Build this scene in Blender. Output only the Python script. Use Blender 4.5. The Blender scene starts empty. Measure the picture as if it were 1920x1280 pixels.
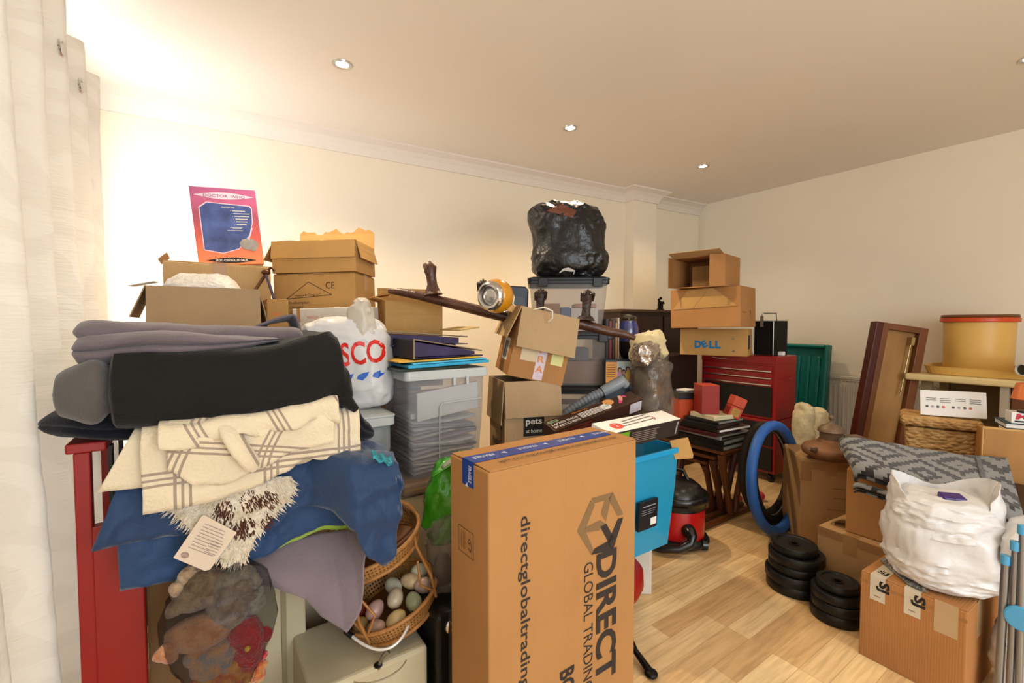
import bpy, bmesh, math, random
from mathutils import Vector, Matrix, noise
from mathutils.bvhtree import BVHTree
PI = math.pi
S = bpy.context.scene
COL = S.collection
# ---------------------------------------------------------------- camera
F_PX, EYE, PITCH, YAW = 850.0, 1.15, math.atan(33 / 850.0), math.radians(34.2)
cam_data = bpy.data.cameras.new('camera')
cam = bpy.data.objects.new('camera', cam_data)
COL.objects.link(cam)
cam.location = (0, 0, EYE)
cam.rotation_euler = (PI / 2 - PITCH, 0, -YAW)
cam_data.sensor_fit = 'HORIZONTAL'
cam_data.sensor_width = 36.0
cam_data.lens = 36.0 * F_PX / 1920.0
cam_data.clip_start = 0.02
S.camera = cam
# ---------------------------------------------------------------- view, world, daylight
S.view_settings.view_transform = 'Standard'
S.view_settings.look = 'None'
S.view_settings.gamma = 1.0
S.view_settings.use_curve_mapping = False
S.view_settings.exposure = 0.50
world = bpy.data.worlds.new('world')
S.world = world
world.use_nodes = True
wb = world.node_tree.nodes['Background']
wb.inputs[0].default_value = (0.75, 0.85, 1.0, 1)
wb.inputs[1].default_value = 1.0

def area_light(name, loc, rot, sx, sy, power, color):
    d = bpy.data.lights.new(name, 'AREA')
    d.shape = 'RECTANGLE'; d.size = sx; d.size_y = sy; d.energy = power; d.color = color
    o = bpy.data.objects.new(name, d); COL.objects.link(o)
    o.location = loc; o.rotation_euler = rot
    return o
# daylight entering by the window behind the curtain; front and side windows are added fill
area_light('daylight_curtain_window', (-0.505, 1.85, 1.13), (0, -PI / 2, 0), 2.05, 2.30, 70, (0.90, 0.96, 1.0))  # reaches beyond the curtain end so light spills on the back wall
area_light('added_front_fill', (0.7, -2.55, 1.40), (PI / 2, 0, 0), 2.2, 1.9, 60, (0.88, 0.95, 1.0))  # fill light from an added window behind the camera
area_light('added_side_fill', (-0.505, -1.35, 1.40), (0, -PI / 2, 0), 1.5, 1.9, 5, (0.88, 0.95, 1.0))  # weak fill from an added side window, also out of view

# ---------------------------------------------------------------- pixel geometry of the photograph
_fw = Vector((math.sin(YAW) * math.cos(PITCH), math.cos(YAW) * math.cos(PITCH), -math.sin(PITCH)))
_rt = Vector((math.cos(YAW), -math.sin(YAW), 0))
_up = _rt.cross(_fw)
_C = Vector((0, 0, EYE))
def ray(px, py): return _fw + _rt * ((px - 960) / F_PX) - _up * ((py - 640) / F_PX)
def at(px, py, d): return _C + ray(px, py) * d
def on(px, py, ax, v):
    r = ray(px, py); return _C + r * ((v - _C[ax]) / r[ax])
def on_x(px, py, x): return on(px, py, 0, x)
def on_y(px, py, y): return on(px, py, 1, y)
def on_z(px, py, z): return on(px, py, 2, z)
def proj(p):
    v = Vector(p) - _C; d = v.dot(_fw)
    return 960 + F_PX * v.dot(_rt) / d, 640 - F_PX * v.dot(_up) / d

# ---------------------------------------------------------------- materials
def lin(c):
    if isinstance(c, str):
        c = [int(c[i:i + 2], 16) for i in (0, 2, 4)]
    o = []
    for v in c[:3]:
        v = v / 255.0
        o.append(v / 12.92 if v <= 0.04045 else ((v + 0.055) / 1.055) ** 2.4)
    return (o[0], o[1], o[2], 1.0)
MATS = {}
def mat(name, c, rough=0.6, metal=0.0, var=0.12, scale=6.0, bump=0.0, bscale=60.0, spec=0.35, sheen=0.0,
        coat=0.0, clear=None, stretch=(1, 1, 1), c2=None, emit=0.0, detail=4.0, trans=0.0):
    if name in MATS: return MATS[name]
    m = bpy.data.materials.new(name); m.use_nodes = True; MATS[name] = m
    nt = m.node_tree; N = nt.nodes; L = nt.links
    p = N['Principled BSDF']
    p.inputs['Roughness'].default_value = rough
    p.inputs['Metallic'].default_value = metal
    p.inputs['Specular IOR Level'].default_value = spec
    if sheen: p.inputs['Sheen Weight'].default_value = sheen; p.inputs['Sheen Roughness'].default_value = 0.5
    if coat: p.inputs['Coat Weight'].default_value = coat; p.inputs['Coat Roughness'].default_value = 0.12
    base = lin(c)
    p.inputs['Base Color'].default_value = base
    tc = N.new('ShaderNodeTexCoord'); mp = N.new('ShaderNodeMapping')
    mp.inputs['Scale'].default_value = stretch
    L.new(tc.outputs['Object'], mp.inputs['Vector'])
    if var or c2:
        t = N.new('ShaderNodeTexNoise'); t.inputs['Scale'].default_value = scale; t.inputs['Detail'].default_value = detail
        L.new(mp.outputs['Vector'], t.inputs['Vector'])
        r = N.new('ShaderNodeValToRGB')
        r.color_ramp.elements[0].position = 0.3; r.color_ramp.elements[1].position = 0.7
        if c2:
            r.color_ramp.elements[0].color = base; r.color_ramp.elements[1].color = lin(c2)
        else:
            r.color_ramp.elements[0].color = tuple(v * (1 - var) for v in base[:3]) + (1,)
            r.color_ramp.elements[1].color = tuple(min(1, v * (1 + var)) for v in base[:3]) + (1,)
        L.new(t.outputs['Fac'], r.inputs['Fac']); L.new(r.outputs['Color'], p.inputs['Base Color'])
    if bump:
        t2 = N.new('ShaderNodeTexNoise'); t2.inputs['Scale'].default_value = bscale; t2.inputs['Detail'].default_value = 3
        L.new(mp.outputs['Vector'], t2.inputs['Vector'])
        b = N.new('ShaderNodeBump'); b.inputs['Strength'].default_value = bump; b.inputs['Distance'].default_value = 0.01
        L.new(t2.outputs['Fac'], b.inputs['Height']); L.new(b.outputs['Normal'], p.inputs['Normal'])
    if clear is not None:
        out = N['Material Output']
        tr = N.new('ShaderNodeBsdfTransparent'); mx = N.new('ShaderNodeMixShader')
        tr.inputs['Color'].default_value = tuple(0.5 + 0.5 * v for v in base[:3]) + (1,)
        mx.inputs['Fac'].default_value = 1 - clear
        L.new(tr.outputs[0], mx.inputs[1]); L.new(p.outputs[0], mx.inputs[2]); L.new(mx.outputs[0], out.inputs['Surface'])
    if trans:
        out = N['Material Output']
        tl = N.new('ShaderNodeBsdfTranslucent'); mx = N.new('ShaderNodeMixShader')
        tl.inputs['Color'].default_value = base
        mx.inputs['Fac'].default_value = trans
        L.new(p.outputs[0], mx.inputs[1]); L.new(tl.outputs[0], mx.inputs[2]); L.new(mx.outputs[0], out.inputs['Surface'])
    if emit:
        p.inputs['Emission Color'].default_value = base; p.inputs['Emission Strength'].default_value = emit
    return m

def board(name, c, var=0.10):
    """corrugated board: faint flutes, mottled kraft colour"""
    if name in MATS: return MATS[name]
    m = mat(name, c, rough=0.82, var=var, scale=3.5, spec=0.2)
    nt = m.node_tree; N = nt.nodes; L = nt.links; p = N['Principled BSDF']
    tc = N.new('ShaderNodeTexCoord'); w = N.new('ShaderNodeTexWave')
    w.inputs['Scale'].default_value = 45; w.inputs['Distortion'].default_value = 1.2; w.inputs['Detail'].default_value = 1
    w.bands_direction = 'X'
    L.new(tc.outputs['Object'], w.inputs['Vector'])
    b = N.new('ShaderNodeBump'); b.inputs['Strength'].default_value = 0.10; b.inputs['Distance'].default_value = 0.004
    L.new(w.outputs['Fac'], b.inputs['Height']); L.new(b.outputs['Normal'], p.inputs['Normal'])
    return m

K1 = board('kraft_tan', 'B08A5E'); K2 = board('kraft_orange', 'A87848'); K3 = board('kraft_pale', 'B49468')
K4 = board('kraft_grey', 'A88C6A'); K5 = board('kraft_deep', '98683A'); K6 = board('kraft_gold', 'B58C54')
KIN = board('kraft_inside', '8A683F')
TAPE = mat('brown_tape', 'A27B4E', 0.35, var=0.08); PTAPE = mat('printed_tape', 'C9BEA8', 0.35, var=0.1)
INK = mat('print_black', '1E1B19', 0.7, var=0); WHITE = mat('white_card', 'E6E2DC', 0.6, var=0.03)
PAPER = mat('paper_white', 'DDD9D2', 0.75, var=0.05); BLACKP = mat('black_plastic', '141414', 0.35, var=0.1)
STEEL = mat('chrome', 'C9C9C9', 0.16, 1.0, var=0); DWOOD = mat('dark_wood', '2E1A12', 0.42, var=0.3, scale=5, stretch=(1, 1, .15))
REDINK = mat('print_red', 'C8281E', 0.6, var=0); BLUEINK = mat('print_blue', '2450B4', 0.6, var=0)

# ---------------------------------------------------------------- mesh builder
class MB:
    def __init__(s): s.bm = bmesh.new()
    def add(s, vs, fs, M=None):
        bv = [s.bm.verts.new((M @ Vector(v)) if M is not None else v) for v in vs]
        for f in fs:
            try: s.bm.faces.new([bv[i] for i in f])
            except ValueError: pass
        return s
    def box(s, x0, x1, y0, y1, z0, z1, M=None):
        v = [(x, y, z) for z in (z0, z1) for y in (y0, y1) for x in (x0, x1)]
        return s.add(v, [(0, 2, 3, 1), (4, 5, 7, 6), (0, 1, 5, 4), (2, 6, 7, 3), (0, 4, 6, 2), (1, 3, 7, 5)], M)
    def slab(s, o, a, b, t):
        """parallelogram plate: corner o, edges a and b, thickness vector t"""
        o, a, b, t = map(Vector, (o, a, b, t))
        v = [o, o + a, o + a + b, o + b, o + t, o + a + t, o + a + b + t, o + b + t]
        return s.add(v, [(0, 3, 2, 1), (4, 5, 6, 7), (0, 1, 5, 4), (1, 2, 6, 5), (2, 3, 7, 6), (3, 0, 4, 7)])
    def rings(s, rs, closed=True, cap=True, M=None, loop=False):
        n = len(rs[0]); vs = [p for r in rs for p in r]; fs = []
        nr = len(rs)
        for i in range(nr if loop else nr - 1):
            j2 = (i + 1) % nr
            for k in range(n if closed else n - 1):
                k2 = (k + 1) % n
                fs.append((i * n + k, i * n + k2, j2 * n + k2, j2 * n + k))
        if cap and closed and not loop:
            fs.append(tuple(range(n - 1, -1, -1))); fs.append(tuple((nr - 1) * n + k for k in range(n)))
        return s.add(vs, fs, M)
    def lathe(s, prof, n=24, M=None, cap=True, sx=1.0, sy=1.0):
        return s.rings([[(r * sx * math.cos(2 * PI * k / n), r * sy * math.sin(2 * PI * k / n), z) for k in range(n)] for r, z in prof], True, cap, M)
    def cyl(s, r, z0, z1, n=20, M=None): return s.lathe([(r, z0), (r, z1)], n, M)
    def tube(s, pts, r, n=8, loop=False, flat=1.0):
        pts = [Vector(p) for p in pts]; m = len(pts); rs = []
        up = None
        for i, p in enumerate(pts):
            if loop: t = pts[(i + 1) % m] - pts[i - 1]
            else: t = pts[min(i + 1, m - 1)] - pts[max(i - 1, 0)]
            t.normalize()
            if up is None: up = Vector((0, 0, 1)) if abs(t.z) < 0.9 else Vector((1, 0, 0))
            a = t.cross(up)
            if a.length < 1e-5: a = t.orthogonal()
            a.normalize(); b = a.cross(t).normalized(); up = b
            ri = r[i] if isinstance(r, (list, tuple)) else r
            rs.append([p + a * (ri * math.cos(2 * PI * k / n)) + b * (ri * flat * math.sin(2 * PI * k / n)) for k in range(n)])
        return s.rings(rs, True, True, None, loop)
    def torus(s, R, r, n=48, m=10, M=None, sq=1.0):
        rs = [[((R + r * math.cos(2 * PI * j / m)) * math.cos(2 * PI * i / n), (R + r * math.cos(2 * PI * j / m)) * math.sin(2 * PI * i / n), r * sq * math.sin(2 * PI * j / m)) for j in range(m)] for i in range(n)]
        return s.rings(rs, True, False, M, True)
    def prism(s, poly, y0, y1, M=None):
        """polygon in x,z pushed from y0 to y1"""
        n = len(poly)
        v = [(x, y0, z) for x, z in poly] + [(x, y1, z) for x, z in poly]
        f = [tuple(range(n)), tuple(range(2 * n - 1, n - 1, -1))] + [(k, n + k, n + (k + 1) % n, (k + 1) % n) for k in range(n)]
        return s.add(v, f, M)
    def grid(s, nu, nv, fn):
        v = [fn(i / nu, j / nv) for j in range(nv + 1) for i in range(nu + 1)]
        f = [(j * (nu + 1) + i, j * (nu + 1) + i + 1, (j + 1) * (nu + 1) + i + 1, (j + 1) * (nu + 1) + i) for j in range(nv) for i in range(nu)]
        return s.add(v, f)
    def ball(s, c, r, n=16, m=10, sx=1, sy=1, sz=1, M=None):
        v = Matrix.Translation(c) if M is None else Matrix.Translation(c) @ M
        pr = [(max(1e-4, r * math.sin(PI * j / m)), -r * math.cos(PI * j / m)) for j in range(m + 1)]
        return s.rings([[(a * sx * math.cos(2 * PI * k / n), a * sy * math.sin(2 * PI * k / n), z * sz) for k in range(n)] for a, z in pr], True, True, v)
    def warp(s, fn):
        for v in s.bm.verts: v.co = Vector(fn(v.co.copy()))
        return s
    def build(s, name, m, parent=None, bevel=0.0, smooth=False, solid=0.0, subd=0, seg=2, loc=None, weld=False):
        bm = s.bm
        if weld: bmesh.ops.remove_doubles(bm, verts=bm.verts, dist=1e-5)
        bmesh.ops.recalc_face_normals(bm, faces=bm.faces)
        me = bpy.data.meshes.new(name); bm.to_mesh(me); bm.free()
        if smooth:
            for p in me.polygons: p.use_smooth = True
            me.set_sharp_from_angle(angle=math.radians(48))
        o = bpy.data.objects.new(name, me); COL.objects.link(o)
        if m is not None: me.materials.append(m)
        if parent is not None: o.parent = parent
        if loc is not None: o.location = loc
        if solid:
            md = o.modifiers.new('t', 'SOLIDIFY'); md.thickness = solid; md.offset = -1
        if bevel:
            md = o.modifiers.new('b', 'BEVEL'); md.width = bevel; md.segments = seg; md.limit_method = 'ANGLE'; md.angle_limit = math.radians(35)
            if smooth: pass
        if subd:
            md = o.modifiers.new('s', 'SUBSURF'); md.levels = subd; md.render_levels = subd
        return o

def tag(o, label, cat, group=None, kind=None):
    if label: o['label'] = label
    if cat: o['category'] = cat
    if group: o['group'] = group
    if kind: o['kind'] = kind
    return o
def thing(name, label, cat, loc=(0, 0, 0), yaw=0.0, group=None, rot=None):
    o = bpy.data.objects.new(name, None); COL.objects.link(o)
    o.empty_display_size = 0.05
    o.location = loc; o.rotation_euler = rot if rot else (0, 0, yaw)
    return tag(o, label, cat, group)
def copy_thing(root, loc, yaw, label=None, group=None):
    r = root.copy(); COL.objects.link(r); r.location = loc
    r.rotation_euler = (root.rotation_euler[0], root.rotation_euler[1], yaw)
    if label: r['label'] = label
    if group: r['group'] = group
    for ch in [c for c in bpy.data.objects if c.parent == root]:
        c = ch.copy(); COL.objects.link(c); c.parent = r
        for g in [q for q in bpy.data.objects if q.parent == ch]:
            d = g.copy(); COL.objects.link(d); d.parent = c
    return r
def struct(name, mb, m, **kw):
    o = mb.build(name, m, None, **kw); o['kind'] = 'structure'; return o

# ---------------------------------------------------------------- printed marks: a Face is a flat frame on a surface
class Face:
    def __init__(s, o, r, u): s.o = Vector(o); s.r = Vector(r).normalized(); s.u = Vector(u).normalized(); s.n = s.r.cross(s.u)
    def p(s, x, y, e=0.0): return s.o + s.r * x + s.u * y + s.n * e
    def rot(s, x, y, deg):
        a = math.radians(deg)
        return Face(s.p(x, y), s.r * math.cos(a) + s.u * math.sin(a), s.u * math.cos(a) - s.r * math.sin(a))
    def poly(s, name, pts, m, parent, e=0.0006, conform=None):
        mb = MB(); n = len(pts)
        v = [s.p(x, y, e) for x, y in pts] + [s.p(x, y, 0.0) for x, y in pts]
        mb.add(v, [tuple(range(n))] + [(k, n + k, n + (k + 1) % n, (k + 1) % n) for k in range(n)])
        return mb.build(name, m, parent)
    def rect(s, name, x0, x1, y0, y1, m, parent, e=0.0006): return s.poly(name, [(x0, y0), (x1, y0), (x1, y1), (x0, y1)], m, parent, e)
    def disc(s, name, x, y, rx, ry, m, parent, e=0.0008, n=24):
        return s.poly(name, [(x + rx * math.cos(2 * PI * k / n), y + ry * math.sin(2 * PI * k / n)) for k in range(n)], m, parent, e)
    def polys(s, name, plist, m, parent, e=0.0009):
        mb = MB()
        for pts in plist:
            mb.add([s.p(x, y, e) for x, y in pts], [tuple(range(len(pts)))])
        return mb.build(name, m, parent)
    def lines(s, name, rows, m, parent, e=0.0009):
        """rows: x0, x1, y, thickness - small print too fine to read"""
        return s.polys(name, [[(a, y), (b, y), (b, y + t), (a, y + t)] for a, b, y, t in rows], m, parent, e)
    def text(s, name, txt, x, y, h, m, parent, w=None, bold=0.0, e=0.001, bvh=None, shear=0.0, mono=None):
        """text with its lower left at x,y and cap height h (w: forced width)"""
        cu = bpy.data.curves.new(name, 'FONT'); cu.body = txt; cu.size = 1.0; cu.offset = bold; cu.shear = shear
        cu.resolution_u = 3
        t = bpy.data.objects.new(name + '_tmp', cu); COL.objects.link(t)
        dg = bpy.context.evaluated_depsgraph_get(); dg.update()
        me = bpy.data.meshes.new_from_object(t.evaluated_get(dg))
        bpy.data.objects.remove(t); bpy.data.curves.remove(cu)
        xs = [v.co.x for v in me.vertices]
        if not xs: return None
        x0, x1 = min(xs), max(xs)
        k = h / 0.70
        kx = (w / (x1 - x0)) if w else k
        bm = bmesh.new(); bm.from_mesh(me)
        if bvh:
            for it in range(3):
                ed = [g for g in bm.edges if g.calc_length() * max(k, kx) > 0.012]
                if not ed: break
                bmesh.ops.subdivide_edges(bm, edges=ed, cuts=1); bmesh.ops.triangulate(bm, faces=bm.faces)
        for v in bm.verts:
            q = s.p(x + (v.co.x - x0) * kx, y + v.co.y * k, e)
            if bvh:
                hit = bvh.ray_cast(q + s.n * 0.2, -s.n)
                if hit[0] is not None: q = hit[0] + s.n * 0.0015
            v.co = q
        bm.to_mesh(me); bm.free()
        me.name = name; me.materials.clear(); me.materials.append(m)
        o = bpy.data.objects.new(name, me); COL.objects.link(o)
        if parent is not None: o.parent = parent
        return o
def bvh_of(o):
    me = o.data
    return BVHTree.FromPolygons([v.co for v in me.vertices], [p.vertices for p in me.polygons])

# ---------------------------------------------------------------- boxes fitted to the room
class Fit:
    """a box whose near vertical edge tops out at N; near = 'L' (front-left edge nearest) or 'R' (front-right)"""
    def __init__(s, N, yaw, zb, w=None, d=None, near='L', pxr=None, pxl=None):
        u = Vector((math.cos(yaw), math.sin(yaw), 0)); v = Vector((-math.sin(yaw), math.cos(yaw), 0))
        def reach(dr, px):
            lo, hi = 0.0, 3.0
            f0 = proj(N + dr * 1e-3)[0] - px
            for _ in range(50):
                mid = (lo + hi) / 2
                if (proj(N + dr * mid)[0] - px) * f0 > 0: lo = mid
                else: hi = mid
            return lo
        if near == 'L':
            if w is None: w = reach(u, pxr)
            if d is None: d = reach(v, pxl)
            o = N
        else:
            if w is None: w = reach(-u, pxl)
            if d is None: d = reach(v, pxr)
            o = N - u * w
        s.o = Vector((o.x, o.y, zb)); s.yaw = yaw; s.w = w; s.d = d; s.h = N.z - zb; s.zt = N.z
        s.u = u; s.v = v
def faces(w, d, h):
    return dict(front=Face((0, 0, 0), (1, 0, 0), (0, 0, 1)), left=Face((0, d, 0), (0, -1, 0), (0, 0, 1)),
                right=Face((w, 0, 0), (0, 1, 0), (0, 0, 1)), top=Face((0, 0, h), (1, 0, 0), (0, 1, 0)))

def closed_carton(name, label, fit, m, seam=True, tape=None, group=None, sag=0.004, cat='box', seed=1):
    t = thing(name, label, cat, fit.o, fit.yaw, group)
    w, d, h = fit.w, fit.d, fit.h
    g = 0.003
    MB().box(0, w, 0, d, 0, h - 0.004).build('carton_body', m, t, bevel=0.004)
    mb = MB()
    if w >= d:
        mb.box(0.002, w - 0.002, 0.002, d / 2 - g / 2, h - 0.004, h); mb.box(0.002, w - 0.002, d / 2 + g / 2, d - 0.002, h - 0.004, h)
    else:
        mb.box(0.002, w / 2 - g / 2, 0.002, d - 0.002, h - 0.004, h); mb.box(w / 2 + g / 2, w - 0.002, 0.002, d - 0.002, h - 0.004, h)
    mb.build('lid_flaps', m, t, bevel=0.0015)
    if tape:
        tm = tape
        mb = MB()
        if w >= d:
            mb.box(-0.001, w + 0.001, d / 2 - 0.025, d / 2 + 0.025, h, h + 0.0008)
            mb.box(-0.001, 0, d / 2 - 0.025, d / 2 + 0.025, h - 0.08, h + 0.0008); mb.box(w, w + 0.001, d / 2 - 0.025, d / 2 + 0.025, h - 0.08, h + 0.0008)
        else:
            mb.box(w / 2 - 0.025, w / 2 + 0.025, -0.001, d + 0.001, h, h + 0.0008)
            mb.box(w / 2 - 0.025, w / 2 + 0.025, -0.001, 0, h - 0.08, h + 0.0008)
        mb.build('sealing_tape', tm, t)
    return t, faces(w, d, h)

def flap_mesh(o, a, b, t=0.004):
    o, a, b = Vector(o), Vector(a), Vector(b)
    n = a.cross(b).normalized() * t
    return MB().slab(o, a, b, n)
def open_carton(name, label, fit, m, flaps, inner=None, group=None, bottom_fill=0.0):
    """flaps: dict side -> (length, angle from vertical-up outward in degrees, inset)"""
    t = thing(name, label, 'box', fit.o, fit.yaw, group)
    w, d, h = fit.w, fit.d, fit.h; k = 0.005
    mb = MB().box(0, w, 0, d, 0, k)
    mb.box(0, w, 0, k, k, h).box(0, w, d - k, d, k, h).box(0, k, k, d - k, k, h).box(w - k, w, k, d - k, k, h)
    mb.build('carton_body', m, t)
    for sd, (L, ang, ins) in flaps.items():
        a = math.radians(ang); c, s_ = math.cos(a) * L, math.sin(a) * L
        if sd == 'front': q = flap_mesh((ins, 0, h), (w - 2 * ins, 0, 0), (0, -s_, c))
        elif sd == 'back': q = flap_mesh((ins, d, h), (w - 2 * ins, 0, 0), (0, s_, c))
        elif sd == 'left': q = flap_mesh((0, ins, h), (0, d - 2 * ins, 0), (-s_, 0, c))
        else: q = flap_mesh((w, ins, h), (0, d - 2 * ins, 0), (s_, 0, c))
        q.build('carton_flap', m, t)
    return t, faces(w, d, h)

# ---------------------------------------------------------------- soft shapes
def fbm(p, s, o=3):
    v = 0; a = 1.0; f = s
    for _ in range(o):
        v += a * noise.noise(Vector(p) * f); a *= 0.5; f *= 2.1
    return v
def ridge(p, s, o=3):
    v = 0; a = 1.0; f = s
    for _ in range(o):
        v += a * (1 - 2 * abs(noise.noise(Vector(p) * f))); a *= 0.5; f *= 2.0
    return v
def sgn(v, e): return math.copysign(abs(v) ** e, v)
def blob(rx, ry, rz, n=48, m=32, ex=0.6, ez=0.6, amp=0.02, sc=6.0, crumple=0.0, csc=14.0, seed=0, flat_bottom=True, shape=None):
    """super-ellipsoid standing on z=0, lumpy and creased"""
    mb = MB(); rs = []
    off = Vector((seed * 13.7, seed * 5.1, seed * 7.9))
    for j in range(m + 1):
        ph = -PI / 2 + PI * j / m
        cz, sz = math.cos(ph), math.sin(ph)
        r = []
        for k in range(n):
            th = 2 * PI * k / n
            x = rx * sgn(math.cos(th), ex) * max(1e-3, abs(cz) ** ez)
            y = ry * sgn(math.sin(th), ex) * max(1e-3, abs(cz) ** ez)
            z = rz * sgn(sz, ez)
            P = Vector((x, y, z))
            if shape: P = Vector(shape(P))
            nrm = Vector((P.x / rx ** 2, P.y / ry ** 2, P.z / rz ** 2))
            if nrm.length > 0: nrm.normalize()
            P = P + nrm * (amp * fbm(P + off, sc) + crumple * ridge(P + off, csc))
            P.z += rz
            if flat_bottom and P.z < 0: P.z = 0
            r.append(P)
        rs.append(r)
    mb.rings(rs, True, True)
    return mb
def dropped(mb, z=0.0):
    lo = min(v.co.z for v in mb.bm.verts)
    for v in mb.bm.verts: v.co.z += z - lo
    return mb
# ================================================================= THE ROOM
XL, XR, YF, HT = -0.52, 4.38, -2.60, 2.40
def wall_y(x): return 3.251 - 0.0773 * x          # the long wall runs a little out of square
def floor_mat():
    m = bpy.data.materials.new('oak_strip_floor'); m.use_nodes = True
    nt = m.node_tree; N = nt.nodes; L = nt.links; p = N['Principled BSDF']
    tc = N.new('ShaderNodeTexCoord'); mp = N.new('ShaderNodeMapping')
    mp.inputs['Location'].default_value = (0.24, -0.006, 0)
    L.new(tc.outputs['Object'], mp.inputs['Vector'])
    def brick(c1, c2, off, bias, bw=0.62):
        b = N.new('ShaderNodeTexBrick'); b.offset = off; b.offset_frequency = 3; b.squash = 1
        b.inputs['Color1'].default_value = lin(c1); b.inputs['Color2'].default_value = lin(c2)
        b.inputs['Mortar'].default_value = lin('A87C50'); b.inputs['Scale'].default_value = 1.0
        b.inputs['Mortar Size'].default_value = 0.0007; b.inputs['Mortar Smooth'].default_value = 0.3
        b.inputs['Bias'].default_value = bias; b.inputs['Brick Width'].default_value = bw; b.inputs['Row Height'].default_value = 0.084
        L.new(mp.outputs['Vector'], b.inputs['Vector']); return b
    b1 = brick('F0D09C', 'C4945E', 0.37, -0.2)
    gm = N.new('ShaderNodeMapping'); gm.inputs['Scale'].default_value = (1.6, 22, 1); L.new(tc.outputs['Object'], gm.inputs['Vector'])
    n1 = N.new('ShaderNodeTexNoise'); n1.inputs['Scale'].default_value = 3.2; n1.inputs['Detail'].default_value = 6; n1.inputs['Distortion'].default_value = 0.6
    L.new(gm.outputs['Vector'], n1.inputs['Vector'])
    r = N.new('ShaderNodeValToRGB'); r.color_ramp.elements[0].position = 0.33; r.color_ramp.elements[1].position = 0.62
    r.color_ramp.elements[0].color = (0.62, 0.55, 0.46, 1); r.color_ramp.elements[1].color = (1.04, 1.03, 1.0, 1)
    L.new(n1.outputs['Fac'], r.inputs['Fac'])
    mx = N.new('ShaderNodeMix'); mx.data_type = 'RGBA'; mx.blend_type = 'MULTIPLY'; mx.inputs[0].default_value = 0.55
    L.new(b1.outputs['Color'], mx.inputs[6]); L.new(r.outputs['Color'], mx.inputs[7]); L.new(mx.outputs[2], p.inputs['Base Color'])
    p.inputs['Roughness'].default_value = 0.36; p.inputs['Specular IOR Level'].default_value = 0.4
    return m
WALLM = mat('wall_cream', 'EDE1CB', 0.9, var=0.015, scale=2, spec=0.15)
CEILM = mat('ceiling_paint', 'F0E8DD', 0.92, var=0.012, scale=2, spec=0.1)
COVEM = mat('coving_white', 'E6DCD0', 0.8, var=0.01)
TRIMM = mat('white_gloss', 'DDD8CE', 0.35, var=0.01)
struct('floor', MB().box(XL - .15, XR + .15, YF - .15, 3.6, -0.05, 0), floor_mat())
struct('ceiling', MB().box(XL - .15, XR + .15, YF - .15, 3.6, HT, HT + 0.05), CEILM)
wa = Vector((XL - .15, wall_y(XL - .15), 0)); wb_ = Vector((XR, wall_y(XR), 0)); wdir = (wb_ - wa).normalized(); wn = Vector((-wdir.y, wdir.x, 0))
struct('wall_back', MB().slab(wa, (wb_ - wa) + wdir * .15, (0, 0, HT), wn * 0.12), WALLM)
struct('wall_right', MB().box(XR, XR + 0.12, YF, wall_y(XR), 0, HT), WALLM)
# left wall: curtain window plus an added one; front wall: an added wide one
def wall_with_holes(along, at_, t, u0, u1, holes):
    mb = MB(); us = sorted([u0, u1] + [v for h in holes for v in h[:2]])
    def bx_(a, b, z0, z1):
        if along == 'y': mb.box(at_ - t, at_, a, b, z0, z1)
        else: mb.box(a, b, at_ - t, at_, z0, z1)
    p = u0
    for a, b, z0, z1 in holes:
        bx_(p, a, 0, HT); bx_(a, b, 0, z0); bx_(a, b, z1, HT); p = b
    bx_(p, u1, 0, HT); return mb
H1, H2, H3 = (.6, 3.03, .05, 2.16), (-2.3, -.4, .5, 2.16), (-.4, 1.8, .35, 2.35)  # curtain opening stretched to spill light past the curtain; other two added for fill
struct('wall_left', wall_with_holes('y', XL, .12, YF, 3.4, [H2, H1]), WALLM)
struct('wall_front', wall_with_holes('x', YF, .12, XL, XR, [H3]), WALLM)
GLASS = mat('window_glass', 'F4F8FA', 0.05, clear=0.93, var=0)
def window(name, along, at_, hole):
    a, b, z0, z1 = hole; f, g = MB(), MB(); m_ = (a + b) / 2; c = at_ - .07
    for p, q, r, s_ in ((a, b, z0, z0 + .06), (a, b, z1 - .06, z1), (a, a + .06, z0, z1), (b - .06, b, z0, z1), (m_ - .03, m_ + .03, z0, z1)):
        f.box(c - .03, c + .03, p, q, r, s_) if along == 'y' else f.box(p, q, c - .03, c + .03, r, s_)
    p, q, r, s_ = a + .04, b - .04, z0 + .04, z1 - .04
    g.box(c - .004, c + .004, p, q, r, s_) if along == 'y' else g.box(p, q, c - .004, c + .004, r, s_)
    t = bpy.data.objects.new(name, None); COL.objects.link(t); t['kind'] = 'structure'
    f.build('window_frame', TRIMM, t, bevel=0.004); g.build('window_pane', GLASS, t)
window('window_1', 'y', XL, H1); window('added_side_window', 'y', XL, H2); window('added_front_window', 'x', YF, H3)  # second and third windows are added, unseen, to let fill light in
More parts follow.
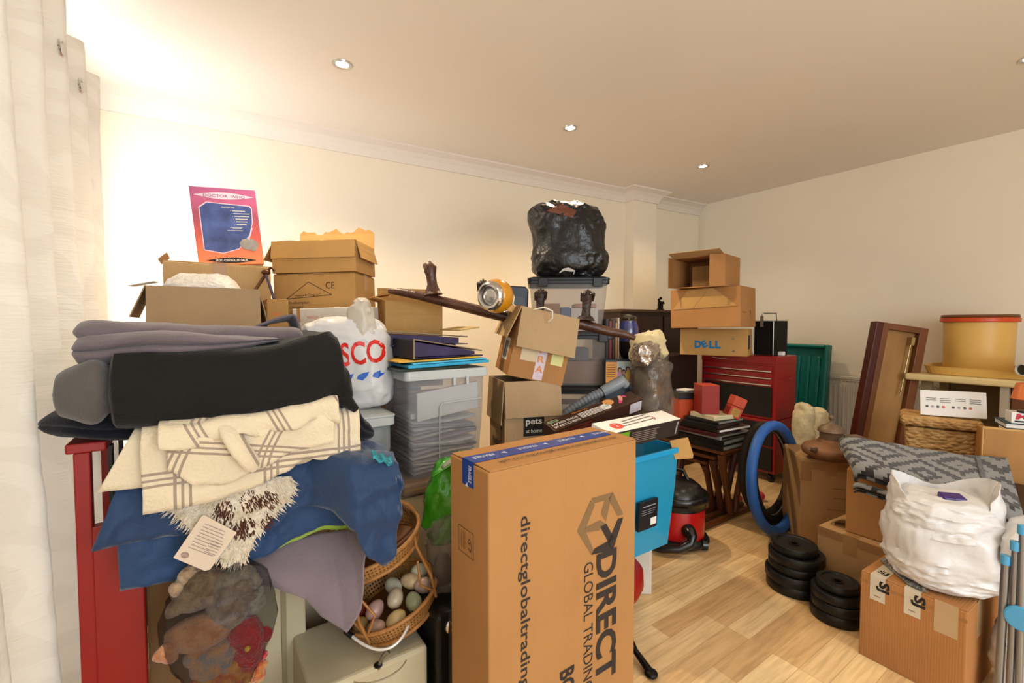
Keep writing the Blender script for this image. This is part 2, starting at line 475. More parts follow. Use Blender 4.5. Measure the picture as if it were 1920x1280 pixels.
# chimney-like pilaster on the long wall, coving round both
px0, px1, pj = 3.33, 3.62, 0.12
P0 = Vector((px0, wall_y(px0), 0)); P1 = Vector((px1, wall_y(px1), 0))
struct('wall_pilaster', MB().slab(P0 - wn * pj, P1 - P0, (0, 0, HT), wn * pj), WALLM)
path = [wa, P0, P0 - wn * pj, P1 - wn * pj, P1, wb_]
prof = [(0.0, -0.105), (0.012, -0.105), (0.016, -0.092), (0.03, -0.06), (0.056, -0.032), (0.088, -0.017), (0.1, -0.013), (0.1, 0.0), (0.0, 0.0)]
offs = []
for i, q in enumerate(path):
    ds = []
    if i > 0: ds.append((q - path[i - 1]).normalized())
    if i < len(path) - 1: ds.append((path[i + 1] - q).normalized())
    ns = [Vector((d.y, -d.x, 0)) for d in ds]
    if len(ns) == 1: o_ = ns[0]
    else:
        o_ = ns[0] + ns[1]; o_ = o_ / max(0.2, (1 + ns[0].dot(ns[1])))
    offs.append(o_)
mb = MB().rings([[q + o_ * a + Vector((0, 0, HT + z)) for a, z in prof] for q, o_ in zip(path, offs)], True, True)
struct('trim_1', mb, COVEM)
mb = MB().slab(wa, wb_ - wa, (0, 0, 0.1), -wn * 0.015)
struct('baseboard_back', mb, TRIMM)
struct('baseboard_right', MB().box(XR - .015, XR, YF, wall_y(XR) - .02, 0, .1), TRIMM)

# downlights: two rows of three, all lit
GLOW = mat('lamp_glow', 'FFF2DC', emit=14, var=0)
def downlight(x, y, label, power):
    t = thing('recessed_downlight', label, 'light', (x, y, HT))
    MB().lathe([(0.030, -0.001), (0.034, -0.004), (0.045, -0.004), (0.047, 0.0), (0.047, 0.002), (0.030, 0.002)], 28, cap=False).build('trim_ring', STEEL, t, smooth=True)
    MB().lathe([(0.001, 0.0), (0.030, -0.0005), (0.030, 0.001), (0.001, 0.001)], 24).build('lamp_lens', GLOW, t)
    d = bpy.data.lights.new('downlight_beam', 'SPOT'); d.energy = power; d.color = (1.0, 0.80, 0.54); d.spot_size = math.radians(125); d.spot_blend = 0.7; d.shadow_soft_size = 0.035
    l = bpy.data.objects.new('downlight_beam', d); COL.objects.link(l); l.location = (x, y, HT - 0.02)
for x, y, lb in [(0.58, 2.31, 'lit round ceiling spotlight nearest the curtain and above the tall toy box'),
                 (1.965, 2.23, 'lit round ceiling spotlight above the black rubbish sack'),
                 (3.31, 2.17, 'lit round ceiling spotlight nearest the far corner of the room'),
                 (3.25, 0.43, 'ceiling spotlight cut by the picture edge high above the yellow tub'),
                 (1.965, 0.43, 'ceiling spotlight over the open floor beside the camera'),
                 (0.58, 0.43, 'ceiling spotlight over the tall cardboard box in front'),
                 (0.58, -1.38, 'ceiling spotlight behind the camera at the curtain side'), (1.965, -1.38, 'ceiling spotlight behind the camera in mid room'), (3.31, -1.38, 'ceiling spotlight behind the camera by the wall with the radiator')]:
    downlight(x, y, lb, (54 if x < 3 else 20) if y > 2 else (9 if x < 3 else 3))

# curtain, pole
def curtain_mat():
    m = mat('cream_damask', 'E4DCCF', 0.75, var=0.05, scale=9, sheen=0.2)
    nt = m.node_tree; N = nt.nodes; L = nt.links; p = N['Principled BSDF']
    tc = N.new('ShaderNodeTexCoord')
    sep = N.new('ShaderNodeMapping'); sep.inputs['Scale'].default_value = (1, 5, 5); L.new(tc.outputs['Object'], sep.inputs['Vector'])
    w = N.new('ShaderNodeTexWave'); w.wave_type = 'RINGS'; w.inputs['Scale'].default_value = 0.55; w.inputs['Distortion'].default_value = 22; w.inputs['Detail'].default_value = 1.5; w.inputs['Detail Scale'].default_value = 1.1
    L.new(sep.outputs['Vector'], w.inputs['Vector'])
    cr = N.new('ShaderNodeValToRGB'); cr.color_ramp.elements[0].position = 0.42; cr.color_ramp.elements[1].position = 0.56
    L.new(w.outputs['Fac'], cr.inputs['Fac'])
    mp2 = N.new('ShaderNodeMapping'); mp2.inputs['Scale'].default_value = (8, 8, 90); L.new(tc.outputs['Object'], mp2.inputs['Vector'])
    n = N.new('ShaderNodeTexNoise'); n.inputs['Scale'].default_value = 1.6; n.inputs['Detail'].default_value = 3; L.new(mp2.outputs['Vector'], n.inputs['Vector'])
    ad = N.new('ShaderNodeMath'); ad.operation = 'MULTIPLY_ADD'; ad.inputs[1].default_value = 0.16
    L.new(cr.outputs['Color'], ad.inputs[0]); L.new(n.outputs['Fac'], ad.inputs[2])
    b = N.new('ShaderNodeBump'); b.inputs['Strength'].default_value = 0.5; b.inputs['Distance'].default_value = 0.006
    L.new(ad.outputs[0], b.inputs['Height']); L.new(b.outputs['Normal'], p.inputs['Normal'])
    mx = N.new('ShaderNodeMix'); mx.data_type = 'RGBA'; mx.inputs[6].default_value = lin('E2D9CB'); mx.inputs[7].default_value = lin('E8E0D3')
    L.new(cr.outputs['Color'], mx.inputs[0]); L.new(mx.outputs[2], p.inputs['Base Color'])
    out = N['Material Output']; tl = N.new('ShaderNodeBsdfTranslucent'); tl.inputs['Color'].default_value = lin('E8E2DA'); ms = N.new('ShaderNodeMixShader'); ms.inputs['Fac'].default_value = 0.24
    L.new(p.outputs[0], ms.inputs[1]); L.new(tl.outputs[0], ms.inputs[2]); L.new(ms.outputs[0], out.inputs['Surface'])
    return m
def cur(u, v):
    y = 2.60 - 1.9 * u; z = 2.165 - 2.135 * v
    ph = 2 * PI * (y - 2.0) / 0.275
    a = 0.066 * (1 - 0.15 * v)
    sh = math.cos(ph); sh = 0.75 * sgn(sh, 0.55) + 0.25 * math.cos(3 * ph + 1.2 + v)
    x = -0.40 + a * sh + 0.012 * v * math.sin(y * 9 + v * 3) + 0.10 * v * v * (0.4 + 0.6 * math.exp(-((y - 1.9) / .5) ** 2))
    y2 = y + 0.012 * math.sin(z * 2.2 + y * 5) * v + 0.03 * v * (1 if u < 0.02 else 0.4)
    return (x + 0.004 * fbm((y, z, 0), 6), y2, z)
ct = thing('curtain', 'cream damask floor-length curtain hanging in deep folds at the window', 'curtain', (0, 0, 0))
MB().grid(190, 60, cur).build('curtain_fabric', curtain_mat(), ct, smooth=True, solid=0.003)
for y in (2.02, 2.29): MB().torus(0.022, 0.004, 20, 6, Matrix.Translation((-0.345, y - .055, 2.0)) @ Matrix.Rotation(PI / 2, 4, 'Y')).build('eyelet', STEEL, ct, smooth=True)
pole = thing('curtain_pole', 'metal curtain pole with round finial at the end of the cream curtain', 'curtain pole', (-0.40, 0, 2.0))
MB().tube([(0, 0.6, 0), (0, 2.70, 0)], 0.012, 12).build('pole_rod', STEEL, pole, smooth=True)
MB().ball((0.0, 2.72, 0), 0.030, 18, 12).cyl(0.018, 2.68, 2.70, 16, Matrix.Rotation(-PI / 2, 4, 'X')).build('finial', STEEL, pole, smooth=True)
mb = MB().box(-0.125, 0.0, 2.64, 2.66, -0.01, 0.01).box(-0.125, -0.115, 2.62, 2.68, -0.04, 0.04); mb.build('pole_bracket', STEEL, pole)
# ================================================================= helpers for the heap
def itp(x, tab):
    if x <= tab[0][0]: return tab[0][1]
    for (a, va), (b, vb) in zip(tab, tab[1:]):
        if x <= b:
            t = (x - a) / (b - a); t = t * t * (3 - 2 * t); return va + (vb - va) * t
    return tab[-1][1]
class Ax:
    """plain axis-aligned footprint with the same fields as Fit"""
    def __init__(s, x0, x1, y0, y1, z0, z1, yaw=0.0):
        s.o = Vector((x0, y0, z0)); s.w = x1 - x0; s.d = y1 - y0; s.h = z1 - z0; s.yaw = yaw; s.zt = z1
def fold_slab(x0, x1, yf, yb, zb, zt, lobes=1, bulge=0.02, nx=60, amp=0.004, sc=9, seed=0, endr=0.03, notch=0.014, crumple=0.0, csc=9):
    """folded cloth seen edge-on: lobes = number of folds showing along the front and the ends"""
    mb = MB(); rs = []; nt_ = 12 * lobes; off = Vector((seed * 3.1, seed * 1.7, seed * 9.2))
    f = lambda v, x: itp(x, v) if isinstance(v, list) else v
    for i in range(nx + 1):
        u = i / nx
        x = x0 + (x1 - x0) * u
        e = min(u, 1 - u) * (x1 - x0)
        k = 1.0 if e >= endr else math.sqrt(max(0.02, 1 - (1 - e / endr) ** 2))
        a, b = f(zb, x), f(zt, x); c, h = (a + b) / 2, (b - a) / 2 * (0.35 + 0.65 * k)
        fy, by = f(yf, x), f(yb, x); my = (fy + by) / 2; hy = (by - fy) / 2 * (0.8 + 0.2 * k)
        ring = []
        for j in range(nt_ + 1):
            t = j / nt_
            lobe = abs(math.sin(PI * lobes * t)) ** 0.55
            y = my - hy - bulge * math.sin(PI * t) + notch * (1 - lobe)
            if t in (0, 1): y += 0.01
            ring.append((x, y, c - h + 2 * h * t))
        for j in range(1, 10): ring.append((x, my - hy + 2 * hy * j / 10, c + h))
        for j in range(7):
            t = j / 6; ring.append((x, my + hy + bulge * math.sin(PI * t), c + h - 2 * h * t))
        for j in range(9, 0, -1): ring.append((x, my - hy + 2 * hy * j / 10, c - h))
        out = []
        for p in ring:
            p = Vector(p); q = Vector((p.x * 0.55, p.y, p.z * 1.3)) + off
            n = fbm(q, sc) * amp + crumple * ridge(q, csc)
            out.append(p + Vector((0.4 * n, -n * (0.4 + (p.y < my)), n * 0.9)))
        rs.append(out)
    return mb.rings(rs, True, True)
def drape(x0, x1, yf, yb, zt, zh, r=0.03, nx=90, nv=46, wav=0.008, wf=24, amp=0.006, sc=7, seed=0, flare=0.0, shear=None, crumple=0.0, csc=7):
    """cloth lying back over a pile and hanging down its front to the hem zh(x)"""
    off = Vector((seed * 2.3, seed * 7.7, seed * 1.1))
    f = lambda v, x: itp(x, v) if isinstance(v, list) else v
    def fn(u, v):
        x = x0 + (x1 - x0) * u
        fy, by, t, h = f(yf, x), f(yb, x), f(zt, x), f(zh, x)
        Lt, La, Lh = max(0.001, by - fy - r), PI / 2 * r, max(0.001, t - h - r)
        s = v * (Lt + La + Lh)
        if s < Lt: y, z, hf = by - s, t, 0.0
        elif s < Lt + La:
            a = (s - Lt) / r; y, z, hf = fy + r - r * math.sin(a), t - r + r * math.cos(a), 0.0
        else:
            q = s - Lt - La; y, z, hf = fy, t - r - q, q / Lh
        P = Vector((x, y, z)) + off
        n = amp * fbm((P.x, P.y, P.z * 0.7), sc) + crumple * ridge((P.x * .8, P.y, P.z * 1.2), csc)
        w = wav * math.sin(wf * x + seed + 2.2 * fbm(P, 3)) * (0.2 + hf)
        sx = shear(x, z) if shear else 0.0
        return (x + sx + 0.3 * n, y - w - flare * hf ** 1.5 - n * (0.4 + 0.8 * (hf > 0)), z + n * (0.9 if hf == 0 else 0.2))
    return MB().grid(nx, nv, fn)
def cloth(name, c, rough=0.85, var=0.07, bump=0.25, bscale=220, sheen=0.25, scale=12, c2=None): return mat(name, c, rough, var=var, scale=scale, bump=bump, bscale=bscale, sheen=sheen, c2=c2, spec=0.15)

# ================================================================= hidden supports and the cartons by the curtain
sb = thing('sideboard', 'low wooden sideboard along the cream wall buried under the heap of cartons', 'sideboard', (-0.2, 2.02, 0))
MB().box(0, 1.05, 0, 0.8, 0.08, 0.85).build('cabinet_body', DWOOD, sb, bevel=0.004)
for X in (0.03, 0.98):
    for Y in (0.03, 0.72): MB().box(X, X + .05, Y, Y + .05, 0, 0.08).build('leg', DWOOD, sb)
for k in range(3): MB().box(0.02 + k * .34, 0.34 + k * .34, -0.015, 0, 0.1, 0.82).build('door', DWOOD, sb, bevel=0.003)

t, fc = open_carton('open_carton', 'grey-brown open carton with its front flap hanging down and bubble wrap on top', Ax(-.165, .185, 2.03, 2.33, .85, 1.285), K4,
                    {'front': (0.155, 171, 0.0), 'left': (0.12, 158, 0.01), 'right': (0.13, 168, 0.01)})
MB().grid(6, 2, lambda u, v: (0.02 - 0.075 * u, 0.05 + 0.2 * v, 0.455 - 0.02 * u + .01 * v)).build('packing_sheet', PAPER, t, solid=0.002)
BUB = mat('bubble_wrap', 'EEEAE6', 0.25, var=0.05, bump=0.6, bscale=75, clear=0.35)
o = dropped(blob(.135, .12, .12, 40, 24, .8, .8, .012, 9, .008, 20, seed=4)).build('bubble_wrap_bundle', BUB, None, smooth=True, loc=(0.0, 2.19, 1.10))
tag(o, 'cloudy bubble wrap bundle bulging out of the grey-brown open carton', 'bubble wrap')
bx_ = MB().box(-.14, .14, 2.06, 2.3, .856, 1.10).build('packed_parcel', PAPER, None, bevel=.01); tag(bx_, 'white parcel inside the open carton under the bubble wrap', 'parcel')

t, fc = closed_carton('tan_carton', 'wide tan carton that carries the tall pink and orange toy box', Ax(-.135, .262, 2.37, 2.78, .85, 1.415), K3, tape=TAPE)
MB().slab((-0.015, 0.0, .565), (0.03, 0, 0.03), (0, 0.2, 0), (0.0, 0, .003)).build('lifted_flap', K3, t)
# toy box -------------------------------------------------------
def grad_mat(name, stops, axis=2, lo=0.0, hi=1.0, noise_amt=0.12):
    m = bpy.data.materials.new(name); m.use_nodes = True; nt = m.node_tree; N = nt.nodes; L = nt.links; p = N['Principled BSDF']
    tc = N.new('ShaderNodeTexCoord'); sp = N.new('ShaderNodeSeparateXYZ'); L.new(tc.outputs['Object'], sp.inputs[0])
    n = N.new('ShaderNodeTexNoise'); n.inputs['Scale'].default_value = 9; n.inputs['Detail'].default_value = 6
    mp = N.new('ShaderNodeMapping'); mp.inputs['Scale'].default_value = (0.5, 1, 2.5); L.new(tc.outputs['Object'], mp.inputs[0]); L.new(mp.outputs[0], n.inputs['Vector'])
    mr = N.new('ShaderNodeMapRange'); mr.inputs[1].default_value = lo; mr.inputs[2].default_value = hi
    L.new(sp.outputs[axis], mr.inputs[0])
    a = N.new('ShaderNodeMath'); a.operation = 'MULTIPLY_ADD'; a.inputs[1].default_value = noise_amt * 2; L.new(n.outputs['Fac'], a.inputs[0])
    s = N.new('ShaderNodeMath'); s.operation = 'SUBTRACT'; s.inputs[1].default_value = noise_amt; L.new(mr.outputs[0], s.inputs[0]); L.new(s.outputs[0], a.inputs[2])
    r = N.new('ShaderNodeValToRGB'); L.new(a.outputs[0], r.inputs[0])
    e = r.color_ramp.elements
    while len(e) < len(stops): e.new(0.5)
    for q, (pos, c) in zip(e, stops): q.position = pos; q.color = lin(c)
    L.new(r.outputs[0], p.inputs['Base Color']); p.inputs['Roughness'].default_value = 0.4
    return m
tb = thing('toy_box', 'tall pink and orange printed toy box leaning on the tan carton', 'box', (-.012, 2.50, 1.416), 0.0, rot=(math.radians(-3), math.radians(-5), 0))
TW, TH, TD = .262, .355, .10
MB().box(0, TW, 0, TD, 0, TH).build('toy_box_body', grad_mat('toy_print', [(0.0, 'D8803A'), (.14, 'D87038'), (.4, 'C04A40'), (.66, '98425C'), (.8, 'B4547E'), (1.0, 'A85284')], 2, 0, TH), tb, bevel=0.003)
fr = Face((0, 0, 0), (1, 0, 0), (0, 0, 1))
def lens(x0, x1, yc, h, n=14):
    return [(x0 + (x1 - x0) * k / n, yc + h * math.sin(PI * k / n)) for k in range(n + 1)] + [(x1 - (x1 - x0) * k / n, yc - h * math.sin(PI * k / n)) for k in range(1, n)]
PINKW = mat('print_pale_pink', 'E9C6D8', 0.4, var=.05); NAVY = mat('print_navy', '2A3566', 0.4, var=.35, scale=14, c2='4A5FA0'); PADG = mat('print_grey', '8F8A82', 0.4, var=.2, scale=30)
fr.poly('title_banner', lens(.012, TW - .012, .318, .016), PINKW, tb, .0006)
fr.text('title_lettering', 'DOCTOR  WHO', .05, .311, .013, mat('print_mauve', '6A4A74', .5, var=0), tb, w=.165, e=.0012)
pts = [(.03, .07), (.10, .055), (.165, .075), (.215, .14), (.232, .20), (.235, .262), (.228, .274), (.06, .284), (.03, .26)]
fr.poly('picture_panel_border', [(.135 + (x - .135) * 1.035, .17 + (y - .17) * 1.035) for x, y in pts], PINKW, tb, .0005)
fr.poly('picture_panel', pts, NAVY, tb, .0009)
fr.text('feature_heading', 'MAIN FEATURES', .115, .262, .007, PAPER, tb, w=.052, e=.0014)
fr.polys('feature_bullets', [[(.148 + .012 * math.sin(k / 5 * PI / 2) + .002 * a, .249 - .0125 * k + .002 * b) for a, b in ((0, 0), (1, 0), (1, 1), (0, 1))] for k in range(6)], PAPER, tb, .0015)
fr.lines('feature_text', [(.156 + .012 * math.sin(k / 5 * PI / 2), .156 + .012 * math.sin(k / 5 * PI / 2) + (.052, .066, .06, .05, .045, .04)[k], .249 - .0125 * k, .003) for k in range(6)] + [(.14, .19, .172, .002), (.15, .185, .167, .002), (.128, .19, .158, .0015)], PAPER, tb, .0015)
pad = [(.17, .10), (.182, .118), (.20, .122), (.222, .121), (.24, .112), (.248, .098), (.243, .08), (.232, .064), (.222, .062), (.212, .07), (.197, .069), (.186, .074), (.174, .085)]
fr.poly('control_pad_picture', pad, PADG, tb, .0017)
fr.polys('control_pad_aerial', [[(.206, .118), (.212, .118), (.232, .172), (.228, .173)]], PINKW, tb, .0019)
fr.poly('name_banner', lens(.03, TW - .03, .02, .013), INK, tb, .0008)
fr.text('name_lettering', 'RADIO CONTROLLED DALEK', .066, .0145, .011, PAPER, tb, w=.13, bold=.02, e=.0016)
# brass rod with flex -------------------------------------------
rod = thing('brass_fitting', 'dark brass lamp rod with dangling flex poking out of the cartons', 'lamp part', (0.148, 2.26, 1.20))
BRASS = mat('aged_brass', '5A3A22', .38, .7, var=.3, scale=20)
MB().tube([(0, 0, 0.03), (.075, .02, .155), (.098, .026, .19)], .007, 10).build('rod', BRASS, rod, smooth=True)
MB().ball((.085, .022, .178), .016, 14, 10, 1.2, 1, .8).tube([(.085, .022, .18), (.105, .02, .20), (.118, .015, .185)], .006, 8).build('fitting', BRASS, rod, smooth=True)
MB().tube([(.082, .0, .165), (.095, -.01, .12), (.108, -.012, .07), (.118, -.012, .03), (.128, -.012, .02), (.142, -.012, .012)], [.005, .006, .006, .005, .003, .0025], 8).build('flex', mat('violet_flex', '4A3A52', .4, var=.1), rod, smooth=True)
MB().tube([(.06, -.012, .03), (.09, -.016, .036), (.125, -.014, .045)], .0016, 6).build('earth_wire', mat('green_wire', '8FC0A8', .4, var=0), rod, smooth=True)
# narrow carton
t, fc = closed_carton('narrow_carton', 'narrow tan carton with an orange stamp behind the hanging flex', Ax(.222, .305, 2.17, 2.36, .85, 1.255), K6)
fc['front'].text('orange_stamp', 'NO', .022, .335, .014, mat('print_orange', 'D8742C', .6, var=0), t, w=.03, bold=.02)
# Melissa & Doug carton ------------------------------------------
yw = math.radians(-35)
MN = at(517, 514, 2.2)
fit = Fit(MN, yw, 0.85, w=.40, d=.30)
t, fc = closed_carton('printed_carton', 'tan carton printed with a triangle and CE mark under the torn-open carton', fit, K6, tape=TAPE)
t.rotation_euler = (0, math.radians(-1.5), yw)
f_ = fc['front']; h0 = fit.h
f_.lines('rule_lines', [], INK, t) if False else None
def stroke(f, name, pts, wd, m, parent, e=.001):
    pl = []
    for (xa, ya), (xb, yb) in zip(pts, pts[1:]):
        dx, dy = xb - xa, yb - ya; l = math.hypot(dx, dy); nx_, ny_ = -dy / l * wd / 2, dx / l * wd / 2; ex, ey = dx / l * wd * .3, dy / l * wd * .3
        pl.append([(xa - ex - nx_, ya - ey - ny_), (xb + ex - nx_, yb + ey - ny_), (xb + ex + nx_, yb + ey + ny_), (xa - ex + nx_, ya - ey + ny_)])
    return f.polys(name, pl, m, parent, e)
BRINK = mat('print_brown', '4A3324', .7, var=0)
stroke(f_, 'triangle_mark', [(.062, h0 - .122), (.172, h0 - .042), (.283, h0 - .106), (.062, h0 - .122)], .003, BRINK, t)
f_.rot(.105, h0 - .112, 3).text('maker_lettering', 'Melissa & Doug LLC', 0, 0, .010, BRINK, t, w=.125)
f_.text('ce_mark', 'CE', .255, h0 - .076, .032, BRINK, t, w=.044)
f_.text('origin_lettering', 'Southampton', .072, h0 - .147, .014, BRINK, t, w=.10)
f_.text('order_lettering', 'CWH4807', .075, h0 - .17, .013, BRINK, t, w=.068)
f_.text('quantity_lettering', 'QTY   1 PCS', .078, h0 - .192, .012, BRINK, t, w=.095)
N2 = at(511, 514, 2.185); fit2 = Fit(Vector((N2.x, N2.y, MN.z + .155)), yw, MN.z + .003, w=.405, d=.29)
t, fc = open_carton('torn_carton', 'opened tan carton with its torn back flap upright and a yellow thing inside', fit2, K6, {'back': (.085, 8, .0), 'front': (.085, 172, 0.0), 'left': (.1, 150, .02), 'right': (.09, 165, .02)})
t.rotation_euler = (0, math.radians(-1.5), yw)
MB().grid(20, 2, lambda u, v: (.40 * u, .302, .155 + .070 + .020 * v * (1 + math.sin(u * 17) * .6 + math.sin(u * 41) * .4) + .012 * u)).build('torn_edge', K6, t, solid=.004)
o = blob(.05, .04, .03, 20, 12, .9, .9).build('yellow_duster', mat('bright_yellow', 'E2B41E', .7, var=.1), None, smooth=True, loc=fit2.o + fit2.u * .19 + fit2.v * .12 + Vector((0, 0, .122))); tag(o, 'bright yellow cloth peeping out of the opened carton', 'cloth')
o = MB().grid(12, 6, lambda u, v: (.17 * u, .1 * v, .016 * math.sin(u * 4 + v * 2) + .03 * u * v)).build('brown_paper_wrap', mat('brown_wrap', '8A5A3C', .4, var=.3, scale=20), None, smooth=True, solid=.004, loc=fit2.o + fit2.u * .01 + fit2.v * .06 + Vector((0, 0, .155))); tag(o, 'crumpled brown paper lying across the top of the opened carton', 'paper')
o = MB().box(.03, .37, .03, .26, 0.006, .118, Matrix.Rotation(yw, 4, 'Z')).build('packed_filling', KIN, None, loc=fit2.o); tag(o, 'packing filling inside the opened carton with the torn flap', 'packing')
# XEROX carton ----------------------------------------------------
NX = at(553, 579, 2.0); fit = Fit(NX, math.radians(-36), .85, w=.335, d=.15)
xb = thing('paper_carton', 'white copier paper carton with small red lettering behind the white carrier bag', 'box', fit.o, fit.yaw, rot=(0, math.radians(-2), fit.yaw))
XW = mat('white_carton', 'D9CFC2', .6, var=.04)
MB().box(.006, fit.w - .006, .006, fit.d - .006, 0, fit.h - .01).build('carton_body', XW, xb, bevel=.003)
MB().box(0, fit.w, 0, fit.d, fit.h - .11, fit.h).build('carton_lid', XW, xb, bevel=.003)
fx = Face((0, 0, 0), (1, 0, 0), (0, 0, 1))
fx.text('red_lettering', 'XEROX', .064, fit.h - .045, .011, mat('print_salmon', 'D8705A', .6, var=0), xb, w=.052)
fx.rect('lid_tape', .02, .035, fit.h - .06, fit.h, K6, xb)
# grey lidded bin -------------------------------------------------
CLR = mat('clear_polypropylene', 'C9CBD0', 0.25, var=0.0, clear=0.72, spec=.4)
CLRIM = mat('frosted_rim', 'C7CBC9', 0.3, var=0.02, clear=0.12)
GRYB = mat('grey_frosted', 'AEB4BA', 0.3, var=0.02, clear=0.5)
def tote(name, label, o, yaw, w, d, h, taper, m, rim_m, lid=None, lid_h=.02, group=None, clips=True, rim=.012, rimh=.03):
    """thin-walled storage box with a rolled rim, and a lid if asked for"""
    t = thing(name, label, 'storage box', o, yaw, group)
    def rr(ww, dd, z, r=.02, n=4):
        c = [(ww / 2 - r, dd / 2 - r, 0), (-ww / 2 + r, dd / 2 - r, 90), (-ww / 2 + r, -dd / 2 + r, 180), (ww / 2 - r, -dd / 2 + r, 270)]
        return [(w / 2 + x + r * math.cos(math.radians(a + 90 * k / n)), d / 2 + y + r * math.sin(math.radians(a + 90 * k / n)), z) for x, y, a in c for k in range(n + 1)]
    T = taper
    mb = MB().rings([rr(w - 2 * T, d - 2 * T, 0), rr(w - .8 * T, d - .8 * T, h * .6), rr(w - .01, d - .01, h - .012)], True, False)
    n = len(rr(w, d, 0)); mb.add(rr(w - 2 * T, d - 2 * T, 0), [tuple(range(n))])
    mb.build('box_shell', m, t, smooth=True)
    mb = MB().rings([rr(w - .012, d - .012, h - rimh), rr(w + rim, d + rim, h - rimh), rr(w + rim, d + rim, h), rr(w - .012, d - .012, h)], True, False, None, True)
    mb.build('box_rim', rim_m, t, bevel=.003)
    if lid is not None:
        MB().rings([rr(w + rim + .004, d + rim + .004, h), rr(w + rim + .004, d + rim + .004, h + lid_h * .6), rr(w - .03, d - .03, h + lid_h)], True, True).build('box_lid', lid, t, bevel=.002)
        if clips:
            for X in (.12 * w, .80 * w): MB().box(X, X + .05, -rim - .006, -rim + .006, h - .035, h + .012).build('clip', lid, t, bevel=.003)
    return t
NB = at(738, 780, 1.60); BW, BD = .34, .28
tote('grey_storage_bin', 'grey frosted storage bin with a lid beneath the white carrier bag', (NB.x - BW, NB.y, .56), 0, BW, BD, NB.z - .56, .012, GRYB, CLRIM, lid=CLRIM, lid_h=.012, clips=False)
o = dropped(blob(.13, .07, .055, 36, 22, .8, .8, .008, 12, .008, 22, seed=7)).build('white_packet', mat('cloudy_bag', 'D6CFC8', .4, var=.1, bump=.4, bscale=40), None, smooth=True, loc=(NB.x - .15, NB.y + .09, .70)); tag(o, 'white plastic packet inside the grey storage bin', 'packet')
o = MB().box(NB.x - .30, NB.x - .03, NB.y + .03, NB.y + .24, .565, .70).build('cream_box', mat('cream_board', 'CDBE96', .7, var=.05), None, bevel=.003); tag(o, 'cream cardboard box at the bottom of the grey storage bin', 'box')

# carrier bag -----------------------------------------------------
BAGW = mat('carrier_white', 'DEDCDA', 0.32, var=0.02, bump=.25, bscale=16, trans=.15)
BAGC = mat('carrier_cloudy', 'D6CCBC', 0.25, var=0.04, bump=.3, bscale=22, clear=.25)
cb = thing('carrier_bag', 'full white supermarket carrier bag with big red letters beside the black garment bag', 'bag', (at(648, 700, 1.72).x, at(648, 700, 1.72).y, NB.z + .0125), math.radians(-30))
bb = dropped(blob(.155, .10, .165, 110, 80, .55, .42, .010, 7, .011, 9, seed=2, shape=lambda P: (P.x * (1.02 - .10 * max(0, P.z) / .165 + .10 * max(0, -P.z - .05) / .1), P.y, P.z)))
bag_o = bb.build('bag_body', BAGW, cb, smooth=True)
dropped(blob(.145, .075, .065, 48, 26, .6, .6, .010, 10, .010, 14, seed=5)).build('bag_top', BAGC, cb, smooth=True, loc=(-.015, .01, .185))
dropped(blob(.030, .026, .080, 32, 30, .9, .6, .008, 18, .010, 26, seed=9, shape=lambda P: (P.x * (1.35 - 5.0 * P.z), P.y, P.z))).build('tied_handle', BAGC, cb, smooth=True, loc=(.075, -.055, .235))
bv = bvh_of(bag_o)
fb = Face((0, -.22, 0), (1, 0, 0), (0, 0, 1))
fb.rot(-.062, .155, 6).text('red_letters', 'TESCO', 0, 0, .080, mat('carrier_red', 'D0281C', .4, var=0), cb, w=.228, bold=.02, bvh=bv)
mbd = MB()
def conform_poly(mb, f, pts, bvh, eps=.0016):
    q = [f.p(x, y) for x, y in pts]
    for i, p in enumerate(q):
        h = bvh.ray_cast(p, -f.n)
        q[i] = (h[0] + f.n * eps) if h[0] is not None else p
    mb.add(q, [tuple(range(len(q)))])
for k in range(5):
    x = -.085 + k * .052
    poly = [(x, .100 + k * .006), (x + .020, .093 + k * .006), (x + .036, .108 + k * .006), (x + .042, .124 + k * .006), (x + .022, .120 + k * .006), (x + .006, .113 + k * .006)]
    c = (x + .021, .110 + k * .006)
    for a, b in zip(poly, poly[1:] + poly[:1]): conform_poly(mbd, fb, [c, a, b], bv, .0022)
mbd.build('blue_dashes', mat('carrier_blue', '2C5FB8', .4, var=0), cb)
mb = MB(); ring_ = [(.035 * math.cos(a), .012 * math.sin(a)) for a in [2 * PI * k / 16 for k in range(16)]]
mb.tube([(.0 + x, -.082, .268 + y) for x, y in ring_], .003, 6, True); mb.build('blue_loop_print', mat('carrier_blue2', '5C86C8', .4, var=0), cb, smooth=True)
# ================================================================= red stand, board, pile of bedding
REDM = mat('red_enamel', '8E0A07', 0.38, var=0.05, spec=.5)
rs_ = thing('metal_stand', 'bright red metal stand at the curtain under the pile of bedding', 'stand', (-.235, 1.335, 0))
MB().box(-.018, .05, 0, .30, .868, .89).build('top_cap', REDM, rs_, bevel=.004)
MB().box(-.006, .022, .002, .03, 0, .868).build('upright', REDM, rs_, bevel=.003)
MB().box(.0, .108, .004, .03, 0, .70).build('front_panel', REDM, rs_, bevel=.003)
MB().box(.0, .02, .27, .298, 0, .868).build('rear_upright', REDM, rs_, bevel=.003)
MB().box(.045, .052, .05, .08, .70, .868).build('strut', BLACKP, rs_); MB().box(.045, .052, .20, .23, .70, .868).build('strut', BLACKP, rs_)
t, fc = closed_carton('brown_carton', 'brown carton darkened for the shade it stands in beside the red metal stand', Ax(-.13, .0, 1.40, 1.80, 0, .66), board('kraft_shade', '80603E'))  # kraft darkened to paint in the shade around the carton
hb = thing('wooden_trolley', 'dark wooden trolley that carries the pile of bedding', 'trolley', (-.12, 1.40, 0))
MB().box(.13, .60, .02, .15, .60, .64).build('shelf', DWOOD, hb, bevel=.003)
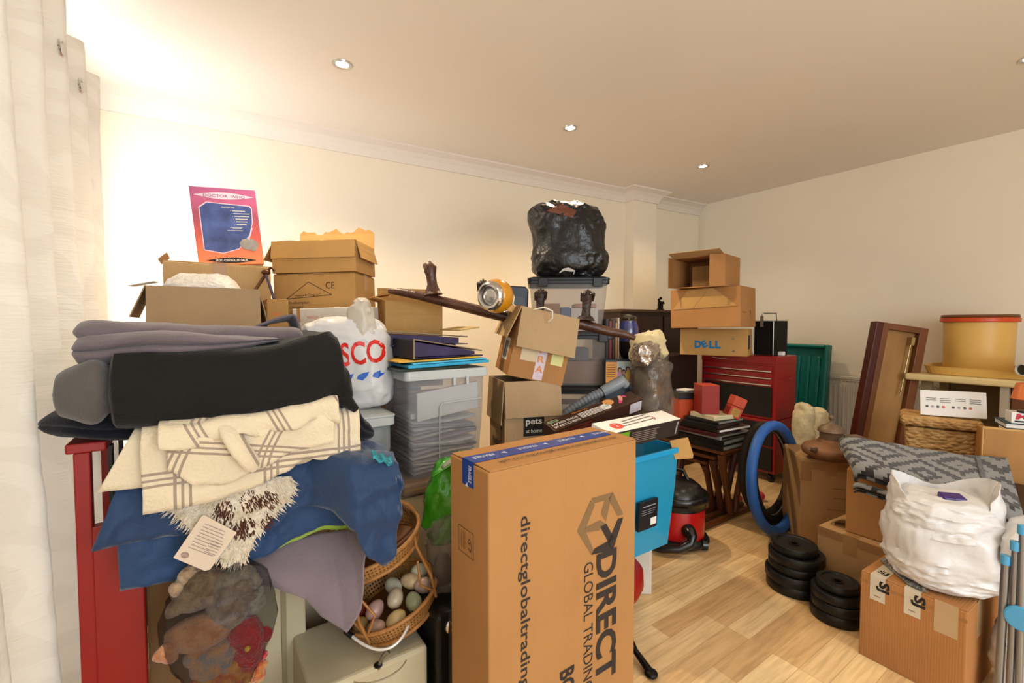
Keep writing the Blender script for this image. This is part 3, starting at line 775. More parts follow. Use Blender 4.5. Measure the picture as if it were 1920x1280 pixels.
for X in (.13, .57):
    for Y in (.03, .11): MB().box(X, X + .03, Y, Y + .03, 0, .60).build('leg', DWOOD, hb)

GREY = cloth('taupe_cotton', '6B6066', .85, .06); BLUE = mat('petrol_cotton', '1E3E66', .62, var=.10, scale=5, bump=.2, bscale=150, sheen=.25, spec=.3)
BLUE2 = mat('petrol_cotton_dark', '1B375C', .62, var=.10, scale=5, bump=.2, bscale=150, sheen=.25, spec=.3)
BLK = cloth('black_canvas', '171615', .8, .1, sheen=.12); GCAN = cloth('grey_canvas', '575350', .88, .06)
LIME = cloth('lime_cotton', '9DBF3C', .8, .06); LILAC = cloth('lilac_cotton', '7C6F76', .85, .05)
NIGHT = cloth('midnight_cotton', '10131C', .8, .1, sheen=.1)
# grey under-sheet hanging to a point
z0 = .705
_top = [on_y(425, 1048, 1.285), on_y(520, 1022, 1.285), on_y(600, 1000, 1.285), on_y(650, 996, 1.255), on_y(684, 1000, 1.19)]
_bot = [on_y(428, 1071, 1.28), on_y(520, 1097, 1.225), on_y(575, 1123, 1.185), on_y(606, 1159, 1.14), on_y(650, 1182, 1.10), on_y(676, 1138, 1.095), on_y(685, 1093, 1.10), on_y(686, 1051, 1.115)]
def _pl(ps, t):
    t = t * (len(ps) - 1); i = min(int(t), len(ps) - 2); return ps[i].lerp(ps[i + 1], t - i)
def _lil(u, v):
    p = _pl(_top, u).lerp(_pl(_bot, u), v); k = math.sin(PI * v)
    return p + Vector((0, -.022 * k * (1 - u * .4) - .010 * v * math.sin(u * 12) + .004 * fbm(p, 9), .004 * k))
o = MB().grid(70, 40, _lil).build('grey_bed_sheet', LILAC, None, smooth=True, solid=.004)
tag(o, 'lilac grey sheet hanging to a point below the blue bedding', 'sheet')
# blue duvet cover: lower fold with lime lining, upper fold over it
dv = thing('duvet_cover', 'petrol blue folded duvet cover with a lime lining edge', 'bedding', (0, 0, 0))
hem = [(-.17, .575), (.0, .568), (.10, .578), (.18, .598), (.25, .612), (.30, .60), (.345, .585)]
drape(-.165, .345, [(-.165, 1.262), (.345, 1.262)], 1.72, .735, hem, .04, 120, 66, .010, 13, .005, 6, seed=1, crumple=.012, csc=8).build('lower_fold', BLUE, dv, smooth=True, solid=.008)
drape(-.163, .34, [(-.165, 1.268), (.345, 1.268)], 1.7, .715, [(x, z - (.013 if x > -.12 else -.004)) for x, z in hem], .04, 60, 36, .006, 15, .003, 6, seed=1).build('lining', LIME, dv, smooth=True, solid=.004)
drape(-.205, .10, [(-.205, 1.246), (.10, 1.244)], 1.73, .800, [(-.205, .685), (-.1, .68), (.02, .672), (.10, .69)], .04, 70, 50,   .007, 17, .005, 7, seed=6, crumple=.011, csc=9, shear=lambda x, z: .045 * (z - .68) / .12 * (x < -.1) * ((-.1 - x) / .105)).build('upper_fold', BLUE2, dv, smooth=True, solid=.008)
rt = [(.06, .655), (.118, .648), (.19, .686), (.248, .681), (.286, .642), (.325, .563), (.37, .527), (.393, .536), (.415, .653)]
drape(.06, .415, [(.06, 1.262), (.20, 1.238), (.30, 1.125), (.415, 1.125)], 1.72, [(.06, .79), (.3, .805), (.38, .795), (.415, .785)], rt, .05, 110, 70, .016, 15, .006, 5, seed=12, crumple=.013, csc=8, flare=.0).build('side_fold', BLUE2, dv, smooth=True, solid=.008)
TEAL = mat('teal_dotted', '3FA6B4', .8, var=.5, scale=60, c2='0F4A5A')
MB().grid(12, 4, lambda u, v: (.345 + .06 * u, 1.125 + .02 * u + .02 * v, .812 - .035 * u + .018 * v + .004 * math.sin(u * 15))).build('patterned_corner', TEAL, dv, smooth=True, solid=.003)
fold_slab(-.15, .40, 1.30, 1.72, .645, .79, 3, .01, 50, .004, seed=8).build('inner_folds', BLUE, dv, smooth=True)
# fringed grey throw at the right
thr = thing('fringed_throw', 'dark grey fringed throw squeezed under the checked blanket', 'throw', (0, 0, 0))
fold_slab(.12, .345, 1.268, 1.66, .768, .805, 2, .01, 40, .006, seed=21).build('throw_cloth', cloth('charcoal_wool', '3E3E42', .95, .2, .6, 90), thr, smooth=True)
mb = MB(); random.seed(3)
for k in range(60):
    x = .285 + .075 * k / 60; q = random.uniform(-.006, .006)
    mb.tube([(x, 1.256 + .003 * math.sin(k), .802), (x + .004 + q, 1.240, .785), (x + .008 + q, 1.236, .745 + random.uniform(-.01, .01))], .0013, 4)
mb.build('fringe', mat('grey_yarn', '77777C', .9, var=.3), thr, smooth=True)
# spotted hide with label
hd = thing('spotted_hide', 'shaggy cream hide with brown spots and a card label on the blue bedding', 'hide', (0, 0, 0))
HN = Vector((0, 1.222, 0))
outl = [(-.075, .755), (-.06, .735), (-.035, .70), (-.015, .66), (.01, .628), (.035, .605), (.06, .60), (.075, .618), (.09, .65), (.115, .675), (.14, .70), (.165, .725), (.18, .748), (.17, .775), (.05, .79), (-.06, .785)]
HIDE = mat('hide_hair', 'CFBFA4', .95, var=.25, scale=30, bump=.6, bscale=160, c2='E0D6C4'); HBR = mat('hide_spot', '4E2A1C', .95, var=.35, scale=40, bump=.6, bscale=160)
mb = MB()
def hy(x, z): return 1.224 - .030 * (0.79 - z) / .19 - .006 * fbm((x, 0, z), 18)
cx, cz = .055, .70
ringsH = []
for q in (0.0, .35, .65, .85, 1.0): ringsH.append([(cx + (x - cx) * q, hy(cx + (x - cx) * q, cz + (z - cz) * q), cz + (z - cz) * q) for x, z in outl])
mb.rings(ringsH, True, False); mb.build('hide_skin', HIDE, hd, smooth=True, solid=.006)
random.seed(11)
spots = [(-.005 + .035, .725, .019, .028), (.078, .742, .018, .026), (.115, .735, .022, .022), (.066, .682, .026, .022), (.112, .685, .014, .018)]
def inside(x, z):
    c = False; j = len(outl) - 1
    for i in range(len(outl)):
        (xi, zi), (xj, zj) = outl[i], outl[j]
        if (zi > z) != (zj > z) and x < (xj - xi) * (z - zi) / (zj - zi) + xi: c = not c
        j = i
    return c
tc_, tb_ = MB(), MB()
for k in range(2600):
    x, z = random.uniform(-.075, .18), random.uniform(.6, .785)
    if not inside(x, z): continue
    sp = any(((x - a) / c) ** 2 + ((z - b) / d) ** 2 < 1 for a, b, c, d in spots)
    l = random.uniform(.008, .018); dx = (x - cx) * .12 + random.uniform(-.006, .006)
    y = hy(x, z) - .004
    m_ = tb_ if sp else tc_
    p0 = Vector((x, y, z)); p1 = p0 + Vector((dx * .5, -.007, -l * .45)); p2 = p0 + Vector((dx, -.005, -l)); w_ = .0011
    m_.add([p0 + Vector((-w_, 0, 0)), p0 + Vector((w_, 0, 0)), p1 + Vector((w_, 0, 0)), p2, p1 + Vector((-w_, 0, 0))], [(0, 1, 2, 3, 4)])
tc_.build('cream_hair', HIDE, hd); tb_.build('brown_hair', HBR, hd)
lf = Face((-.064, 1.184, .655), (.80, -.02, -.60), (.58, .05, .80))
TAGM = mat('card_label', 'CDBBA6', .6, var=.05)
lf.poly('card_label', [(.0, .0), (.07, -.003), (.078, .003), (.08, .088), (.0, .095), (-.003, .09)], TAGM, hd, .002)
random.seed(5)
lf.lines('label_print', [(.012, .012 + random.uniform(.03, .055), .080 - .0065 * k, .0012) for k in range(9)] + [(.044, .07, .055 - .006 * k, .0012) for k in range(5)], mat('faint_print', '8A7A70', .7, var=0), hd, .0034)
lf.disc('label_stamp', .016, .012, .008, .006, mat('stamp_print', '9A8478', .7, var=.3, scale=200), hd, .0036)
# checked cream blanket ------------------------------------------------
def check_mat():
    m = mat('checked_wool', 'D8C9AC', .92, var=.03, bump=.35, bscale=150, sheen=.3)
    nt = m.node_tree; N = nt.nodes; L = nt.links; p = N['Principled BSDF']
    at_ = N.new('ShaderNodeAttribute'); at_.attribute_name = 'uvw'; sp = N.new('ShaderNodeSeparateXYZ'); L.new(at_.outputs['Vector'], sp.inputs[0])
    def stripes(sock):
        md = N.new('ShaderNodeMath'); md.operation = 'PINGPONG'; md.inputs[1].default_value = .085
        ad = N.new('ShaderNodeMath'); ad.operation = 'ADD'; ad.inputs[1].default_value = 10.03; L.new(sock, ad.inputs[0]); L.new(ad.outputs[0], md.inputs[0])
        r = N.new('ShaderNodeValToRGB'); r.color_ramp.interpolation = 'CONSTANT'
        k = N.new('ShaderNodeMath'); k.operation = 'MULTIPLY'; k.inputs[1].default_value = 1 / .085; L.new(md.outputs[0], k.inputs[0]); L.new(k.outputs[0], r.inputs[0])
        e = r.color_ramp.elements; e[0].position = 0; e[0].color = (1, 1, 1, 1)
        e[1].position = .03; e[1].color = (0, 0, 0, 1)
        for pos, v in ((.12, 1), (.19, 0)): q = e.new(pos); q.color = (v, v, v, 1)
        return r.outputs[0]
    a, b = stripes(sp.outputs[0]), stripes(sp.outputs[1])
    mx = N.new('ShaderNodeMath'); mx.operation = 'ADD'; mx.use_clamp = True; L.new(a, mx.inputs[0]); L.new(b, mx.inputs[1])
    mul = N.new('ShaderNodeMath'); mul.operation = 'MULTIPLY'; mul.inputs[1].default_value = .62; L.new(mx.outputs[0], mul.inputs[0])
    mc = N.new('ShaderNodeMix'); mc.data_type = 'RGBA'; mc.inputs[6].default_value = lin('DACBAE'); mc.inputs[7].default_value = lin('5C4244')
    L.new(mul.outputs[0], mc.inputs[0]); L.new(mc.outputs[2], p.inputs['Base Color'])
    return m
CHK = check_mat()
def uvw(o, fn):
    a = o.data.attributes.new('uvw', 'FLOAT_VECTOR', 'POINT')
    for i, v in enumerate(o.data.vertices): a.data[i].vector = fn(v.co)
    return o
ck = thing('checked_blanket', 'cream wool blanket with dark check lines crumpled under the black garment bag', 'blanket', (0, 0, 0))
def ckpart(name, mb, fn, th=.006): return uvw(mb.build(name, CHK, ck, smooth=True, solid=th), fn)
ckpart('back_fold', drape(-.19, -.04, [(-.19, 1.236), (-.04, 1.225)], 1.66, .925, [(-.19, .805), (-.1, .803), (-.04, .80)], .04, 40, 40, .006, 30, .004, 9, seed=31, shear=lambda x, z: .06 * (z - .80) / .12 * (1 if x < -.08 else .4)),
       lambda c: (c.x * 1.0 + .04 + (c.z - .8) * -.4, 5.05, 0))
ckpart('front_fold', drape(-.115, .335, [(-.115, 1.205), (.335, 1.215)], 1.66, .928, [(-.115, .752), (.0, .755), (.08, .765), (.15, .79), (.2, .815), (.24, .805), (.335, .775)], .045, 110, 60, .006, 18, .005, 6, seed=33, crumple=.007, csc=6),
       lambda c: (c.x + .045, c.z * .95 + (c.y - 1.2) * .6 + .07, 0))
ckpart('middle_fold', drape(-.07, .265, [(-.07, 1.188), (.265, 1.19)], 1.5, .935, [(-.07, .84), (-.02, .80), (.03, .79), (.10, .815), (.18, .845), (.265, .852)], .03, 100, 46, .004, 18, .004, 7, seed=35, crumple=.006, csc=7),
       lambda c: (c.x + .06 * math.sin(c.z * 10) + .01, c.z * 1.1 + .25 * c.x + .052, 0))
ckpart('top_fold', drape(-.085, .275, [(-.085, 1.178), (.275, 1.182)], 1.5, [(-.085, .935), (.1, .94), (.275, .965)], [(-.085, .893), (-.02, .884), (.03, .895), (.06, .91), (.10, .89), (.16, .90), (.22, .915), (.275, .90)], .02, 120, 36, .012, 52, .004, 9, seed=37, crumple=.005, csc=10),
       lambda c: (c.x * 1.05 + .01 + .5 * (c.z - .9), 5.05 + .06 * c.z, 0))
ckpart('rolled_strip', MB().tube([(.035, 1.19, .925), (.045, 1.165, .905), (.062, 1.160, .87), (.082, 1.164, .838), (.09, 1.172, .826)], [.018, .022, .023, .022, .016], 14, False, .55), lambda c: (.085 * 24 - .03 + (c.x - .45 * (.93 - c.z) - .035) * 1.0, c.z + .06, 0), 0)
fold_slab(-.10, .33, 1.24, 1.66, .79, .915, 3, .01, 50, .005, seed=39).build('inner_folds', mat('plain_wool', 'C9B998', .92, var=.05, sheen=.3), ck, smooth=True)
# midnight cloth: both ends stick out below the garment bag ---------------
o = fold_slab(-.30, .40, [(-.30, 1.36), (-.2, 1.30), (.3, 1.25), (.40, 1.27)], 1.66, [(-.30, .905), (-.24, .905), (-.14, .89), (0, .935), (.29, .93), (.335, .83), (.40, .815)], [(-.30, .955), (-.2, .95), (0, .955), (.3, .955), (.345, .925), (.37, .885), (.40, .86)], 2, .015, 80, .005, seed=41, endr=.05).build('black_folded_cloth', NIGHT, None, smooth=True)
tag(o, 'midnight black folded cloth whose two ends stick out below the garment bag', 'cloth')
# garment bag -----------------------------------------------------------
gb = thing('garment_bag', 'black canvas garment bag with one grey end lying across the pile', 'bag', (0, 0, 0))
zb = [(-.268, .975), (-.25, .952), (-.17, .930), (-.08, .922), (.05, .928), (.2, .932), (.30, .938), (.36, .95)]
zt = [(-.268, 1.02), (-.25, 1.055), (-.17, 1.083), (0, 1.083), (.12, 1.09), (.22, 1.11), (.262, 1.122), (.282, 1.105), (.296, 1.03), (.33, .98)]
yf_ = [(-.268, 1.33), (-.25, 1.275), (-.15, 1.235), (.2, 1.215), (.30, 1.23), (.36, 1.28)]
fold_slab(-.268, -.168, yf_, 1.64, zb, zt, 1, .025, 30, .006, 6, seed=44, endr=.042, notch=.0, crumple=.004).build('grey_end', GCAN, gb, smooth=True)
fold_slab(-.168, .325, yf_, 1.64, zb, zt, 1, .030, 90, .009, 5, seed=44, endr=.012, notch=.0, crumple=.006, csc=5).build('black_body', BLK, gb, smooth=True)
MB().tube([(.285, 1.235, .965), (.31, 1.222, .945), (.33, 1.225, .922)], [.03, .016, .010], 12).build('bag_corner', BLK, gb, smooth=True)
# grey blanket on top ---------------------------------------------------
gq = thing('grey_blanket', 'taupe grey cotton cover folded on the very top of the bedding pile', 'blanket', (0, 0, 0))
fold_slab(-.232, .16, [(-.232, 1.30), (0, 1.245), (.16, 1.28)], 1.62, [(-.232, 1.055), (-.1, 1.07), (.05, 1.085), (.16, 1.10)], [(-.232, 1.128), (-.12, 1.13), (.05, 1.118), (.16, 1.112)], 2, .02, 70, .007, 5, seed=52, endr=.035, notch=.022, crumple=.005, csc=6).build('front_fold', GREY, gq, smooth=True)
fold_slab(-.236, .225, [(-.236, 1.34), (.225, 1.36)], 1.66, [(-.236, 1.10), (.225, 1.09)], [(-.236, 1.155), (-.1, 1.15), (0, 1.14), (.225, 1.135)], 1, .02, 60, .006, 5, seed=53, endr=.03, crumple=.004, csc=6).build('rear_fold', GREY, gq, smooth=True)
MB().grid(16, 12, lambda u, v: (.08 + .16 * u, 1.40 + .12 * v, 1.125 + .055 * math.sin(PI * min(1, u * 1.05) * .5) * (1 - v * .3) - .09 * max(0, u - .86) / .14)).build('raised_corner', GREY, gq, smooth=True, solid=.006)

# ================================================================= below the pile
# clear bag of soft toys
SBAG = mat('clear_bag_film', '707070', .06, var=0, clear=.93, spec=.9, bump=.8, bscale=18)
TX, TY = .155, 1.235
def toy(name, label, col, c, r, s=(1, 1, 1), seed=0, c2=None, amp=.006, holder=True):
    r *= 1.1; mb = blob(r * s[0], r * s[1], r * s[2], 28, 18, .9, .85, amp, 22, seed=seed, flat_bottom=False)
    rnd = random.Random(seed * 7)
    for q in range(4):
        an = rnd.uniform(0, 2 * PI); L = Vector((r * s[0] * .95 * math.cos(an), -r * s[1] * rnd.uniform(.1, .7), r * s[2] * (1 + .95 * math.sin(an)))); rr = r * rnd.uniform(.28, .42)
        mb.ball(L, rr, 14, 10, rnd.uniform(.8, 1.4), .8, rnd.uniform(.8, 1.3), Matrix.Rotation(rnd.uniform(0, 3), 4, 'Y'))
    mb.warp(lambda v: v + Vector((1, -1, 1)) * .0035 * fbm(v + Vector((seed, 0, 0)), 70))
    o = mb.build(name, mat('plush_' + col, col, .95, var=.3, scale=45, bump=.9, bscale=160, sheen=.4, c2=c2), None, smooth=True, loc=c)
    return tag(o, label, 'soft toy')
def tp(px, py, y): p = on_y(px, py, y); return (p.x, p.y, p.z)
st = thing('bag_stand', 'low dark wooden stool under the clear bag of soft toys', 'stool', (tp(415, 1290, 1.19)[0] - .10, 1.08, 0))
MB().box(0, .2, 0, .2, .20, .225).build('seat', DWOOD, st, bevel=.003)
for X in (0.01, .165):
    for Y in (.01, .165): MB().box(X, X + .025, Y, Y + .025, 0, .2).build('leg', DWOOD, st)
def soft(px, py, y, *a, **k):
    c = Vector(tp(px, py, y)); name, label, col, r = a; s = k.get('s', (1, 1, 1))
    return toy(name, label, col, (c.x, c.y, c.z - r * s[2]), r, s, k.get('seed', 1), k.get('c2'))
soft(375, 1105, 1.22, 'soft_toy', 'brown and cream long-haired soft toy at the top of the clear bag', '7A5236', .045, s=(1, .8, 1.0), seed=1, c2='BCA27C')
soft(410, 1088, 1.24, 'soft_toy', 'orange-brown soft toy peeping from the top of the clear bag', 'A3582E', .035, seed=2)
soft(440, 1092, 1.205, 'soft_toy', 'grey-beige rounded soft toy at the top of the clear bag', '9A8F7C', .034, s=(1.15, .8, .85), seed=3)
soft(428, 1135, 1.20, 'soft_toy', 'brown and cream check patterned soft toy in the clear bag', '6A5242', .045, s=(.9, .8, 1.1), seed=4, c2='B29A84')
soft(380, 1185, 1.195, 'soft_toy', 'tan bear-like soft toy near the middle of the clear bag', 'A8663C', .042, s=(1.5, .8, .8), seed=5, c2='C99468')
scarlet = soft(462, 1210, 1.185, 'soft_toy', 'scarlet soft toy with a yellow eye in the clear bag', 'B31420', .042, s=(.85, .8, 1.3), seed=6)
soft(400, 1235, 1.19, 'soft_toy', 'multicoloured blue and orange soft toy low in the clear bag', '6E7C86', .042, s=(1, .8, 1), seed=7, c2='C98A4A')
soft(425, 1275, 1.185, 'soft_toy', 'deep red and yellow soft toy at the bottom of the clear bag', '9E1C1C', .04, s=(1.5, .8, .8), seed=8, c2='D29A3A')
soft(470, 1125, 1.215, 'soft_toy', 'small pale grey soft toy at the edge of the clear bag', 'A8A292', .026, s=(.8, .8, 1.3), seed=9)
e = Vector(tp(464, 1216, 1.140)); MB().ball((0, 0, 0), .006, 12, 8).build('eye', mat('eye_yellow', 'E2B83A', .3, var=0), scarlet, smooth=True, loc=e - scarlet.location)['label'] = 'round yellow plastic eye'
c = Vector(tp(415, 1180, 1.205))
o = blob(.100, .080, .140, 40, 36, .8, .8, .010, 14, .008, 20, seed=14, flat_bottom=False, shape=lambda P: (P.x * (1 - .25 * P.z / .135 * (P.z < 0) * -1), P.y, P.z)).build('clear_plastic_bag', SBAG, None, smooth=True, loc=(c.x, c.y, c.z - .135))
tag(o, 'clear plastic bag full of colourful soft toys under the blue bedding', 'bag')
# cream pedestal
CRE = mat('cream_enamel', 'B9AE90', .42, var=.06, scale=10, spec=.5); CRED = mat('cream_enamel_shade', '8E8468', .5, var=.08)  # second is the same enamel darkened for shade in its grooves
pd = thing('cream_pedestal', 'cream enamelled pedestal with a groove under the grey sheet', 'machine', (tp(528, 1180, 1.37)[0], 1.37, 0))
MB().box(-.062, .066, .02, .16, 0, .47).build('column', CRE, pd, bevel=.006)
MB().box(-.075, .028, 0, .17, .455, .53).build('head', CRE, pd, bevel=.006)
MB().box(.03, .075, .015, .17, .50, .535).build('side_wing', CRE, pd, bevel=.004)
MB().box(.002, .014, .012, .022, 0, .53).build('groove_strip', CRED, pd)
Face((-.075, 0, .455), (1, 0, 0), (0, 0, 1)).lines('scuff_mark', [(.012, .02, .06, .003), (.014, .018, .056, .01)], INK, pd)
# cream machine with carry handle
MX0 = tp(572, 1195, 1.42)[0]; MZ = .262
cm = thing('cream_machine', 'old cream enamelled machine with a carry handle below the wicker basket', 'machine', (.19, 1.142, 0))
MB().box(0, .305, 0, .265, 0, MZ).build('machine_body', CRE, cm, bevel=.012, seg=3)
L0 = Vector((.19, 1.142, 0))
sk_ = on_z(709, 1246, MZ) - L0
MB().tube([(sk_.x + .0 + .075 * math.cos(a), sk_.y + .055 * math.sin(a), MZ + .0005) for a in [-.5 - 2.2 * k / 18 for k in range(19)]], .002, 6).build('raised_groove', CRED, cm, smooth=True)
MB().cyl(.011, MZ - .002, MZ + .0012, 24, Matrix.Translation((sk_.x, sk_.y, 0))).build('socket_hole', BLACKP, cm)
h0, h1, h2 = at(661, 1193, 1.20) - L0, at(725, 1216, 1.185) - L0, at(768, 1166, 1.24) - L0
MB().tube([(sk_.x, sk_.y, MZ - .01), Vector((sk_.x, sk_.y, MZ)).lerp(h1, .5), h1 + Vector((.004, 0, -.006))], [.005, .005, .008], 10).build('handle_clasp', mat('grey_metal', '8C8A84', .35, .9, var=.1), cm, smooth=True)
def bez(p, q, r, t): return p * (1 - t) ** 2 + q * 2 * t * (1 - t) + r * t ** 2
ctl = h1 * 2 - (h0 + h2) * .5
arc = [bez(h0, ctl, h2, k / 18) for k in range(19)]
MB().tube(arc, .004, 10).build('carry_handle', mat('white_metal', 'D8D4CC', .3, .3, var=0), cm, smooth=True)
MB().tube([arc[0], arc[0] + (arc[0] - arc[1]).normalized() * .026], .0075, 10).build('handle_grip', BLACKP, cm, smooth=True)
MB().tube([arc[-1], arc[-1] + (arc[-1] - arc[-2]).normalized() * .026], .0075, 10).build('handle_grip', BLACKP, cm, smooth=True)
# wicker two-tier basket, tilted
WIC = mat('wicker_cane', '9C6A36', .5, var=.25, scale=60, spec=.4); WICD = mat('wicker_dark', '6E4420', .55, var=.25, scale=60)
def cane_mat():
    m = mat('cane_webbing', 'A2733E', .5, var=.15, scale=50)
    nt = m.node_tree; N = nt.nodes; L = nt.links; p = N['Principled BSDF']
    a = N.new('ShaderNodeAttribute'); a.attribute_name = 'uvw'
    v = N.new('ShaderNodeTexVoronoi'); v.inputs['Scale'].default_value = 1.0; v.inputs['Randomness'].default_value = 0.0; L.new(a.outputs['Vector'], v.inputs['Vector'])
    c = N.new('ShaderNodeMath'); c.operation = 'GREATER_THAN'; c.inputs[1].default_value = .27; L.new(v.outputs['Distance'], c.inputs[0])
    tr = N.new('ShaderNodeBsdfTransparent'); mx = N.new('ShaderNodeMixShader'); L.new(c.outputs[0], mx.inputs[0]); L.new(tr.outputs[0], mx.inputs[1]); L.new(p.outputs[0], mx.inputs[2])
    L.new(mx.outputs[0], N['Material Output'].inputs['Surface']); return m
CANE = cane_mat()
BR = .142
bk = thing('wicker_basket', 'two-tier wicker basket with a tall cane hoop standing on the cream machine', 'basket', at(741, 1142, 1.345))
bk.rotation_euler = (Matrix.Rotation(math.radians(9), 3, _rt) @ Matrix.Rotation(math.radians(-15), 3, _fw)).to_euler()
def band(name, r0, r1, z0_, z1_):
    n = 72
    o = MB().rings([[(r * math.cos(2 * PI * k / n), r * math.sin(2 * PI * k / n), z) for k in range(n)] for r, z in [(r0 + (r1 - r0) * j / 4, z0_ + (z1_ - z0_) * j / 4) for j in range(5)]], True, False).build(name, CANE, bk, smooth=True, solid=.0025)
    return uvw(o, lambda c: (math.atan2(c.y, c.x) * 14.0, (c.z - z0_) / .0105, 0))
for nm, r0, r1, zz, hh in (('lower_tray', BR * .86, BR, .0, .055), ('upper_tray', BR * .90, BR * 1.02, .20, .042)):
    o = band(nm, r0, r1, zz, zz + hh)
    mb = MB().torus(r1, .006, 60, 8, Matrix.Translation((0, 0, zz + hh))).torus(r0, .006, 60, 8, Matrix.Translation((0, 0, zz))); mb.build('cane_rim', WIC, bk, smooth=True)
    MB().cyl(r0, zz - .002, zz + .003, 48).build('tray_base', WICD, bk)
for k in range(4):
    a = PI / 4 + k * PI / 2; ca, sa = math.cos(a), math.sin(a)
    mb = MB().tube([(BR * ca, BR * sa, .03), (BR * 1.05 * ca, BR * 1.05 * sa, .10), (BR * .95 * ca, BR * .95 * sa, .20), (BR * 1.0 * ca, BR * 1.0 * sa, .24)], .0045, 8)
    for s_ in (-1, 1): mb.tube([(BR * math.cos(a), BR * math.sin(a), .05), (BR * .97 * math.cos(a + s_ * .28), BR * .97 * math.sin(a + s_ * .28), .105), (BR * .92 * math.cos(a + s_ * .08), BR * .92 * math.sin(a + s_ * .08), .16)], .0035, 6)
    mb.build('cane_post', WIC, bk, smooth=True)
MB().tube([(BR * 1.02 * math.cos(a), -.0 + .01 * math.sin(a), .235 + .10 * math.sin(a)) for a in [PI * k / 24 for k in range(25)]], .0065, 10).build('hoop_handle', WIC, bk, smooth=True)
MB().tube([(BR * .93 * math.cos(a), .016 + .01 * math.sin(a), .235 + .088 * math.sin(a)) for a in [PI * k / 24 for k in range(25)]], .004, 8).build('hoop_handle', WICD, bk, smooth=True)
bpy.context.view_layer.update()
Mb = bk.matrix_world.copy()
eggs = [(-.062, -.055, 0, 'C09A84', 'pinkish stone egg nearest the front rim of the basket'), (-.015, -.07, 0, 'D8BE86', 'pale yellow stone egg at the front of the basket'), (-.045, -.005, .012, 'C49C90', 'rosy stone egg in the middle of the basket'), (.008, -.012, .014, 'D6C2A4', 'cream marbled stone egg in the middle of the basket'),
        (.04, -.05, 0, 'A9B08A', 'green-veined stone egg beside the front rim of the basket'), (.02, .035, .016, 'C6C4B0', 'grey-green stone egg near the back of the basket'), (.06, .012, .016, 'DCC093', 'apricot stone egg, topmost near the basket post'), (.082, -.022, .004, 'BCA090', 'mauve-grey stone egg by the basket rim'),
        (.094, .03, .014, 'CFCDB4', 'white-green stone egg highest at the far rim of the basket'), (-.07, .045, .0, '8E3A24', 'rust red stone egg at the back of the basket'), (-.088, -.012, .0, 'A08454', 'brown spotted stone egg at the end of the basket')]
eb = None
for k, (x, y, z, c_, lb) in enumerate(eggs):
    mb = MB().lathe([(max(.0004, .0205 * math.sin(PI * j / 12) * (1 + .10 * math.cos(PI * j / 12))), -.027 * math.cos(PI * j / 12)) for j in range(13)], 20)
    o = mb.build('stone_egg', mat('stone_' + c_, c_, .25, var=.18, scale=45, spec=.5), None, smooth=True)
    o.matrix_world = Mb @ Matrix.Translation((x * 1.15, y * 1.15, z + .0275)) @ Matrix.Scale(1.12, 4) @ Matrix.Rotation(.9 + .5 * k, 4, 'Z') @ Matrix.Rotation(1.2, 4, 'X')
    tag(o, lb, 'egg', 'stone eggs in the wicker basket')
# black case
t = thing('black_case', 'black hard case with a chrome corner between the basket and the tall carton', 'case', (.505, .98, 0))
t.location = (.512, 1.12, 0); SW = .105
MB().box(0, SW, 0, .24, 0.0, .345).build('case_body', mat('black_vinyl', '100F0F', .4, var=.2, bump=.2, bscale=200), t, bevel=.012, seg=3)
MB().ball((.035, -.002, .305), .014, 14, 10, .8, .6, 1.3).build('chrome_corner', STEEL, t, smooth=True)
MB().box(.035, .042, -.003, .0, .0, .35).build('edge_trim', mat('dull_metal', '6A6A6A', .4, .8, var=.1), t)
# bottom of the curtain: cream cloth on the floor
o = fold_slab(-.33, -.21, 1.12, 1.42, .0, .16, 2, .02, 30, .01, 8, seed=61, endr=.04, crumple=.01).build('cream_cushion', mat('cream_velvet', 'C9B69C', .9, var=.08, sheen=.4), None, smooth=True)
tag(o, 'cream cushion on the floor below the curtain', 'cushion')
# ================================================================= CENTRE
# beige cabinet under the clear box, zipped case
BEI = mat('beige_laminate', 'B5A485', .6, var=.04)
bc = thing('beige_cabinet', 'beige cabinet with a wooden drawer line under the clear storage box', 'cabinet', (.18, 1.56, 0))
MB().box(0, .79, 0, .32, 0, .53).build('cabinet_body', BEI, bc, bevel=.003)
for k in range(2): MB().box(.005 + k * .393, .39 + k * .393, -.012, 0, .03, .52).build('door', BEI, bc, bevel=.002)
zc = thing('zipped_case', 'flat brown case with a zip lying on the beige cabinet', 'case', (.57, 1.53, .531))
MB().box(0, .38, 0, .33, 0, .045).build('case_body', mat('taupe_nylon', '8A7462', .7, var=.1, bump=.3, bscale=200), zc, bevel=.012, seg=3)
MB().box(.01, .37, -.002, .004, .018, .026).build('zip', mat('zip_gold', 'A88A62', .5, .4, var=.3, scale=300), zc)
# clear storage box with papers
NC = at(762, 697, 1.62)
fit = Fit(NC, 0, .577, w=.335, d=.30)
tote('clear_storage_box', 'tall clear plastic storage box full of papers under the purple files', fit.o, 0, fit.w, fit.d, fit.h, .022, CLR, CLRIM, rim=.014, rimh=.035)
cbx = bpy.data.objects['clear_storage_box']
fcl = Face((0, -.004, 0), (1, 0, 0), (0, 0, 1))
mb = MB(); mb.tube([(.13, .008, .06), (.13, .002, .26), (.14, .001, .275), (.31, .001, .28)], .0022, 6).build('moulded_line', CLRIM, cbx, smooth=True)
for X in (.18, .235): MB().box(X, X + .01, -.014, -.004, fit.h - .06, fit.h - .03).build('moulded_clip', CLRIM, cbx)
random.seed(8)
z = .585
cols = [('A89CA8', 'mauve'), ('BDB9BC', 'grey'), ('8E8A96', 'slate'), ('D2CFCC', 'white'), ('9C8E9E', 'lilac'), ('C2B8B0', 'buff')]
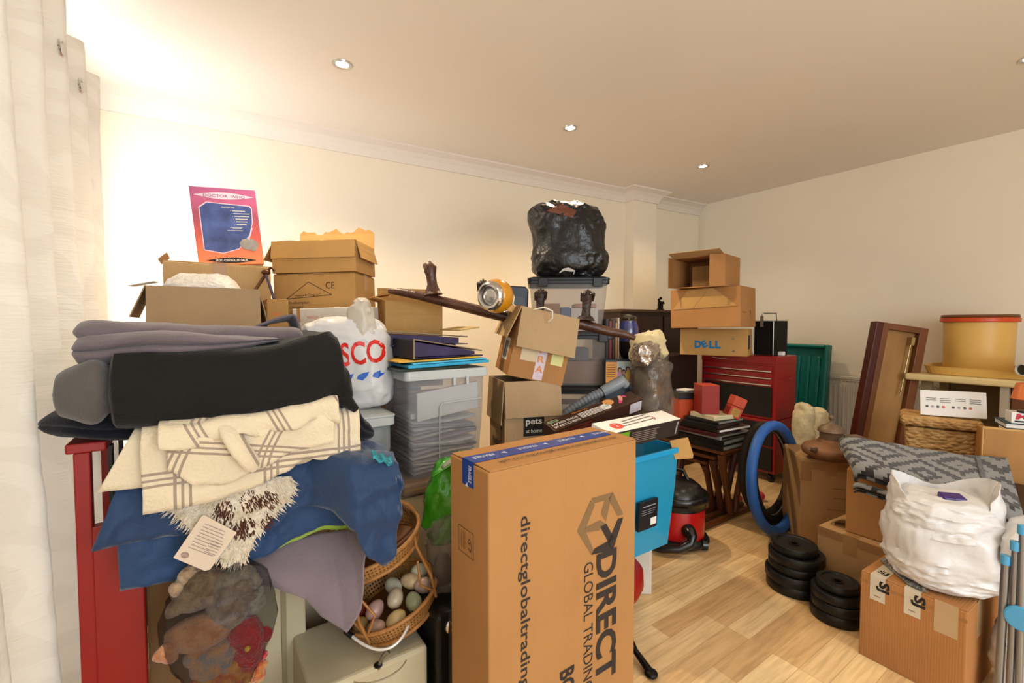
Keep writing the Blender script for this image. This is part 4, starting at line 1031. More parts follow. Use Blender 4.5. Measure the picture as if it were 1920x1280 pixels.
for k in range(16):
    c_, nm = cols[k % 6]; th = random.uniform(.007, .013)
    def sh(u, v, k=k, z=z): return (fit.o.x + .035 + .265 * u + .006 * math.sin(k * 2.1), fit.o.y + .03 + .225 * v, z + .010 * math.sin(u * 4 + k) * .6 + .012 * u * math.sin(k * 1.3) + .008)
    o = MB().grid(12, 4, sh).build('document_wallet', mat('wallet_' + nm, c_, .35, var=.15, scale=25, bump=.3, bscale=30), None, smooth=True, solid=th * .8)
    tag(o, 'plastic document wallet stacked inside the tall clear storage box', 'wallet', 'document wallets in the clear storage box'); z += .0125
o = MB().slab((fit.o.x + .045, fit.o.y + .012, z + .004), (.255, 0, .03), (0, .0, .105), (0, .012, 0)).build('white_papers', PAPER, None, bevel=.002); tag(o, 'thick block of white paper standing inside the clear storage box', 'paper')
o = MB().slab((fit.o.x + .03, fit.o.y + .04, z + .01), (.27, 0, .025), (.01, .21, 0.0), (0, 0, .02)).build('folded_papers', mat('paper_cream', 'CFC9C0', .7, var=.08), None, bevel=.002); tag(o, 'pile of folded papers behind the white paper block in the clear box', 'paper')
TOP = NC.z
# folders on the box
def folder(name, label, x0, x1, y0, y1, z, th, c, dz=0.0):
    o = MB().slab((x0, y0, z), (x1 - x0, 0.02, dz), (0, y1 - y0, 0), (0, 0, th)).build(name, mat('folder_' + c, c, .4, var=.05), None, bevel=.002); return tag(o, label, 'folder')
X0 = fit.o.x
folder('document_folder', 'black and green folder at the bottom of the folders on the clear box', X0 - .035, X0 + .22, fit.o.y - .012, fit.o.y + .25, TOP + .001, .010, '2A3A2E')
folder('document_folder', 'bright cyan plastic folder on the clear storage box', X0 - .0, X0 + .345, fit.o.y - .022, fit.o.y + .24, TOP + .012, .011, '2FA0C8', .006)
folder('document_folder', 'thin sky blue folder lying on the cyan folder', X0 + .02, X0 + .34, fit.o.y - .012, fit.o.y + .24, TOP + .0245, .006, '58B8DA', .006)
folder('document_folder', 'yellow card folder under the purple files', X0 - .03, X0 + .31, fit.o.y - .005, fit.o.y + .26, TOP + .032, .006, 'D2A640', .006)
PUR = mat('purple_cover', '251B3E', .32, var=.25, scale=9); BEDGE = mat('board_edge', '8E7C5A', .7, var=.1); PURIN = mat('file_lining', '15121C', .5, var=.2)
def lever_file(name, label, o, yaw, L=.30, W=.075, Hh=.062, open_=9):
    """lever-arch file lying on its back cover, front cover sprung open like a wedge"""
    t = thing(name, label, 'file', o, yaw)
    a = math.radians(open_)
    MB().box(0, L, 0, .28, 0, .004).build('back_cover', PUR, t, bevel=.001)
    MB().box(-.002, .003, 0, .28, 0, Hh).build('spine', PURIN, t, bevel=.001)
    MB().slab((0, 0, Hh), (L * math.cos(a), 0, -L * math.sin(a)), (0, .28, 0), (0, 0, .004)).build('front_cover', PUR, t, bevel=.001)
    mb = MB().slab((-.002, -.001, Hh + .002), (L * math.cos(a), 0, -L * math.sin(a)), (0, .002, 0), (0, 0, .0035)).box(-.003, .002, -.001, .002, 0, Hh + .003)
    mb.build('board_edging', BEDGE, t)
    MB().slab((.004, .01, Hh - .001), (L * .93 * math.cos(a), 0, -L * .93 * math.sin(a)), (0, .0, -.0), (0, 0, 0)) if False else None
    mb = MB().prism([(.006, .006), (L * .9, .006), (L * .9, max(.010, Hh - L * .9 * math.tan(a) - .004)), (.006, Hh - .006)], .015, .26); mb.build('shadowed_pages', mat('file_shadow', '3A2E52', .6, var=.3, scale=12), t)  # pages coloured as the shadow between the open covers
    MB().tube([(.06, .10, .006), (.06, .10, Hh - .02), (.09, .10, Hh - .015)], .003, 8).build('lever', STEEL, t, smooth=True)
    return t
f1 = lever_file('lever_arch_file', 'purple lever arch file lying open like a wedge on the yellow folder', (X0 + .03, fit.o.y + .0, TOP + .0445), math.radians(4), open_=9.5, Hh=.068)
f2 = lever_file('lever_arch_file', 'purple lever arch file behind and above the front wedge-shaped file', (X0 - .03, fit.o.y + .17, TOP + .085), math.radians(-4), L=.36, Hh=.055, open_=4)
o = MB().box(X0 - .03, X0 + .30, fit.o.y + .20, fit.o.y + .46, TOP + .039, TOP + .084).build('purple_box_file', PUR, None, bevel=.002); tag(o, 'purple box file lying under the rear purple lever arch file', 'file')
o = MB().slab((X0 + .27, fit.o.y + .10, TOP + .142), (.09, 0, .012), (0, .2, 0), (0, 0, .006)).build('note_card', mat('buff_card', 'B79A62', .7, var=.1), None); tag(o, 'buff card sticking out above the purple files', 'card')
# hidden support and open carton behind the files
t, fc = closed_carton('support_carton', 'plain carton buried behind the clear storage box', Ax(.60, 1.0, 1.92, 2.0, 0, .84), K2)
OB = at(722, 563, 2.08); fit2 = Fit(OB, math.radians(-10), 0.852, w=.27, d=.25)
t, fc = open_carton('open_carton', 'open gold-brown carton with its back flap upright below the carved wooden snake head', fit2, K6, {'back': (.075, 2, 0.0), 'left': (.05, 70, .01), 'front': (.06, 178, 0.01)})
MB().slab((-.03, .06, fit2.h + .02), (.06, -.03, .01), (.0, .08, -.004), (0, 0, .003)).build('carton_flap', K5, t)
# FRAGILE carton, rolled askew on the pets carton
NP_ = at(946, 716, 1.86)
t, fc = open_carton('pet_shop_carton', 'tall tan carton with a hanging flap and a black shop mark, under the taped carton', Fit(NP_, math.radians(-17), .40, w=.25, d=.24), K4, {'front': (.150, 174, 0.0), 'left': (.18, 176, .0)})
hP = NP_.z - .40
f_ = fc['front']
f_.rect('shop_mark', .082, .175, hP - .232, hP - .145, INK, t, .001)
f_.text('shop_lettering', 'pets', .092, hP - .181, .026, PAPER, t, w=.072, bold=.02, e=.002)
f_.text('shop_lettering', 'at home', .092, hP - .218, .017, PAPER, t, w=.072, e=.002)
fl = fc['left']
stroke(fl, 'arrow_mark', [(.19, hP - .33), (.19, hP - .20)], .006, INK, t, .001)
fl.polys('arrow_mark', [[(.178, hP - .208), (.202, hP - .208), (.19, hP - .178)]], INK, t, .001)
fl.text('fragile_lettering', 'FRAGILE', .05, hP - .29, .026, INK, t, w=.12, bold=.02)
sp = thing('support_carton', 'plain carton on the floor under the pet shop carton', 'box', (NP_.x - .02, NP_.y - .05, 0), math.radians(-17)); MB().box(0, .30, 0, .30, 0, .398).build('carton_body', K5, sp, bevel=.003)
NF = at(951, 703, 1.87)
fr_t = thing('taped_carton', 'tan carton sitting askew with a fragile tape, barcode label and yellow sticker', 'box', NF)
fyaw, froll = math.radians(-20), math.radians(12.5)
fr_t.rotation_euler = (Matrix.Rotation(froll, 3, _fw) @ Matrix.Rotation(fyaw, 3, 'Z')).to_euler()
w, d, h, k = .245, .25, .292, .005
mb = MB().box(0, w, 0, d, 0, k).box(0, w, 0, k, k, h).box(0, w, d - k, d, k, h).box(0, k, k, d - k, k, h).box(w - k, w, k, d - k, k, h); mb.build('carton_body', K2, fr_t)
flap_mesh((0, 0, h), (w + .012, 0, 0), (0, -.04, -.165)).build('carton_flap', K4, fr_t)
flap_mesh((0, 0, h), (0, d, 0), (-.035, 0, -.14)).build('carton_flap', K3, fr_t)
flap_mesh((0, d, h), (w, 0, 0), (0, .05, -.10)).build('carton_flap', K4, fr_t)
flap_mesh((.005, .005, h - .004), (w - .01, 0, 0), (0, d * .7, -.01)).build('carton_flap', K3, fr_t)
ff = Face((0, 0, 0), (1, 0, 0), (0, 0, 1)); fl = Face((0, d, 0), (0, -1, 0), (0, 0, 1))
ff.rect('fragile_tape', .108, .150, .004, h - .10, mat('tape_lilac', 'C8B6C0', .4, var=.12, scale=30), fr_t)
for ch, yy in (('F', .118), ('R', .078), ('A', .036)):
    ff.rot(.113, yy, 0).text('fragile_lettering', ch, 0, 0, .028, mat('print_tangerine', 'C8602A', .5, var=.3, scale=60, c2='D89A3A'), fr_t, w=.032, bold=.02, e=.0016)
ff.rect('paper_label', .038, .112, .075, .19, mat('label_cream', 'CDB996', .6, var=.05), fr_t, .0004)
ff.rect('yellow_sticker', .172, .225, .078, .17, mat('sticker_yellow', 'D6D08A', .6, var=.04), fr_t)
fl.rect('barcode_label', .085, .175, .055, .15, WHITE, fr_t)
random.seed(2); x_ = .095; rows = []
while x_ < .165:
    w1 = random.choice((.0012, .002, .0032)); rows.append([(x_, .065), (x_ + w1, .065), (x_ + w1, .138), (x_, .138)]); x_ += w1 + random.choice((.0012, .002))
fl.polys('barcode', rows, INK, fr_t, .0012)
# ball lamp
bpy.context.view_layer.update()
ORG = mat('enamel_mustard', 'C8860E', .22, var=.03, spec=.6, coat=.4)
LB = at(931, 555, 1.90)
bl = thing('ball_lamp', 'mustard yellow ball lamp with a chrome ring resting on the taped carton', 'lamp', LB)
ax = Vector((-.90, -.43, -.05)).normalized(); Mx = ax.to_track_quat('Z', 'Y').to_matrix().to_4x4()
MB().lathe([(.072 * math.sin(PI * j / 20), -.072 * math.cos(PI * j / 20)) for j in range(0, 15)] , 36, Mx, cap=False).build('lamp_shade', ORG, bl, smooth=True, solid=.002)
MB().lathe([(.058, .040), (.062, .044), (.060, .054), (.050, .062), (.040, .060), (.038, .05)], 36, Mx, cap=False).build('chrome_ring', STEEL, bl, smooth=True)
MB().lathe([(.001, .058), (.02, .056), (.036, .05), (.038, .046), (.001, .046)], 28, Mx).build('lamp_lens', mat('lens_grey', 'BDB8B0', .2, var=.05, metal=.6), bl, smooth=True)
MB().tube([(.03, .06, .02), (.055, .07, .0), (.06, .06, -.05)], .008, 10).build('swivel_arm', STEEL, bl, smooth=True)
MB().cyl(.04, -.068, -.060, 24, Matrix.Translation((.06, .05, 0))).build('lamp_foot', STEEL, bl, bevel=.003)
WCORD = mat('white_cord', 'D8D0BE', .4, var=0)
MB().tube([(.05, .07, .01), (.085, .06, .035), (.105, .045, .03), (.11, .03, .0), (.09, .01, -.03), (.10, -.01, -.055)], .0035, 8).build('lamp_cord', WCORD, bl, smooth=True)
c0 = at(1003, 580, 1.86) - LB; c1 = at(1020, 576, 1.85) - LB; c2 = at(1036, 583, 1.84) - LB; c3 = at(1036, 596, 1.84) - LB; c4 = at(1028, 604, 1.86) - LB
MB().tube([at(985, 590, 1.95) - LB, c0, c1, c2, c3, c4], .0035, 8).build('lamp_cord', WCORD, bl, smooth=True)
# carved wooden stand, upside down
CARV = mat('carved_wood', '4A2A1A', .38, var=.35, scale=14, bump=.35, bscale=60, spec=.5); CARVD = mat('carved_wood_dark', '2C1A12', .42, var=.35, scale=30, bump=.8, bscale=70, spec=.5)
A_, B_ = at(729, 545, 2.02), at(1190, 632, 2.06)
cs = thing('carved_stand', 'carved dark wooden stand lying upside down across the cartons with its feet up', 'stand', A_)
D_ = B_ - A_
def along(t, dz=0.0): return D_ * t + Vector((0, 0, dz))
pts = [along(0, .0), along(.03, .004), along(.12, .004), along(.25, -.004), along(.4, -.014), along(.55, -.022), along(.68, -.002), along(.78, .014), along(.88, .004), along(.96, .004), along(1.0, -.004)]
MB().tube(pts, [.016, .022, .026, .030, .032, .032, .032, .034, .028, .024, .014], 16, False, .75).build('rail', CARV, cs, smooth=True)
def carved_foot(px, py0, py1, d_, lean, paw, nm='foot'):
    a, b = at(px, py1, d_) - A_, at(px + lean, py0, d_) - A_
    hgt = (b - a).length; up = (b - a).normalized()
    mb = MB()
    if paw:
        mb.tube([a, a + up * hgt * .3, a + up * hgt * .55, a + up * hgt * .8], [.024, .019, .021, .026], 12)
        for k in range(5):
            q = -.022 + .011 * k; rv = _rt * q
            mb.tube([a + up * hgt * .62 + rv, a + up * hgt * .86 + rv * 1.15 - _fw * .016, a + up * hgt * (1.0 - .05 * abs(k - 2)) + rv * 1.05 - _fw * .006], [.008, .008, .005], 8)
    else:
        mb.tube([a, a + up * hgt * .3, a + up * hgt * .6, a + up * hgt * .82, a + up * hgt * .92 - _rt * .012, a + up * hgt * .94 - _rt * .030], [.036, .022, .022, .030, .024, .008], 14)
        mb.ball(a + up * hgt * .9 - _rt * .004, .022, 14, 10)
    mb.tube([a - up * .006, a + up * .012], [.042, .03], 16)
    mb.warp(lambda v: v + Vector((1, 1, 1)) * .003 * fbm(v, 60)).build(nm, CARVD if paw else CARV, cs, smooth=True)
carved_foot(812, 494, 550, 2.0, -6, False, 'snake_head_foot')
carved_foot(1098, 543, 598, 2.02, 4, True); carved_foot(1012, 541, 596, 2.25, 2, True); carved_foot(908, 524, 580, 2.25, -2, True)
e0, e1 = at(908, 580, 2.25) - A_, at(1012, 596, 2.25) - A_
MB().tube([e0 + (e0 - e1) * .4, e0, e1, e1 + (e1 - e0) * .8], .018, 12, False, .8).build('rail', CARV, cs, smooth=True)
# black device behind the lamp
BD_ = at(949, 581, 2.32)
bd = thing('black_device', 'glossy black plastic appliance behind the mustard ball lamp', 'appliance', BD_, math.radians(-34))
GBL = mat('gloss_black', '0E0F12', .18, var=.1, spec=.6)
MB().prism([(0, -.05), (.11, -.05), (.115, .10), (.10, .12), (.01, .125), (0, .115)], 0, .10).build('appliance_body', GBL, bd, bevel=.006)
MB().prism([(.03, 0.0), (.10, 0.0), (.105, .065), (.045, .07)], -.008, .0).build('appliance_panel', mat('slate_panel', '4A5058', .25, var=.2), bd, bevel=.003)
p = BD_; hc = thing('support_carton', 'plain carton hidden behind the taped carton', 'box', (p.x - .02, p.y - .01, 0), math.radians(-34)); MB().box(.02, .13, .0, .08, 0, p.z - .052).build('carton_body', K5, hc, bevel=.003)
# clear boxes with black lids
SC = at(1062, 560, 2.58); yawS = math.radians(-37)
W3, D3, H3 = .425, .33, .272
zt_ = at(1062, 521, 2.5).z
BLKLID = mat('black_lid', '17171A', .35, var=.05)
CBOX = mat('clear_box', 'C6C0BC', .22, var=0, clear=.76, spec=.4)
u_ = Vector((math.cos(yawS), math.sin(yawS), 0)); v_ = Vector((-math.sin(yawS), math.cos(yawS), 0))
labs = ['clear storage box with a black lid on top of its stack, carrying the black sack', 'middle clear storage box with a black lid behind the taped carton', 'lower clear storage box with a black lid behind the grey hose']
stack_z = []
for k in range(3):
    z = zt_ - .02 - H3 - k * .2945
    dx = (0, .03, .02)[k]
    o0 = Vector((SC.x, SC.y, z)) - u_ * (W3 / 2 - dx) - v_ * D3 / 2
    tote('lidded_storage_box', labs[k], o0, yawS, W3, D3, H3, .03, CBOX, BLKLID, lid=BLKLID, lid_h=.02, rim=.01, rimh=.02)
    stack_z.append(o0)
def inbox(name, label, k, x0, x1, y0, y1, z0, z1, m, cat):
    o0 = stack_z[k]; t = MB().box(x0, x1, y0, y1, z0, z1).build(name, m, None, bevel=.003); t.location = o0; t.rotation_euler = (0, 0, yawS); return tag(t, label, cat)
inbox('packed_box', 'brown cardboard packing at the left inside the top clear box', 0, .045, .17, .05, .27, .006, .15, mat('pack_terracotta', 'B47E58', .8, var=.1), 'box')
inbox('packed_box', 'blue printed box inside the top clear box', 0, .175, .225, .045, .25, .006, .13, mat('pack_blue', '2F5E9C', .5, var=.2), 'box')
inbox('packed_box', 'white printed box inside the top clear box', 0, .23, .375, .045, .25, .006, .125, PAPER, 'box')
inbox('packed_box', 'terracotta box lid lying high inside the top clear box', 0, .25, .37, .06, .26, .128, .15, mat('pack_terracotta', 'B47E58'), 'box')
inbox('packed_box', 'brown box in the bottom of the middle clear box', 1, .05, .375, .05, .28, .006, .13, mat('pack_brown', '9C7458', .8, var=.08), 'box')
inbox('packed_box', 'dark grey electrical case above the brown box in the middle clear box', 1, .09, .3, .07, .24, .132, .20, mat('pack_slate', '50525A', .5, var=.1), 'case')
inbox('packed_box', 'dark grey case inside the lower clear box', 2, .05, .375, .05, .28, .006, .18, mat('pack_slate', '50525A'), 'case')
inbox('packed_box', 'white sheet against the front of the lower clear box', 2, .12, .24, .038, .046, .05, .19, PAPER, 'paper')
s0 = stack_z[2]; hs = thing('support_carton', 'plain carton on the floor under the lidded storage boxes', 'box', s0 * 1.0, yawS); hs.location.z = 0; MB().box(.01, W3 - .01, .01, D3 - .01, 0, s0.z - .001).build('carton_body', K5, hs, bevel=.003)
# black rubbish sack with things poking out
SACK = mat('black_sack', '141416', .34, var=.2, scale=8, bump=.7, bscale=30, spec=.5)
so = stack_z[0] + u_ * (W3 / 2) + v_ * D3 / 2; so.z = zt_ + .001
sk = thing('rubbish_sack', 'bulging black rubbish sack standing on the top clear storage box', 'sack', so, yawS)
def sack_shape(P):
    t = (P.z + .2) / .4
    return (P.x * (1.0 + .06 * math.sin(t * 9)) + .01 * math.sin(t * 5), P.y, P.z + .02 * (P.x < 0) * max(0, t - .6) - .03 * (P.x / .2) * max(0, t - .55))
so_o = blob(.195, .15, .200, 120, 90, .68, .46, .018, 6, .013, 8, seed=3, shape=sack_shape).warp(lambda v: v + Vector((v.x, v.y, .02)).normalized() * .006 * ridge(v + Vector((3, 3, 3)), 22, 2)).build('sack_body', SACK, sk, smooth=True)
bv = bvh_of(so_o)
fS = Face((0, -.3, 0), (1, 0, 0), (0, 0, 1))
mb = MB()
pp = [(-.12, .345), (-.05, .39), (.04, .345), (.02, .305)]
for i in range(6):
    for j in range(3):
        def q(u, v):
            a = Vector(pp[0]).lerp(Vector(pp[1]), v); b = Vector(pp[3]).lerp(Vector(pp[2]), v); c = a.lerp(b, u); return (c.x, c.y)
        conform_poly(mb, fS, [q(i / 6, j / 3), q((i + 1) / 6, j / 3), q((i + 1) / 6, (j + 1) / 3), q(i / 6, (j + 1) / 3)], bv, .003)
mb.build('brown_patch', mat('patch_brown', '6A3C28', .5, var=.15), sk)
mb = MB(); conform_poly(mb, fS, [(-.05, .02), (.03, .012), (.035, .03), (.0, .045), (-.03, .04)], bv, .004); mb.build('torn_hole', PAPER, sk)
hdp = so + u_ * .055 + v_ * .02 + Vector((0, 0, .385))
o = blob(.036, .034, .045, 32, 22, .9, .8, .008, 30, .004, 40, seed=8, flat_bottom=False).build('carved_ornament', CARVD, None, smooth=True, loc=hdp - Vector((0, 0, .035))); tag(o, 'dark carved knob sticking out of the top of the black sack', 'carving')
# books between the stack and the blue pot
bz = .905
hB = thing('support_carton', 'plain carton hidden under the photo box and plastic bags', 'box', (1.67, 1.645, 0), math.radians(-34)); MB().box(0, .22, 0, .14, 0, .66).build('carton_body', K5, hB, bevel=.003)
b0 = at(1134, 690, 2.42)
for k, (c_, nm, th, hh) in enumerate([('2A1A1C', 'dark brown', .016, .225), ('7A2A2A', 'dark red', .015, .215), ('3A2A24', 'black-brown', .014, .22), ('B08A6A', 'tan', .012, .205), ('C9B79A', 'cream', .008, .23)]):
    q = b0 + _rt * (.004 + sum((.016, .015, .014, .012, .008)[:k]) * 1.12); q.z = .662
    t = thing('upright_book', nm + ' book standing upright beside the stack of lidded boxes', 'book', q, math.radians(-34), 'upright books beside the lidded boxes')
    m = mat('cover_' + c_, c_, .5, var=.1); H_ = hh + .29
    MB().box(0, .002, 0, .16, 0, H_).box(th - .002, th, 0, .16, 0, H_).box(0, th, 0, .002, 0, H_).build('book_cover', m, t)
    MB().box(.002, th - .002, .003, .156, .003, H_ - .004).build('pages', PAPER, t)
# family photo box, blue pot with frog
PBk = at(1136, 674, 2.36); pbx = thing('photo_box', 'printed retail box with a picture of four people below the blue pot', 'box', (PBk.x, PBk.y, .662), math.radians(-36))
hb_ = PBk.z - .662
MB().box(0, .155, 0, .15, 0, hb_).build('box_body', mat('box_darkblue', '1F2A3A', .4, var=.1), pbx, bevel=.002)
fp = Face((0, 0, 0), (1, 0, 0), (0, 0, 1))
fp.rect('orange_panel', .0, .058, hb_ - .12, hb_ - .012, mat('print_amber', 'D8902E', .4, var=.1), pbx)
fp.lines('panel_text', [(.006, .05, hb_ - .03 - .012 * k, .003) for k in range(6)], mat('print_brown', '4A3324'), pbx, .0014)
fp.rect('picture_panel', .058, .155, hb_ - .125, hb_ - .008, mat('print_pale_sky', 'A8B8B8', .4, var=.3, scale=30), pbx)
for (x, y, c1, c2) in [(.072, -.055, 'B0789A', '2A1C18'), (.092, -.066, '5A4A6A', '2A1C18'), (.113, -.05, 'C8A448', '3A2218'), (.136, -.062, 'A85A78', '2A1A16')]:
    fp.disc('printed_figure', x, hb_ + y - .035, .014, .03, mat('pf_' + c1, c1, .5, var=.2), pbx, .0016); fp.disc('printed_hair', x, hb_ + y + .002, .011, .014, mat('pf_' + c2, c2, .5, var=0), pbx, .002); fp.disc('printed_face', x + .001, hb_ + y - .002, .007, .010, mat('pf_skin', 'B88468', .5, var=0), pbx, .0024)
fp.rect('blue_band', 0, .155, hb_ - .15, hb_ - .128, mat('print_steel', '4A6A90', .4, var=.2), pbx)
PT = at(1177, 664, 2.48)
pt = thing('blue_pot', 'cobalt blue glazed pot with a dark foot and rim', 'pot', (PT.x, PT.y, PBk.z + .002))
COB = mat('cobalt_glaze', '16286E', .15, var=.35, scale=30, spec=.7, coat=.5)
MB().lathe([(.03, 0), (.042, .01), (.05, .05), (.055, .09)], 32).build('pot_foot', mat('dark_glaze', '1A1416', .25, var=.2), pt, smooth=True)
MB().lathe([(.055, .09), (.058, .12), (.055, .165), (.046, .19), (.046, .20), (.040, .20), (.040, .18)], 32, cap=False).build('pot_body', COB, pt, smooth=True)
fg = thing('bronze_frog', 'small mottled bronze frog figurine on the rim of the blue pot', 'figurine', (PT.x, PT.y, PBk.z + .202))
FRG = mat('frog_bronze', '4E4434', .45, .3, var=.5, scale=60, bump=.4, bscale=90)
mb = MB().ball((0, 0, .018), .024, 18, 12, 1.5, 1.0, .75).ball((-.032, -.004, .022), .014, 14, 10, 1.1, 1.1, .8)
mb.tube([(.022, -.016, .02), (.036, -.026, .014), (.016, -.03, .004)], [.010, .008, .006], 8).tube([(-.018, -.016, .018), (-.022, -.026, .003)], [.007, .005], 8).tube([(.022, .016, .02), (.036, .026, .014), (.016, .03, .004)], [.010, .008, .006], 8).tube([(-.018, .016, .018), (-.022, .026, .003)], [.007, .005], 8).ball((-.036, -.01, .033), .005).ball((-.036, .006, .033), .005)
mb.cyl(.048, -.002, .004, 24); mb.build('frog_body', FRG, fg, smooth=True)
# plastic bags
FILM = mat('crackly_film', 'B8B0A6', .08, var=0, clear=.84, spec=.9, bump=1.0, bscale=24)
BB = at(1222, 762, 2.3)
o = dropped(blob(.075, .06, .155, 48, 40, .7, .55, .010, 10, .012, 18, seed=6)).build('brown_bagged_cloth', mat('brown_bag', '4A3424', .15, var=.35, scale=14, bump=.8, bscale=30, spec=.8, c2='7A604A'), None, smooth=True, loc=(BB.x, BB.y, .663)); tag(o, 'brown stuff in a crinkled clear bag beside the dark wardrobe', 'bag')
o = dropped(blob(.088, .07, .165, 48, 40, .7, .5, .014, 9, .018, 16, seed=16)).build('outer_film', FILM, None, smooth=True, loc=(BB.x, BB.y, .6625)); tag(o, 'crinkled clear plastic film round the brown stuff', 'film')
CB = at(1206, 668, 2.28)
cbg = thing('fleece_bag', 'clear bag of cream fleece slumped on top of the brown bagged cloth', 'bag', (CB.x + .015, CB.y - .01, .945))
dropped(blob(.09, .06, .075, 48, 30, .7, .7, .014, 10, .010, 18, seed=26, shape=lambda P: (P.x, P.y, P.z + .35 * P.x * (P.x > -.02)))).build('cream_fleece', mat('fleece', 'C9B888', .85, var=.15, sheen=.5), cbg, smooth=True)
dropped(blob(.055, .045, .055, 40, 26, .7, .7, .008, 16, .014, 22, seed=27)).build('silver_film', mat('silver_film', 'A89C90', .12, .75, var=.3, scale=30, bump=1.0, bscale=28), cbg, smooth=True, loc=(-.062, -.045, .0))
MB().grid(10, 6, lambda u, v: (.03 + .09 * u, -.03 + .06 * v, .115 + .03 * math.sin(u * 3) - .045 * u * u + .01 * math.sin(v * 7))).build('film_corner', FILM, cbg, smooth=True, solid=.001)
# tray under them
TR = at(1202, 775, 2.05); o = MB().box(0, .13, 0, .13, 0, .02).build('clear_tray', CBOX, None, bevel=.003, loc=(TR.x, TR.y, .0)); o.location = (TR.x - .01, TR.y + .02, .664); tag(o, 'shallow clear plastic tray under the crinkled bag', 'tray')
# dark wardrobe with figurine
WD = on_y(1166, 579, 2.52)
wz = thing('dark_wardrobe', 'tall dark wooden cabinet against the cream wall behind the plastic bags', 'cabinet', (WD.x, 2.52, 0))
MB().box(0, 1.0, .01, .33, 0, WD.z - .02).build('cabinet_body', DWOOD, wz, bevel=.003)
MB().box(-.015, 1.015, -.01, .34, WD.z - .025, WD.z).build('cabinet_top', mat('oiled_wood', '4A3422', .4, var=.25, scale=6), wz, bevel=.004)
for k in range(2): MB().box(.02 + k * .515, .515 + k * .515, 0, .012, .05, WD.z - .05).build('door', DWOOD, wz, bevel=.003)
FG = on_y(1238, 578, 2.62)
gf = thing('dark_figurine', 'small dark bronze figurine of an embracing pair on the dark cabinet', 'figurine', (FG.x, 2.62, WD.z + .001))
BZ = mat('dark_bronze', '15120F', .35, .5, var=.3)
mb = MB().cyl(.035, 0, .012, 20).tube([(-.014, 0, .01), (-.012, 0, .05), (-.010, 0, .085)], [.016, .018, .014], 10).tube([(.014, 0, .01), (.012, .0, .045), (.01, 0, .08)], [.016, .018, .014], 10).ball((.004, 0, .108), .013).ball((-.02, 0, .095), .012).tube([(-.03, 0, .085), (-.02, -.02, .07), (.02, -.018, .075)], .006, 8).tube([(.03, 0, .08), (.03, -.018, .06), (-.01, -.02, .055)], .006, 8)
mb.build('figurine_body', BZ, gf, smooth=True)

# hose
HOSE = mat('grey_hose', '6C7074', .4, var=.1)
hp = [at(1042, 800, 1.97), at(1052, 782, 1.97), at(1078, 762, 1.98), at(1105, 746, 1.98), at(1130, 734, 1.98)]
hs = thing('vacuum_hose', 'grey corrugated vacuum hose with a smooth cuff behind the shoe box', 'hose', hp[0])
pl = [Vector((hp[0].x + .02, hp[0].y + .06, .021)), Vector((hp[0].x + .01, hp[0].y + .05, .3)), Vector((hp[0].x, hp[0].y + .02, .6))] + hp
fine = []
for a, b in zip(pl, pl[1:]):
    n = 18
    for k in range(n): fine.append(a.lerp(b, k / n) - hp[0])
MB().tube(fine, [.021 if (k // 2) % 2 else .0185 for k in range(len(fine))], 14).build('corrugated_tube', HOSE, hs, smooth=True)
MB().tube([hp[-1] - hp[0], at(1150, 723, 1.98) - hp[0], at(1166, 714, 1.98) - hp[0], at(1173, 722, 1.99) - hp[0]], [.023, .026, .027, .02], 16).build('smooth_cuff', mat('grey_cuff', '7E848A', .3, var=.05), hs, smooth=True)
# shoe stretcher box and pole box: printed boxes lying tilted on the bin
def tilted_box(name, label, p_fl, p_fr, p_bl, thick, m, cat='box'):
    """box given by front-left, front-right and back-left corners of its printed face"""
    X = (p_fr - p_fl); L = X.length; X.normalize(); Y = p_bl - p_fl; Y = Y - X * Y.dot(X); W = Y.length; Y.normalize(); Z = X.cross(Y)
    t = thing(name, label, cat); M = Matrix((X, Y, Z)).transposed().to_4x4(); M.translation = p_fl - Z * thick; t.matrix_world = M
    t.rotation_euler = M.to_euler()
    MB().box(0, L, 0, W, 0, thick).build('box_body', m, t, bevel=.0015)
    return t, L, W, Face((0, 0, thick), (1, 0, 0), (0, 1, 0)), Face((0, 0, 0), (1, 0, 0), (0, 0, 1)), Face((L, 0, 0), (0, 1, 0), (0, 0, 1))
CHOC = mat('print_chocolate', '3E241A', .35, var=.08)
a, b = at(1040, 808, 1.70), at(1205, 747, 1.92)
c = at(1021, 790, 1.76)
sx, L, W, ft, ffr, fe = tilted_box('shoe_stretcher_box', 'brown printed box of ladies shoe stretchers lying tilted behind the tall carton', a, b, c, .062, CHOC)
ft.text('title_lettering', 'LADIES SHOE', .012, W * .40, W * .16, PAPER, sx, w=.125, bold=.02)
ft.text('title_lettering', 'STRETCHERS', .012, W * .14, W * .16, PAPER, sx, w=.125, bold=.02)
ft.rect('maker_badge', .008, .055, W * .66, W * .86, mat('badge_green', '8A9C7A', .4, var=.2), sx)
ft.lines('badge_text', [(.014, .05, W * .74, .003)], INK, sx, .0012)
ft.text('script_lettering', 'Wonder Foot', .13, W * .78, W * .12, mat('print_amber2', 'D88A2A', .4, var=0), sx, w=.08, shear=.3)
ft.lines('small_print', [(.145, .145 + (.13, .15, .14, .15, .12)[k], W * (.60 - .1 * k), .004) for k in range(5)], PAPER, sx)
ft.disc('orange_roundel', .315, W * .74, .026, .02, mat('print_apricot', 'DB9A56', .4, var=0), sx); ft.disc('white_roundel', .285, W * .44, .024, .02, PAPER, sx)
ft.text('roundel_lettering', 'shoes', .27, W * .42, .008, INK, sx, w=.03)
ft.polys('shoe_picture', [[(.345, W * .30), (.36, W * .28), (.375, W * .42), (.395, W * .70), (.405, W * .60), (.413, W * .64), (.41, W * .86), (.39, W * .9), (.372, W * .72), (.358, W * .5)]], mat('print_pink', 'D2487C', .4, var=.1), sx, .0014)
